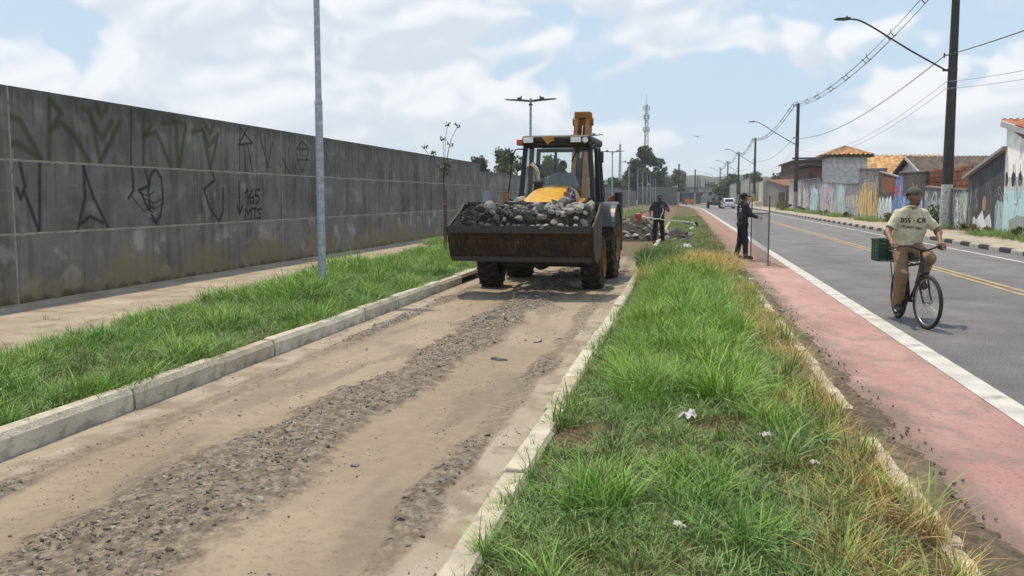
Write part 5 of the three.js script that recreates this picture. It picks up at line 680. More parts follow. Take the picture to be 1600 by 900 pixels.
{ // bonnet: domed sections lofted front to back
  const rowsZ = [[0.45, 0.46, 1.12, 1.45], [0.42, 0.48, 1.05, 1.52], [0.2, 0.50, 1.0, 1.60], [-0.4, 0.52, 1.0, 1.72], [-1.0, 0.54, 1.0, 1.83], [-1.38, 0.55, 1.0, 1.88]], P = [], I = [], n = 20;
  rowsZ.forEach(([z, hw, y0, y1]) => { for (let i = 0; i <= n; i++) { const a = Math.PI * (i / n), cx = Math.cos(a), sy = Math.sin(a); P.push(Math.sign(cx) * Math.pow(Math.abs(cx), 0.55) * hw, y0 + Math.pow(sy, 0.55) * (y1 - y0), z); } });
  for (let j = 0; j < rowsZ.length - 1; j++) for (let i = 0; i < n; i++) { const a = j * (n + 1) + i; I.push(a, a + 1, a + n + 1, a + 1, a + n + 2, a + n + 1); }
  const g = new THREE.BufferGeometry(); g.setAttribute('position', new THREE.Float32BufferAttribute(P, 3)); g.setIndex(I); g.computeVertexNormals();
  const h = part('bonnet', M(g), yellow, L); part('grille', M(rb(0.8, 0.42, 0.06, 0.02, 0, 1.2, 0.44), Array.from({ length: 6 }, (_, i) => bx(0.74, 0.02, 0.02, 0, 1.05 + i * 0.06, 0.48))), blackMetal, h).userData.kind = 'stuff';
  part('air_intake', M(rod([-0.30, 1.72, -1.15], [-0.30, 1.93, -1.15], 0.10, 0.085, 16), rod([-0.30, 1.91, -1.15], [-0.30, 1.95, -1.15], 0.12, 0.11, 16)), darkPlastic, h);
  part('exhaust', M(pipe([[-0.34, 1.86, -1.28], [-0.34, 2.06, -1.26], [-0.37, 2.22, -1.22], [-0.46, 2.31, -1.16]], 0.048, 20, 12)), chrome, L);
}
{ // cab
  const c = new THREE.Group(); c.name = 'cab'; L.add(c);
  const zf = -1.5, zr = -3.0, post = (a, b, w = 0.075) => bar(a, b, w, w);
  for (const s of [-1, 1]) {
    part('front_post', M(post([s * 0.71, 1.02, zf], [s * 0.72, 1.62, zf], 0.085), post([s * 0.72, 1.60, zf], [s * 0.64, 2.68, zf - 0.08], 0.085)), blackMetal, c);
    part('middle_post', M(post([s * 0.74, 1.0, -2.35], [s * 0.66, 2.68, -2.35])), blackMetal, c); part('rear_post', M(post([s * 0.72, 1.4, zr], [s * 0.64, 2.68, zr + 0.05])), blackMetal, c);
    part('sill', M(bar([s * 0.73, 1.02, zf], [s * 0.73, 1.02, zr], 0.1, 0.1), bar([s * 0.74, 1.55, -2.35], [s * 0.72, 1.45, zr], 0.06, 0.06)), blackMetal, c);
    const d = part('door_glass', M(quadStrip([[s * 0.73, 1.05, zf - 0.03], [s * 0.65, 2.66, zf - 0.1]], [[s * 0.75, 1.05, -2.33], [s * 0.67, 2.66, -2.33]])), glassMat, c);
    part('door_frame', M(pipe([[s * 0.745, 1.1, zf - 0.1], [s * 0.735, 1.75, zf - 0.08], [s * 0.672, 2.6, zf - 0.16], [s * 0.68, 2.62, -2.25], [s * 0.76, 1.6, -2.28], [s * 0.76, 1.12, -2.2]], 0.024, 40, 6, true)), blackMetal, d);
    part('hinge', M(rb(0.1, 0.09, 0.1, 0.02, s * 0.74, 2.25, -2.4), rb(0.1, 0.09, 0.1, 0.02, s * 0.80, 1.55, -2.4)), darkPlastic, c).userData.kind = 'stuff';
    part('rear_side_glass', M(quadStrip([[s * 0.75, 1.58, -2.37], [s * 0.665, 2.66, -2.37]], [[s * 0.72, 1.48, zr + 0.03], [s * 0.65, 2.66, zr + 0.05]])), glassMat, c);
  }
  part('windscreen', M(quadStrip([[-0.70, 1.62, zf], [0.70, 1.62, zf]], [[-0.62, 2.66, zf - 0.08], [0.62, 2.66, zf - 0.08]])), glassMat, c);
  part('lower_screen', M(quadStrip([[0.34, 1.06, zf], [0.70, 1.06, zf]], [[0.36, 1.58, zf], [0.70, 1.58, zf]])), glassMat, c);
  part('cross_rail', M(bar([-0.72, 1.60, zf], [0.72, 1.60, zf], 0.07, 0.07), bar([0.33, 1.03, zf], [0.34, 1.60, zf], 0.06, 0.06), bar([-0.66, 2.66, zf - 0.08], [0.66, 2.66, zf - 0.08], 0.08, 0.08)), blackMetal, c);
  part('rear_window', M(quadStrip([[-0.68, 1.5, zr], [0.68, 1.5, zr]], [[-0.62, 2.66, zr + 0.05], [0.62, 2.66, zr + 0.05]])), glassMat, c); part('rear_rail', M(bar([-0.72, 1.45, zr], [0.72, 1.45, zr], 0.08, 0.08), bar([-0.66, 2.64, zr], [0.66, 2.64, zr], 0.08, 0.08), bar([-0.3, 1.45, zr], [-0.28, 2.64, zr], 0.05, 0.05)), blackMetal, c);
  part('floor', M(bx(1.4, 0.08, 1.5, 0, 1.0, -2.25), bx(1.36, 0.5, 0.06, 0, 1.2, zr + 0.02)), interior, c);
  const r = part('roof', M(rb(1.38, 0.16, 1.85, 0.07, 0.02, 2.77, -2.2), rb(1.36, 0.10, 0.22, 0.03, 0, 2.70, -1.42)), darkPlastic, c);
  for (const x of [-0.52, 0.42]) { const l = part('work_light', M(rb(0.24, 0.13, 0.10, 0.02, x, 2.75, -1.27)), blackMetal, r); part('lens', M(rb(0.20, 0.095, 0.02, 0.008, x, 2.75, -1.212)), lensMat, l); }
  part('side_lamp', M(disc(0.055, 0.06, 0.60, 2.75, -1.25, 'z', 20)), lensMat, r); part('amber_lamp', M(rb(0.13, 0.13, 0.12, 0.03, -0.70, 2.72, -1.32)), mat([0.42, 0.06, 0.03], 0.3, { clearcoat: 0.6 }), r, 'red-orange lamp on the roof corner');
  part('badge', M(at(ext([[-0.13, 0.06], [0.13, 0.06], [0.12, -0.02], [0.05, -0.04], [0.0, -0.1], [-0.06, -0.03]], 0.012, 'z'), -0.14, 2.76, -1.272), disc(0.03, 0.008, -0.15, 2.79, -1.26, 'z', 16)), mat([0.55, 0.3, 0.06], 0.6, { map: T.mottle }), r, 'peeling yellow sticker');
  part('wiper', M(bar([0.42, 2.62, zf - 0.02], [0.3, 2.35, zf + 0.03], 0.02, 0.02), bar([0.62, 2.60, zf - 0.02], [0.36, 2.58, zf], 0.018, 0.018)), darkPlastic, c);
  part('seat', M(rb(0.52, 0.12, 0.5, 0.05, 0, 1.42, -2.28), rb(0.5, 0.66, 0.13, 0.05, 0, 1.78, -2.55, -0.1), rb(0.3, 0.42, 0.36, 0.04, 0, 1.2, -2.3)), interior, c);
  part('steering_wheel', M(at(new THREE.TorusGeometry(0.19, 0.018, 8, 28).rotateX(-1.0), 0, 1.74, -1.83), rod([0, 1.74, -1.83], [0, 1.1, -1.6], 0.035)), interior, c);
  part('console', M(rb(0.5, 0.62, 0.16, 0.04, 0, 1.3, -1.62), rb(0.2, 0.5, 0.7, 0.04, -0.52, 1.3, -2.2)), interior, c);
}
for (const s of [-1, 1]) { const m = part('mirror', M(rb(0.07, 0.22, 0.05, 0.02, s * 0.90, 2.42, -1.42)), darkPlastic, L); part('mirror_arm', M(pipe([[s * 0.66, 2.6, -1.56], [s * 0.83, 2.58, -1.48], [s * 0.88, 2.4, -1.44], [s * 0.93, 1.9, -1.40], [s * 0.95, 1.62, -1.40], [s * 0.76, 1.58, -1.46]], 0.014, 30, 6)), darkPlastic, m); }
// mudguards over the rear wheels
for (const s of [-1, 1]) { const o = [], q = []; for (let i = 0; i <= 16; i++) { const a = mix(0.42, Math.PI * 0.86, i / 16), R = 0.86; o.push([-2.25 + Math.cos(a) * R, 0.74 + Math.sin(a) * R * 0.95]); q.unshift([-2.25 + Math.cos(a) * (R - 0.04), 0.74 + Math.sin(a) * (R - 0.04) * 0.95]); } part('mudguard', M(at(ext([...o, ...q], 0.50, 'x', 0.018), s * 0.90, 0, 0), at(ext([...o, [-2.25 - 0.7, 1.15], [-2.25 + 0.66, 1.08]], 0.03, 'x'), s * 0.66, 0, 0)), mat([0.03, 0.032, 0.042], 0.38, { clearcoat: 0.4, clearcoatRoughness: 0.25, map: T.mottle }), L); part('step', M(bx(0.3, 0.04, 0.35, s * 0.82, 0.55, -1.25), bx(0.04, 0.5, 0.3, s * 0.82, 0.78, -1.25)), blackMetal, L); }
// loader arms, rams and bucket
for (const s of [-1, 1]) {
  const a = part('loader_arm', M(at(ext([[-1.25, 1.45], [-1.15, 1.66], [0.0, 1.50], [0.72, 0.98], [0.95, 0.80], [0.88, 0.66], [0.6, 0.80], [-0.1, 1.28]], 0.10, 'x', 0.012), s * 0.62, 0, 0)), oldYellow, L);
  part('pivot_pin', M(disc(0.07, 0.2, s * 0.62, 1.52, -1.15), disc(0.05, 0.2, s * 0.62, 0.78, 0.82)), blackMetal, a); part('lift_ram', M(rod([s * 0.74, 0.85, -0.95], [s * 0.74, 1.15, -0.15], 0.055)), blackMetal, a); part('ram_rod', M(rod([s * 0.74, 1.15, -0.15], [s * 0.74, 1.32, 0.28], 0.03)), chrome, a);
  part('tilt_ram', M(rod([s * 0.48, 1.62, -0.55], [s * 0.48, 1.58, 0.05], 0.055)), s < 0 ? mat([0.45, 0.47, 0.5], 0.4, { metalness: 0.5 }) : blackMetal, a); part('tilt_rod', M(rod([s * 0.48, 1.58, 0.05], [s * 0.48, 1.45, 0.68], 0.028)), chrome, a); part('tilt_lever', M(at(ext([[0.55, 1.72], [0.72, 1.74], [0.78, 1.3], [0.70, 0.95], [0.6, 0.95], [0.6, 1.35]], 0.06, 'x', 0.008), s * 0.54, 0, 0)), oldYellow, a);
}
for (let k = 0; k < 3; k++) part('hydraulic_hose', M(pipe([[0.42 + k * 0.05, 1.5, -0.6], [0.44 + k * 0.05, 1.82 - k * 0.03, -0.2], [0.48 + k * 0.04, 1.7, 0.2], [0.5, 1.4, 0.4]], 0.018, 16, 6)), k === 2 ? mat([0.03, 0.07, 0.35], 0.5) : darkPlastic, L);
const BW = 2.36, prof = [[1.98, 1.17], [1.78, 0.70], [1.66, 0.60], [1.30, 0.555], [0.98, 0.62], [0.86, 0.80], [0.80, 1.15], [0.80, 1.52]];
{
  const inner = prof.map(([z, y]) => [z + (z < 1.1 ? 0.035 : z > 1.7 ? -0.04 : 0), y + (y < 0.9 && z < 1.7 ? 0.035 : 0)]).reverse();
  const b = part('bucket', M(at(ext([...prof, ...inner], BW, 'x', 0.006), -0.02, 0, 0)), bucketMat, L, 'dark rusty worn front bucket');
  for (const s of [-1, 1]) part('side_plate', M(at(ext([...prof, [0.95, 1.54], [1.2, 1.42], [1.9, 1.18]], 0.035, 'x', 0.005), s * (BW / 2 + 0.018) - 0.02, 0, 0)), mat([0.72, 0.7, 0.68], 0.7, { map: reps(T.rust, 0.7) }), b);
  part('cutting_edge', M(bar([-BW / 2 - 0.02, 1.13, 1.985], [BW / 2 - 0.02, 1.13, 1.985], 0.12, 0.03)), wornEdge, b); part('wear_strip', M(bar([-BW / 2 - 0.02, 0.635, 1.735], [BW / 2 - 0.02, 0.635, 1.735], 0.09, 0.02)), wornEdge, b);
  part('back_guard', M(bar([-BW / 2, 1.54, 0.79], [BW / 2 - 0.04, 1.54, 0.79], 0.05, 0.09)), wornEdge, b);
}
{ // excavator folded behind the cab
  const z = -4.35, x = 0.08;
  const k = part('kingpost', M(rb(1.9, 0.5, 0.3, 0.04, 0, 0.95, -3.35), rb(0.4, 0.8, 0.4, 0.05, x, 1.0, -3.65)), oldYellow, L);
  for (const s of [-1, 1]) part('boom_plate', M(at(ext([[-3.7, 0.9], [-3.55, 1.2], [-4.05, 2.6], [-4.35, 3.40], [-4.5, 3.55], [-4.75, 3.5], [-4.72, 3.2], [-4.4, 2.5], [-3.95, 1.0]], 0.10, 'x', 0.01), x + s * 0.13, 0, 0)), oldYellow, L);
  part('boom_head', M(rb(0.37, 0.16, 0.34, 0.03, x, 3.50, -4.55), disc(0.095, 0.46, x, 3.36, -4.52)), oldYellow, L); part('boom_ram', M(rod([x, 1.4, -3.75], [x, 2.5, -4.15], 0.06)), blackMetal, L); part('boom_ram_rod', M(rod([x, 2.5, -4.15], [x, 3.32, -4.48], 0.034)), chrome, L);
  part('dipper', M(at(ext([[-4.42, 3.35], [-4.68, 3.35], [-4.85, 1.6], [-4.7, 1.1], [-4.5, 1.15], [-4.45, 1.8]], 0.2, 'x', 0.01), x, 0, 0)), oldYellow, L);
  part('digging_bucket', M(at(ext([[-4.4, 1.15], [-4.9, 1.2], [-5.25, 0.85], [-5.1, 0.5], [-4.7, 0.4], [-4.8, 0.6], [-5.05, 0.85], [-4.6, 1.0]], 0.6, 'x', 0.01), x, 0, 0)), bucketMat, L);
  for (const s of [-1, 1]) { part('stabiliser_leg', M(rod([s * 1.02, 0.5, -3.45], [s * 1.02, 1.75, -3.45], 0.09)), blackMetal, L); part('stabiliser_arm', M(at(ext([[s * 0.50, 1.28], [s * 0.78, 1.66], [s * 1.02, 1.78], [s * 1.05, 1.5], [s * 0.92, 1.24], [s * 0.7, 1.18]], 0.12, 'z', 0.012), 0, 0, -4.0)), oldYellow, L); }
}
// rubble in the bucket
const toWorld = (x, y, z) => V(x, y, z).applyAxisAngle(V(0, 1, 0), LTURN).add(V(...LPOS));
{
  const heapH = (x, z) => { const u = x / (BW / 2), e = sm(1.06, 0.9, Math.abs(u)) * sm(1.97, 1.72, z) * sm(0.78, 0.95, z); return 1.13 + e * (0.18 + 0.10 * Math.exp(-Math.pow((u - 0.55) / 0.5, 2)) + 0.11 * Math.exp(-Math.pow((u + 0.55) / 0.45, 2)) + 0.08 * sm(1.85, 1.1, z) + 0.06 * fbm(x * 4, z * 4, 3)); };
  const hg = field(lin(-BW / 2 + 0.0, BW / 2 - 0.04, 70), lin(0.86, 1.955, 34), heapH, (x, z) => { const k = 0.8 + 0.5 * fbm(x * 7, z * 7, 4); return [0.055 * k, 0.052 * k, 0.047 * k]; }, (x, z) => [x * 2, z * 2]); const h = new THREE.Mesh(hg, soilMat); shade(h); h.name = 'soil_heap'; h.position.set(...LPOS); h.rotation.y = LTURN; h.userData = { kind: 'stuff', label: 'dark wet soil heaped in the loader bucket', category: 'soil' }; scene.add(h);
  reseed(515); const clods = [], rocks = [];
  for (let i = 0; i < 900; i++) { const x = rr(-BW / 2 + 0.06, BW / 2 - 0.12), z = 0.95 + 0.98 * Math.sqrt(rnd()); if (rnd() < sm(-0.5, 0.3, x) * 0.85) continue; const s = 0.012 + 0.04 * rnd() * rnd(), w = toWorld(x, heapH(x, z) + s * 0.2, z), k = rr(0.03, 0.085); clods.push([w.x, w.y, w.z, s, [k * 1.05, k, k * 0.93]]); }
  scatter('soil_clods', pebbleGeo, clods, 'dark clods of soil in the loader bucket');
  const place = (x, z, s, lift, tone, label, group) => { const o = solo('rubble_stone', boulderGeo[Math.floor(rnd() * 8)], rockTones[tone], label, 'stone', group), w = toWorld(x, heapH(x, z) + lift, z); o.position.copy(w); o.scale.set(s * rr(0.85, 1.25), s * rr(0.85, 1.15), s * rr(0.8, 1.1)); o.rotation.set(rr(-0.6, 0.6), rr(0, 6.28), rr(-0.6, 0.6)); };
  place(-0.52, 1.68, 0.145, 0.05, 1, 'large squarish stone alone among the dark soil in the bucket', 'large stones in the bucket'); place(0.60, 1.25, 0.16, 0.09, 0, 'long slab stone lying on top of the bucket load under the bonnet', 'large stones in the bucket'); place(0.92, 1.6, 0.15, 0.06, 2, 'long pale stone leaning at the right side of the bucket', 'large stones in the bucket');
  const used = []; let n = 0, tries = 0;
  while (n < 190 && tries++ < 9000) { const x = rr(-0.2, BW / 2 - 0.11) - (rnd() < 0.25 ? rr(0, 0.6) : 0), z = rr(1.0, 1.95), s = (0.05 + 0.085 * rnd() * rnd() + 0.02 * rnd()) * (x < 0 ? 0.85 : 1.05); if (used.some((q) => Math.hypot(q[0] - x, q[1] - z) < (q[2] + s) * 0.66)) continue; used.push([x, z, s]); const k = rnd(); place(x, z, s, s * 0.42, x < -0.1 ? (k < 0.75 ? 3 : 1) : x < 0.2 ? (k < 0.4 ? 3 : k < 0.8 ? 1 : 0) : (k < 0.3 ? 0 : k < 0.65 ? 2 : k < 0.85 ? 4 : 1), 'grey broken stone piled in the loader bucket', 'broken stones in the bucket'); n++; }
}
// rubble pile behind the loader
{
  const pileH = (x, z) => { const e = Math.hypot((x + 1.9) / 1.75, (z + 36.5) / 2.2), e2 = Math.hypot((x + 0.25) / 0.9, (z + 35) / 1.0); return -0.06 + Math.max(0, 1.0 * (1 - e) + 0.15 * fbm(x * 2, z * 2, 3)) + Math.max(0, 0.55 * (1 - e2)); };
  const g = field(lin(-3.9, 0.9, 60), lin(-33.6, -39, 50), pileH, (x, z) => { const k = 0.8 + 0.5 * fbm(x * 5, z * 5, 4); return [0.07 * k, 0.066 * k, 0.06 * k]; }); const o = setting('rubble_heap', g, soilMat, 'stuff', 'dark rubble heap on the track behind the loader', 'rubble');
  reseed(616); const cl2 = []; for (let i = 0; i < 900; i++) { const x = rr(-3.6, 0.7), z = rr(-34, -38), h = pileH(x, z); if (h < 0.06) continue; const s = 0.02 + 0.06 * rnd() * rnd(), k = rr(0.05, 0.2); cl2.push([x, h, z, s, [k, k, k * 0.95]]); } scatter('rubble_bits', pebbleGeo, cl2, 'small rubble on the heap behind the loader');
  const used = []; for (let t = 0, n = 0; t < 3000 && n < 46; t++) { const x = rr(-2.2, 0.75), z = rr(-33.9, -36.4), h = pileH(x, z), s = rr(0.07, 0.17); if (h < 0.04 && rnd() < 0.93) continue; if (used.some((q) => Math.hypot(q[0] - x, q[1] - z) < (q[2] + s) * 0.8)) continue; used.push([x, z, s]); n++; const o2 = solo('pile_stone', boulderGeo[n % 8], rockTones[[1, 3, 0, 1, 3][n % 5]], 'broken grey stone in the heap behind the trimmer worker', 'stone', 'stones in the rubble heap'); o2.position.set(x, h + s * 0.3, z); o2.scale.set(s * rr(0.9, 1.4), s, s); o2.rotation.set(rr(-0.5, 0.5), rr(0, 6), rr(-0.5, 0.5)); }
}
// ---------------------------------------------------------------- people
const sub3 = (a, b) => [a[0] - b[0], a[1] - b[1], a[2] - b[2]], add3 = (a, b, k = 1) => [a[0] + b[0] * k, a[1] + b[1] * k, a[2] + b[2] * k], dot3 = (a, b) => a[0] * b[0] + a[1] * b[1] + a[2] * b[2], norm3 = (a) => { const l = Math.hypot(...a) || 1; return [a[0] / l, a[1] / l, a[2] / l]; }, cross3 = (a, b) => [a[1] * b[2] - a[2] * b[1], a[2] * b[0] - a[0] * b[2], a[0] * b[1] - a[1] * b[0]];
function boneField(bones, k) {     // bones: [a, b, ra, rb] tapered capsules, smoothly joined
  const B = bones.map(([a, b, ra, rb]) => { const d = sub3(b, a); return [a[0], a[1], a[2], d[0], d[1], d[2], 1 / Math.max(1e-9, dot3(d, d)), ra, rb]; });
  return (x, y, z) => { let s = 1e9; for (let i = 0; i < B.length; i++) { const b = B[i], px = x - b[0], py = y - b[1], pz = z - b[2]; let t = (px * b[3] + py * b[4] + pz * b[5]) * b[6]; t = t < 0 ? 0 : t > 1 ? 1 : t; const qx = px - b[3] * t, qy = py - b[4] * t, qz = pz - b[5] * t, d = Math.sqrt(qx * qx + qy * qy + qz * qz) - (b[7] + (b[8] - b[7]) * t); if (s > 1e8) s = d; else { const h = Math.max(k - Math.abs(s - d), 0) / k; s = Math.min(s, d) - h * h * k * 0.25; } } return s; };
}
function bounds(bones, pad) { const lo = [1e9, 1e9, 1e9], hi = [-1e9, -1e9, -1e9]; for (const [a, b, ra, rb] of bones) for (const [p, r] of [[a, ra], [b, rb]]) for (let i = 0; i < 3; i++) { lo[i] = Math.min(lo[i], p[i] - r - pad); hi[i] = Math.max(hi[i], p[i] + r + pad); } return [lo, hi]; }
const ell = (x, y, z, c, r) => { const a = (x - c[0]) / r[0], b = (y - c[1]) / r[1], d = (z - c[2]) / r[2], q = Math.hypot(a, b, d), w = Math.hypot(a / r[0], b / r[1], d / r[2]); return w < 1e-6 ? -Math.min(...r) : q * (q - 1) / w; };
const smin = (a, b, k) => { const h = Math.max(k - Math.abs(a - b), 0) / k; return Math.min(a, b) - h * h * k * 0.25; };
function handBones(w, d, n, side, curl) {   // w wrist, d along the hand, n towards the palm side, side = +1 / -1 for the thumb's side
  d = norm3(d); n = norm3(add3(n, d, -dot3(n, d))); const s = cross3(n, d).map((q) => q * side), out = [], P = (a, b, c) => add3(add3(add3(w, d, a), s, b), n, c);
  for (const b of [-0.026, -0.009, 0.009, 0.026]) out.push([P(0.0, b * 0.55, 0), P(0.085, b, 0), 0.017, 0.0135]);
  [[-0.031, 0.72], [-0.0105, 0.95], [0.0105, 1.0], [0.031, 0.92]].forEach(([b, l], i) => { let p = P(0.088, b, 0), a = 0.15; [0.043, 0.027, 0.022].forEach((len, j) => { a += curl * [0.75, 0.85, 0.6][j]; const q = add3(add3(p, d, Math.cos(a) * len * l), n, Math.sin(a) * len * l); out.push([p, q, 0.0098 - j * 0.0008, 0.0090 - j * 0.0009]); p = q; }); });
  let p = P(0.022, 0.026, 0.006); [[0.034, 0.55, 0.75, 0.35], [0.030, 0.75, 0.35, 0.6], [0.024, 0.8, 0.0, 0.7]].forEach(([len, a, b, c], j) => { const v = norm3([0, 1, 2].map((i) => d[i] * a + s[i] * b + n[i] * c * (0.4 + curl * 0.5))), q = add3(p, v, len); out.push([p, q, 0.0125 - j * 0.0012, 0.0112 - j * 0.0012]); p = q; });
  return out;
}
function tint(g, c) { const n = g.attributes.position.count, a = new Float32Array(n * 3); for (let i = 0; i < n; i++) a.set(c, i * 3); g.setAttribute('color', new THREE.BufferAttribute(a, 3)); return g; }
const skinMat = mat([1, 1, 1], 0.55, { vertexColors: true }), hairMat = mat([0.014, 0.012, 0.011], 0.7);
// joints in a frame whose z points where the person faces; index 0 = right (-x), 1 = left (+x)
function person(label, p, turn, J, o) {
  const t = thing('person', label, 'person', p, turn); const skin = o.skin, B = [];
  const [hr, hl] = J.hip, [sr, sl] = J.sh, mid = (a, b, k = 0.5) => [mix(a[0], b[0], k), mix(a[1], b[1], k), mix(a[2], b[2], k)];
  const torso = (e) => [[hr, hl, 0.092 + e, 0.092 + e], [mid(hr, hl), J.belly, 0.10 + e, 0.10 + e], [hr, mid(hr, sr, 0.45), 0.08 + e, 0.066 + e], [hl, mid(hl, sl, 0.45), 0.08 + e, 0.066 + e], [mid(hr, sr, 0.45), add3(sr, [0.045, -0.06, 0]), 0.07 + e, 0.07 + e], [mid(hl, sl, 0.45), add3(sl, [-0.045, -0.06, 0]), 0.07 + e, 0.07 + e], [J.belly, J.neck, 0.095 + e, 0.05 + e], [add3(sr, [0.02, 0, 0]), J.neck, 0.045 + e, 0.045 + e], [add3(sl, [-0.02, 0, 0]), J.neck, 0.045 + e, 0.045 + e]];
  B.push(...torso(-0.006), [J.neck, add3(J.head, [0, -0.04, 0]), 0.056, 0.05]);
  for (let i = 0; i < 2; i++) B.push([J.sh[i], J.el[i], 0.046, 0.038], [J.el[i], J.wr[i], 0.041, 0.026], [J.hip[i], J.kn[i], 0.082, 0.055], [J.kn[i], mid(J.kn[i], J.an[i], 0.35), 0.048, 0.047], [mid(J.kn[i], J.an[i], 0.3), J.an[i], 0.047, 0.033], [J.an[i], J.toe[i], 0.036, 0.03]);
  const geos = []; { const [lo, hi] = bounds(B, 0.05); geos.push(tint(nets(boneField(B, 0.05), lo, hi, 0.015), skin)); }
  // head with face
  { const [yaw, pitch] = J.look, cy = Math.cos(yaw), sy = Math.sin(yaw), cp = Math.cos(pitch), sp = Math.sin(pitch), H = J.head;
    const local = (x, y, z) => { x -= H[0]; y -= H[1]; z -= H[2]; const x1 = x * cy - z * sy, z1 = x * sy + z * cy; return [x1, y * cp - z1 * -sp * 1, -y * sp + z1 * cp]; };
    const head = (x, y, z) => { const [a, b, c] = local(x, y, z), m = Math.abs(a); let d = ell(a, b, c, [0, 0.03, -0.012], [0.075, 0.092, 0.096]); d = smin(d, ell(a, b, c, [0, -0.045, 0.02], [0.056, 0.068, 0.07]), 0.04); d = smin(d, ell(m, b, c, [0.033, -0.012, 0.062], [0.026, 0.022, 0.02]), 0.025); d = smin(d, ell(a, b, c, [0, -0.014, 0.095], [0.0125, 0.026, 0.016]), 0.018); d = smin(d, ell(m, b, c, [0.010, -0.03, 0.092], [0.011, 0.009, 0.012]), 0.012); d = smin(d, ell(a, b, c, [0, 0.033, 0.076], [0.05, 0.012, 0.016]), 0.02); d = smin(d, ell(a, b, c, [0, -0.062, 0.078], [0.024, 0.013, 0.012]), 0.014); d = smin(d, ell(a, b, c, [0, -0.098, 0.066], [0.022, 0.016, 0.018]), 0.02); d = smin(d, ell(m, b, c, [0.079, -0.005, -0.008], [0.010, 0.030, 0.018]), 0.01); d = Math.max(d, -ell(m, b, c, [0.03, 0.012, 0.098], [0.017, 0.010, 0.016])); return d; };
    const col = (x, y, z) => { const [a, b, c] = local(x, y, z), m = Math.abs(a); let k = skin; if (c > 0.06 && Math.hypot((m - 0.03) / 0.015, (b - 0.012) / 0.007) < 1) k = Math.hypot((m - 0.03), (b - 0.012)) < 0.007 ? [0.01, 0.008, 0.007] : [0.35, 0.33, 0.31]; else if (c > 0.05 && Math.abs(b - 0.032 + 0.1 * Math.abs(m - 0.03)) < 0.006 && m > 0.012 && m < 0.05) k = [0.02, 0.015, 0.012]; else if (c > 0.06 && Math.hypot(a / 0.025, (b + 0.062) / 0.008) < 1) k = skin.map((q, i) => q * [0.8, 0.55, 0.55][i]); else if (o.beard && c > 0.05 && ((b < -0.042 && b > -0.054 && m < 0.03) || (b < -0.078 && m < 0.024))) k = mix3(skin, [0.02, 0.015, 0.012], 0.8); return k; };
    const lo = add3(H, [-0.14, -0.15, -0.14]), hi = add3(H, [0.14, 0.16, 0.14]); geos.push(nets(head, lo, hi, 0.006, col));
    const hx = (e, cut) => (x, y, z) => { const [a, b, c] = local(x, y, z); return Math.max(ell(a, b, c, [0, 0.036, -0.016], [0.078 + e, 0.094 + e, 0.098 + e]), cut(a, b, c)); };
    part('hair', nets(hx(0.006, (a, b, c) => (0.055 - b) * 0.5 - Math.max(0, (0.02 - c)) * 1.5), lo, hi, 0.008), hairMat, t);
    if (o.cap) { const cm = mat(o.cap, 0.9, { map: reps(T.cloth, 3) }), dir = o.capBack ? -1 : 1; const cap = part('cap', nets((x, y, z) => { const [a, b, c] = local(x, y, z); let d = Math.max(ell(a, b, c, [0, 0.044, -0.012], [0.090, 0.095, 0.108]), 0.045 - b + 0.12 * (c * dir < 0 ? c * dir * 0.25 : 0)); d = smin(d, Math.max(ell(a, b, c, [0, 0.05 - (dir < 0 ? 0.02 : 0), dir * 0.115], [0.072, 0.018, 0.085])), 0.01); return d; }, add3(H, [-0.22, -0.1, -0.22]), add3(H, [0.22, 0.18, 0.22]), 0.008), cm, t); }
  }
  for (let i = 0; i < 2; i++) { const hb = handBones(J.wr[i], J.hand[i].d, J.hand[i].n, J.hand[i].s, J.hand[i].c); hb.push([J.el[i], J.wr[i], 0.041, 0.026]); const hbs = hb.slice(0, -1), [lo, hi] = bounds(hbs, 0.01); geos.push(tint(nets(boneField(hb, 0.012), lo, hi, 0.005), skin)); }
  const clean2 = (g) => { const h = g.toNonIndexed(); return h; };
  part('body', mergeGeometries(geos.map(clean2)), skinMat, t);
  // clothes
  const wr = (x, y, z, k) => k * (n2(x * 14 + z * 9, y * 11) + 0.6 * n2(x * 31 + y * 7, z * 27 + y * 13));
  { const S = [...torso(0.014)]; const sl2 = o.sleeve; for (let i = 0; i < 2; i++) { if (sl2 <= 1) S.push([J.sh[i], mid(J.sh[i], J.el[i], sl2), 0.058, 0.062]); else S.push([J.sh[i], J.el[i], 0.056, 0.052], [J.el[i], mid(J.el[i], J.wr[i], sl2 - 1), 0.052, 0.04]); }
    const f0 = boneField(S, 0.04), hem = o.hem, f = (x, y, z) => { let d = f0(x, y, z) + wr(x, y, z, 0.010); d = Math.max(d, hem - y + 0.01 * n2(x * 8, z * 8)); if (sl2 <= 1) for (let i = 0; i < 2; i++) { const a = norm3(sub3(J.el[i], J.sh[i])), e = mid(J.sh[i], J.el[i], sl2), c = dot3(sub3([x, y, z], e), a); const far = Math.hypot(...sub3([x, y, z], e)); if (far < 0.14) d = Math.max(d, c); } d = Math.max(d, 0.052 - Math.hypot(x - J.neck[0], (y - J.neck[1] - 0.045) * 0.8, z - J.neck[2] - 0.02)); return d; };
    const [lo, hi] = bounds(S, 0.04); const sh = part('shirt', nets(f, lo, hi, 0.012), mat(o.shirt, 0.9, { map: reps(T.cloth, 2), sheen: 0.2 }), t); t.userData.shirtField = f; t.userData.shirtMesh = sh;
    if (o.collar) part('collar', M(at(new THREE.TorusGeometry(0.068, 0.017, 8, 24).rotateX(Math.PI / 2 - 0.25).scale(1, 0.9, 1), J.neck[0], J.neck[1] + 0.028, J.neck[2] + 0.012)), mat(o.shirt, 0.9, { map: T.cloth }), sh);
  }
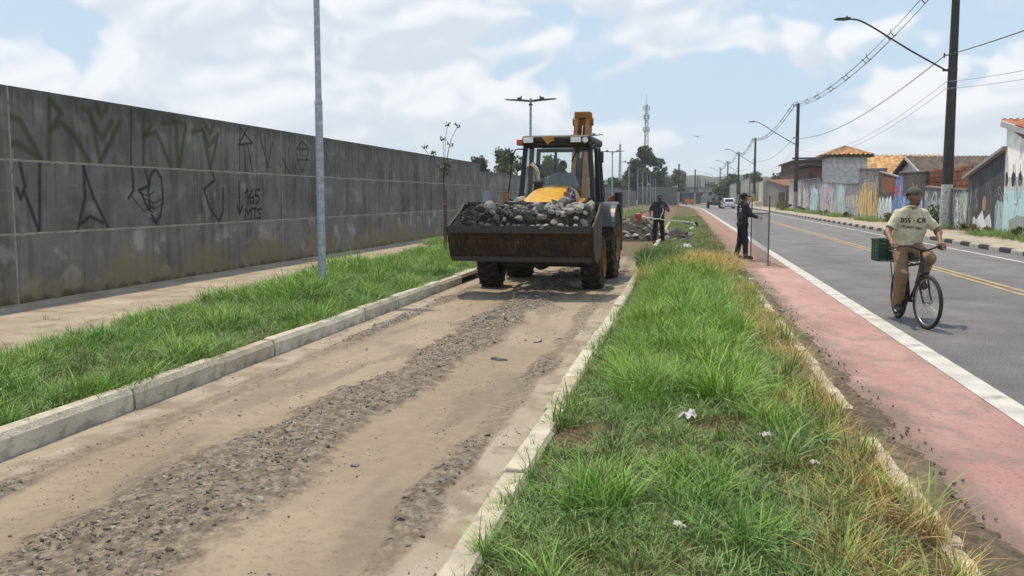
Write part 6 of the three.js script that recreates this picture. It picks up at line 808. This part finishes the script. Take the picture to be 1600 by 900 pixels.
  { const S = [[hr, hl, 0.108, 0.108], [mid(hr, hl), add3(mid(hr, hl), [0, 0.09, 0]), 0.112, 0.108]]; for (let i = 0; i < 2; i++) S.push([J.hip[i], J.kn[i], 0.094, o.slim ? 0.076 : 0.08], [J.kn[i], J.an[i], o.slim ? 0.074 : 0.078, o.slim ? 0.064 : 0.068]);
    const f0 = boneField(S, 0.045), w = o.waist, f = (x, y, z) => { let d = f0(x, y, z) + wr(x + 3, y, z, 0.011); d = Math.max(d, y - w); for (let i = 0; i < 2; i++) { const a = norm3(sub3(J.an[i], J.kn[i])), c = dot3(sub3([x, y, z], J.an[i]), a), me = Math.hypot(...sub3([x, y, z], J.an[i])); if (me < 0.15 && me < Math.hypot(...sub3([x, y, z], J.an[1 - i]))) d = Math.max(d, c - 0.05); } return d; };
    const [lo, hi] = bounds(S, 0.04); part('trousers', nets(f, lo, hi, 0.013), mat(o.trousers, 0.9, { map: reps(T.cloth, 2) }), t); }
  for (let i = 0; i < 2; i++) { const a = J.an[i], q = J.toe[i], hl2 = add3(a, norm3(sub3(a, q)), 0.035), S = [[add3(hl2, [0, -0.03, 0]), q, 0.042, 0.036], [a, add3(a, [0, -0.03, 0]), 0.046, 0.044], [a, q, 0.044, 0.034]], f0 = boneField(S, 0.03), [lo, hi] = bounds(S, 0.03); const ys = Math.min(a[1], q[1]) - 0.045; part('shoe', nets(f0, lo, hi, 0.008), mat(o.shoe, 0.8, { map: T.mottle }), t); }
  return t;
}
// print on a shirt: flat lettering laid onto the cloth along direction n
function shirtPrint(t, geo, origin, ux, n, m, name) { const f = t.userData.shirtField, g = geo.index ? geo.toNonIndexed() : geo, p = g.attributes.position, uy = [0, 1, 0]; for (let i = 0; i < p.count; i++) { let q = add3(add3(origin, ux, p.getX(i)), uy, p.getY(i)); q = add3(q, n, 0.25); for (let k = 0; k < 60; k++) { const d = f(...q); if (d < 0.001) break; q = add3(q, n, -Math.max(0.001, d * 0.7)); } q = add3(q, n, 0.004); p.setXYZ(i, ...q); } g.computeVertexNormals(); part(name, M(g), m, t.userData.shirtMesh); }
const font = await new FontLoader().loadAsync('fonts/droid/droid_sans_bold.typeface.json');
const words = (s, size) => { const g = new TextGeometry(s, { font, size, depth: 0.0001, curveSegments: 3, bevelEnabled: false }); g.computeBoundingBox(); g.translate(-g.boundingBox.max.x / 2, 0, 0); return g; };

// ---- cyclist and bicycle
const CP = [2.94, 0.0, -12.68], CT = 0.06;
{
  const steel = mat([0.035, 0.035, 0.04], 0.5, { metalness: 0.4, map: T.mottle }), tyreM = mat([0.03, 0.03, 0.03], 0.9), rimM = mat([0.35, 0.35, 0.36], 0.35, { metalness: 0.8 });
  const b = thing('bicycle', 'old dark bicycle with curved handlebars ridden on the asphalt', 'bicycle', CP, CT);
  const bw = (y, z, turn, par) => { const w = new THREE.Group(); w.name = 'wheel'; par.add(w); w.position.set(0, y, z); w.rotation.y = turn; const T0 = (R, r) => new THREE.TorusGeometry(R, r, 10, 56).rotateY(Math.PI / 2); part('tyre', M(T0(0.318, 0.024)), tyreM, w); part('rim', M(T0(0.290, 0.011)), rimM, w); part('hub', M(disc(0.022, 0.1)), rimM, w); const sp = []; for (let i = 0; i < 32; i++) { const a = i / 32 * 6.283, s = i % 2 ? 1 : -1; sp.push(rod([s * 0.035, Math.cos(a + 0.25 * s) * 0.02, Math.sin(a + 0.25 * s) * 0.02], [0, Math.cos(a) * 0.288, Math.sin(a) * 0.288], 0.0016, 0.0016, 4)); } part('spokes', M(sp), rimM, w).userData.kind = 'stuff'; return w; };
  bw(0.342, -0.55, 0, b);
  const st = new THREE.Group(); st.name = 'steering'; b.add(st); st.position.set(0, 0, 0.40); st.rotation.y = 0.20;
  const F = 0.16; { const w = bw(0.342, F, 0, st); }
  part('fork', M([-1, 1].map((s) => pipe([[0, 0.70, 0.02], [s * 0.05, 0.66, 0.03], [s * 0.056, 0.45, 0.10], [s * 0.056, 0.342, F]], 0.013, 16, 7)), rod([0, 0.68, 0.02], [0, 0.98, -0.05], 0.017)), steel, st);
  part('handlebar', M(pipe([[-0.33, 1.0, -0.22], [-0.31, 1.015, -0.14], [-0.2, 1.04, 0.02], [-0.08, 1.0, 0.04], [0, 0.985, 0.02], [0.08, 1.0, 0.04], [0.2, 1.04, 0.02], [0.31, 1.015, -0.14], [0.33, 1.0, -0.22]], 0.012, 48, 8), rod([0, 0.96, -0.045], [0, 0.99, 0.02], 0.018)), steel, st); for (const s of [-1, 1]) { part('grip', M(rod([s * 0.333, 1.0, -0.23], [s * 0.305, 1.017, -0.11], 0.017)), tyreM, st); part('brake_lever', M(pipe([[s * 0.29, 1.01, -0.1], [s * 0.33, 0.99, -0.06], [s * 0.37, 0.97, -0.14]], 0.006, 10, 5)), rimM, st); }
  part('front_brake', M(bx(0.09, 0.05, 0.03, 0, 0.69, 0.08)), steel, st);
  part('head_tube', M(rod([0, 0.66, 0.425], [0, 0.86, 0.37], 0.024)), steel, b); part('top_tube', M(rod([0, 0.82, 0.38], [0, 0.74, -0.22], 0.016)), steel, b); part('down_tube', M(rod([0, 0.70, 0.41], [0, 0.29, -0.08], 0.019)), steel, b); part('seat_tube', M(rod([0, 0.29, -0.08], [0, 0.86, -0.28], 0.017)), steel, b);
  part('rear_stays', M([-1, 1].map((s) => [rod([s * 0.05, 0.342, -0.55], [s * 0.03, 0.29, -0.1], 0.009), rod([s * 0.055, 0.342, -0.55], [s * 0.02, 0.74, -0.25], 0.009)]).flat()), steel, b);
  part('saddle', M(ext([[-0.07, -0.42], [0.07, -0.42], [0.09, -0.36], [0.05, -0.24], [0.018, -0.12], [-0.018, -0.12], [-0.05, -0.24], [-0.09, -0.36]], 0.05, 'y', 0.015).translate(0, 0.885, 0)), tyreM, b);
  const ck = part('crank', M(disc(0.085, 0.008, -0.05, 0.29, -0.08, 'x', 28), rod([-0.075, 0.29, -0.08], [-0.075, 0.125, -0.115], 0.011), rod([0.075, 0.29, -0.08], [0.075, 0.455, -0.045], 0.011), rod([-0.08, 0.29, -0.08], [0.08, 0.29, -0.08], 0.018)), steel, b); part('pedal', M(bx(0.09, 0.022, 0.08, -0.13, 0.125, -0.115)), tyreM, ck); part('pedal', M(bx(0.09, 0.022, 0.08, 0.13, 0.455, -0.045)), tyreM, ck);
  part('chain', M(pipe([[-0.05, 0.375, -0.08], [-0.05, 0.385, -0.5], [-0.05, 0.342, -0.59], [-0.05, 0.30, -0.5], [-0.05, 0.205, -0.1], [-0.05, 0.26, 0.0]], 0.006, 40, 4, true)), steel, b);
  part('rear_rack', M([-1, 1].map((s) => [rod([s * 0.08, 0.77, -0.28], [s * 0.08, 0.77, -0.86], 0.008), rod([s * 0.07, 0.342, -0.55], [s * 0.08, 0.77, -0.72], 0.007)]).flat(), [-0.35, -0.5, -0.65, -0.8].map((z) => rod([-0.08, 0.77, z], [0.08, 0.77, z], 0.006))), steel, b);
  part('mudguard', M(at(new THREE.TorusGeometry(0.36, 0.02, 6, 24, 2.2).rotateY(-Math.PI / 2), 0, 0.342, -0.55)), steel, b);
  // open green crate strapped to the rack
  const c = thing('green_crate', 'dark green slatted plastic crate on the rear rack of the bicycle', 'crate', CP, CT), gm = mat([0.012, 0.085, 0.055], 0.5, { map: T.mottle }), X0 = -0.06, Z0 = -0.60, W = 0.52, D = 0.36, Y0 = 0.782, Hh = 0.29;
  part('bottom', M(bx(W, 0.012, D, X0, Y0 + 0.006, Z0)), gm, c);
  for (const s of [-1, 1]) { for (let i = 0; i < 5; i++) { part('slat', M(bx(W, 0.036, 0.01, X0, Y0 + 0.04 + i * 0.056, Z0 + s * D / 2)), gm, c); part('slat', M(bx(0.01, 0.036, D, X0 + s * W / 2, Y0 + 0.04 + i * 0.056, Z0)), gm, c); } for (let i = 0; i < 6; i++) part('upright', M(bx(0.022, Hh, 0.016, X0 - W / 2 + (i + 0.05) * W / 5.1, Y0 + Hh / 2, Z0 + s * (D / 2 - 0.003))), gm, c); for (let i = 0; i < 4; i++) part('upright', M(bx(0.016, Hh, 0.022, X0 + s * (W / 2 - 0.003), Y0 + Hh / 2, Z0 - D / 2 + (i + 0.05) * D / 3.1)), gm, c); }
  part('rim', M(bx(W + 0.03, 0.022, 0.025, X0, Y0 + Hh, Z0 + D / 2), bx(W + 0.03, 0.022, 0.025, X0, Y0 + Hh, Z0 - D / 2), bx(0.025, 0.022, D, X0 + W / 2, Y0 + Hh, Z0), bx(0.025, 0.022, D, X0 - W / 2, Y0 + Hh, Z0)), gm, c); part('rope', M(pipe([[X0 - 0.2, Y0 + Hh, Z0 + D / 2], [X0 - 0.1, Y0 + Hh + 0.03, Z0 + 0.1], [X0 + 0.1, Y0 + Hh + 0.02, Z0], [X0 + 0.2, Y0 + Hh + 0.03, Z0 + 0.1]], 0.01, 16, 5)), gm, c);
  const wl = V(-0.32, 1.02, -0.12).applyAxisAngle(V(0, 1, 0), 0.20).add(V(0, 0, 0.40)), wr2 = V(0.32, 1.02, -0.12).applyAxisAngle(V(0, 1, 0), 0.20).add(V(0, 0, 0.40));
  // hands close over the grips; wrists a little behind and above them
  const R = [wl.x - 0.0, wl.y + 0.045, wl.z - 0.085], Lh = [wr2.x, wr2.y + 0.045, wr2.z - 0.085];
  const t = person('cyclist in cream polo shirt, tan trousers and grey cap riding along the road', CP, CT, {
    hip: [[-0.085, 0.985, -0.27], [0.085, 0.985, -0.27]], belly: [0, 1.14, -0.24], sh: [[-0.16, 1.43, -0.15], [0.16, 1.43, -0.15]], neck: [0, 1.49, -0.13], head: [0.01, 1.65, -0.08], look: [0.42, 0.02],
    el: [[-0.315, 1.19, -0.06], [0.34, 1.19, -0.12]], wr: [R, Lh], hand: [{ d: [0.02, -0.12, 1], n: [0, -1, -0.1], s: -1, c: 0.95 }, { d: [0.02, -0.12, 1], n: [0, -1, -0.1], s: 1, c: 0.95 }],
    kn: [[-0.15, 0.63, 0.07], [0.15, 0.87, 0.15]], an: [[-0.135, 0.235, -0.14], [0.135, 0.55, -0.09]], toe: [[-0.135, 0.175, 0.03], [0.135, 0.50, 0.08]],
  }, { skin: [0.20, 0.105, 0.062], shirt: [0.78, 0.75, 0.54], sleeve: 0.78, hem: 0.96, waist: 1.06, trousers: [0.33, 0.205, 0.115], shoe: [0.03, 0.03, 0.033], cap: [0.13, 0.125, 0.115], capBack: true, beard: true, collar: true });
  const ink = mat([0.05, 0.045, 0.035], 0.9); shirtPrint(t, words('BSS · CR', 0.062), [0, 1.325, 0], [1, 0, 0], [0, 0.1, 1], ink, 'shirt_print'); shirtPrint(t, words('SEE NATT ORIC', 0.03), [0, 1.25, 0], [0.98, -0.12, 0], [0, 0.1, 1], ink, 'shirt_print');
}
// ---- worker with the brush cutter
{
  const p = [-0.88, 0.03, -32.3], tr = 0.12;
  person('worker in dark blue T-shirt and cap holding a brush cutter by the rubble', p, tr, {
    hip: [[-0.09, 0.92, 0], [0.09, 0.92, 0]], belly: [0, 1.08, 0.0], sh: [[-0.18, 1.41, 0.0], [0.18, 1.41, 0.0]], neck: [0, 1.46, 0.0], head: [0.03, 1.60, 0.04], look: [0.1, 0.30],
    el: [[-0.30, 1.14, -0.02], [0.33, 1.16, 0.06]], wr: [[-0.31, 0.92, 0.16], [0.16, 1.25, 0.28]], hand: [{ d: [0.1, -0.5, 0.9], n: [0.6, -0.6, 0], s: -1, c: 0.9 }, { d: [-0.75, 0.4, 0.3], n: [-0.2, -0.2, -1], s: 1, c: 0.8 }],
    kn: [[-0.12, 0.50, 0.02], [0.13, 0.50, 0.02]], an: [[-0.14, 0.10, -0.02], [0.16, 0.10, -0.03]], toe: [[-0.16, 0.045, 0.14], [0.20, 0.045, 0.13]],
  }, { skin: [0.105, 0.055, 0.035], shirt: [0.045, 0.055, 0.075], sleeve: 0.85, hem: 0.86, waist: 1.0, trousers: [0.016, 0.017, 0.02], shoe: [0.05, 0.045, 0.035], cap: [0.04, 0.045, 0.06] });
  const b = thing('brush_cutter', 'red-engined brush cutter with white shaft and handle held across the worker', 'brush cutter', p, tr), red = mat([0.45, 0.035, 0.02], 0.35, { clearcoat: 0.5 }), wht = mat([0.62, 0.62, 0.60], 0.4, { metalness: 0.2 });
  const a = [-0.60, 0.93, 0.27], e = [1.22, 0.74, 0.42];
  part('shaft', M(rod(a, e, 0.016)), wht, b); part('engine', M(rb(0.2, 0.24, 0.2, 0.06, -0.70, 0.95, 0.26), rb(0.12, 0.12, 0.16, 0.03, -0.68, 0.82, 0.26)), red, b); part('clutch_housing', M(rod([-0.62, 0.93, 0.27], [-0.5, 0.92, 0.28], 0.065, 0.035)), wht, b); part('muffler', M(rb(0.1, 0.12, 0.12, 0.02, -0.66, 1.02, 0.16)), darkPlastic, b);
  part('handle', M(pipe([[-0.05, 0.87, 0.30], [0.0, 0.88, 0.34], [0.05, 0.98, 0.36], [0.12, 1.15, 0.36], [0.10, 1.24, 0.34]], 0.015, 24, 8), pipe([[-0.05, 0.87, 0.30], [-0.2, 0.86, 0.26], [-0.30, 0.89, 0.24]], 0.015, 12, 8)), wht, b); part('gear_head', M(rb(0.12, 0.08, 0.08, 0.02, 1.24, 0.74, 0.42), rod([1.26, 0.72, 0.42], [1.28, 0.64, 0.43], 0.04)), darkPlastic, b); part('guard', M(rb(0.16, 0.03, 0.2, 0.01, 0.95, 0.72, 0.42)), darkPlastic, b); part('strap', M(bar([-0.12, 1.44, 0.12], [0.12, 0.92, 0.2], 0.03, 0.006)), darkPlastic, b);
}
// ---- worker with the protective net
{
  const p = [1.50, 0.02, -24.7], tr = 1.95;
  const t = person('worker in dark overalls holding a protective net screen on the cycle path', p, tr, {
    hip: [[-0.09, 0.92, 0], [0.09, 0.92, 0]], belly: [0, 1.08, 0.0], sh: [[-0.195, 1.42, 0.0], [0.195, 1.42, 0.0]], neck: [0, 1.47, 0.0], head: [0, 1.61, 0.03], look: [0.1, 0.08],
    el: [[-0.27, 1.17, 0.10], [0.27, 1.17, 0.08]], wr: [[-0.16, 1.10, 0.35], [0.14, 1.13, 0.36]], hand: [{ d: [0.2, 0.05, 1], n: [0.2, -1, 0], s: -1, c: 0.8 }, { d: [-0.2, 0.05, 1], n: [-0.2, -1, 0], s: 1, c: 0.8 }],
    kn: [[-0.12, 0.50, 0.03], [0.12, 0.50, 0.0]], an: [[-0.15, 0.09, 0.03], [0.13, 0.09, -0.10]], toe: [[-0.16, 0.045, 0.20], [0.14, 0.045, 0.07]],
  }, { skin: [0.14, 0.075, 0.05], shirt: [0.03, 0.03, 0.043], sleeve: 1.85, hem: 0.84, waist: 1.0, trousers: [0.018, 0.023, 0.04], shoe: [0.02, 0.02, 0.02], slim: true, cap: [0.022, 0.02, 0.024] });
  const ink = mat([0.5, 0.5, 0.52], 0.9), bars = [[0, 0.09, 0.05, 0.05], [0, 0.03, 0.16, 0.018], [0, -0.005, 0.14, 0.018], [0, -0.04, 0.15, 0.014]];
  bars.forEach(([x, y, w, h]) => shirtPrint(t, at(new THREE.PlaneGeometry(w, h, 6, 2), x, y, 0), [0, 1.30, 0], [-1, 0, 0], [0, 0, -1], ink, 'back_print'));
  const n = thing('net_screen', 'see-through protective net on two thin poles standing on the cycle path', 'net', [0, 0, 0]), A = [1.79, -25.6], Bq = [2.0, -22.75], pm = mat([0.12, 0.11, 0.105], 0.6), nm = mat([0.36, 0.37, 0.38], 0.8);
  for (const [q, h] of [[A, 1.62], [Bq, 1.68]]) part('pole', M(rod([q[0], 0.004, q[1]], [q[0], h, q[1]], 0.018, 0.018, 8)), pm, n); part('foot', M(rb(0.07, 0.03, 0.12, 0.008, Bq[0] + 0.01, 0.02, Bq[1])), pm, n); part('foot', M(rb(0.07, 0.03, 0.12, 0.008, A[0] + 0.01, 0.02, A[1])), pm, n);
  part('top_bar', M(rod([A[0], 1.22, A[1]], [Bq[0], 1.26, Bq[1]], 0.017, 0.017, 8)), pm, n);
  const S = []; const P = (u, v) => [mix(A[0], Bq[0], u) + 0.05 * Math.sin(u * 3.14) * (1 - v), 0.06 + v * 1.17, mix(A[1], Bq[1], u)]; for (let i = 0; i <= 95; i++) S.push(pipe([P(i / 95, 0), P(i / 95, 0.5), P(i / 95, 1)], 0.0013, 3, 3)); for (let j = 0; j <= 40; j++) S.push(pipe([P(0, j / 40), P(0.5, j / 40), P(1, j / 40)], 0.0013, 4, 3)); part('netting', M(S), nm, n).userData.kind = 'stuff';
}
// ---- operator in the cab
{
  const w = toWorld(-0.02, 0, -2.35);
  person('operator in a light shirt sitting at the wheel inside the loader cab', [w.x, w.y, w.z], LTURN, {
    hip: [[-0.09, 1.56, 0.02], [0.09, 1.56, 0.02]], belly: [0, 1.72, -0.01], sh: [[-0.20, 2.08, -0.03], [0.20, 2.08, -0.03]], neck: [0, 2.13, -0.03], head: [0, 2.27, 0.0], look: [0.0, 0.08],
    el: [[-0.30, 1.82, 0.08], [0.30, 1.82, 0.08]], wr: [[-0.17, 1.80, 0.32], [0.17, 1.80, 0.32]], hand: [{ d: [0.1, 0, 1], n: [0.2, -1, 0], s: -1, c: 0.9 }, { d: [-0.1, 0, 1], n: [-0.2, -1, 0], s: 1, c: 0.9 }],
    kn: [[-0.13, 1.50, 0.44], [0.13, 1.50, 0.44]], an: [[-0.13, 1.13, 0.56], [0.13, 1.13, 0.56]], toe: [[-0.13, 1.08, 0.68], [0.13, 1.08, 0.68]],
  }, { skin: [0.13, 0.075, 0.05], shirt: [0.36, 0.38, 0.40], sleeve: 0.9, hem: 1.5, waist: 1.64, trousers: [0.04, 0.045, 0.06], shoe: [0.03, 0.03, 0.03] });
}
for (const o of scene.children) if (o.userData.shirtField) { delete o.userData.shirtField; delete o.userData.shirtMesh; }

// ---------------------------------------------------------------- far vehicles and a bird
{
  const paint = mat([0.68, 0.68, 0.69], 0.35, { clearcoat: 0.7 }), gl = mat([0.02, 0.025, 0.03], 0.1), tyreM = mat([0.025, 0.025, 0.025], 0.9), red = mat([0.4, 0.03, 0.03], 0.4), grey = mat([0.05, 0.05, 0.055], 0.7);
  const c = thing('white_car', 'small white hatchback seen from behind, driving away down the road', 'car', [6.15, 0.0, -136], Math.PI + 0.05);
  part('body', M(ext([[-1.95, 0.35], [-2.0, 0.75], [-1.9, 0.95], [-1.25, 0.98], [1.0, 0.95], [1.85, 0.8], [2.0, 0.6], [2.0, 0.32], [1.9, 0.24], [-1.85, 0.24]], 1.72, 'x', 0.06)), paint, c);
  part('cabin', M(ext([[-1.85, 0.92], [-1.55, 1.38], [-1.1, 1.5], [0.1, 1.5], [1.0, 0.94]], 1.5, 'x', 0.08)), paint, c);
  part('rear_window', M(quadStrip([[-0.62, 1.0, -1.86], [0.62, 1.0, -1.86]], [[-0.54, 1.38, -1.58], [0.54, 1.38, -1.58]])), gl, c);
  for (const s of [-1, 1]) { part('side_window', M(at(ext([[-1.55, 1.0], [-1.4, 1.38], [0.1, 1.42], [0.8, 1.0]], 0.02, 'x'), s * 0.752, 0, 0)), gl, c); part('tail_lamp', M(rb(0.22, 0.28, 0.08, 0.03, s * 0.72, 0.86, -1.95)), red, c); for (const z of [-1.25, 1.3]) { const w = part('wheel', M(disc(0.31, 0.2, s * 0.76, 0.31, z)), tyreM, c); part('rim', M(disc(0.19, 0.02, s * 0.865, 0.31, z)), paint, w); } part('mirror', M(rb(0.18, 0.14, 0.1, 0.03, s * 0.92, 1.0, 0.55)), paint, c); }
  part('bumper', M(rb(1.6, 0.28, 0.14, 0.05, 0, 0.42, -1.98)), paint, c); part('number_plate', M(bx(0.4, 0.12, 0.015, 0, 0.66, -2.02)), mat([0.5, 0.5, 0.5], 0.6), c); part('lower_trim', M(bx(1.2, 0.12, 0.05, 0, 0.32, -2.04)), grey, c);
  const d = thing('dark_work_vehicle', 'dark low open vehicle with tall wheels ahead of the white car', 'vehicle', [4.35, 0, -140], 0.05);
  part('body', M(rb(1.5, 0.5, 2.6, 0.1, 0, 0.75, 0), rb(0.9, 0.35, 1.0, 0.08, 0, 1.05, 0.6)), grey, d); for (const [x, z, r] of [[-0.95, 0.9, 0.62], [0.95, 0.9, 0.62], [-0.9, -1, 0.5], [0.9, -1, 0.5]]) { const w = part('wheel', M(disc(r, 0.3, x, r, z)), tyreM, d); part('rim', M(disc(r * 0.5, 0.31, x, r, z)), grey, w); } part('side_box', M(rb(0.5, 0.9, 0.9, 0.08, 0.85, 1.2, -0.4)), tyreM, d); part('seat', M(rb(0.5, 0.5, 0.12, 0.04, -0.1, 1.3, -0.6)), grey, d); part('steering_post', M(rod([-0.1, 1.0, 0.2], [-0.1, 1.7, -0.1], 0.04), bx(0.5, 0.06, 0.3, -0.1, 1.72, -0.1)), grey, d);
  const b = thing('flying_bird', 'tiny dark bird gliding in the sky above the road', 'bird', [1.1, 7.4, -90], 0.3); part('body', M(new THREE.SphereGeometry(0.06, 10, 8).scale(1, 0.8, 2.6)), grey, b); for (const s of [-1, 1]) part('wing', M(ext([[0, -0.06], [s * 0.35, -0.02], [s * 0.6, 0.08], [s * 0.34, 0.1], [0, 0.08]], 0.012, 'y').rotateZ(s * 0.15)), grey, b); part('tail', M(ext([[-0.03, -0.12], [0.03, -0.12], [0.06, -0.28], [-0.06, -0.28]], 0.01, 'y')), grey, b);
}
scene.fog = new THREE.FogExp2(0xdfe8f0, 0.0004);
renderer.render(scene, camera);
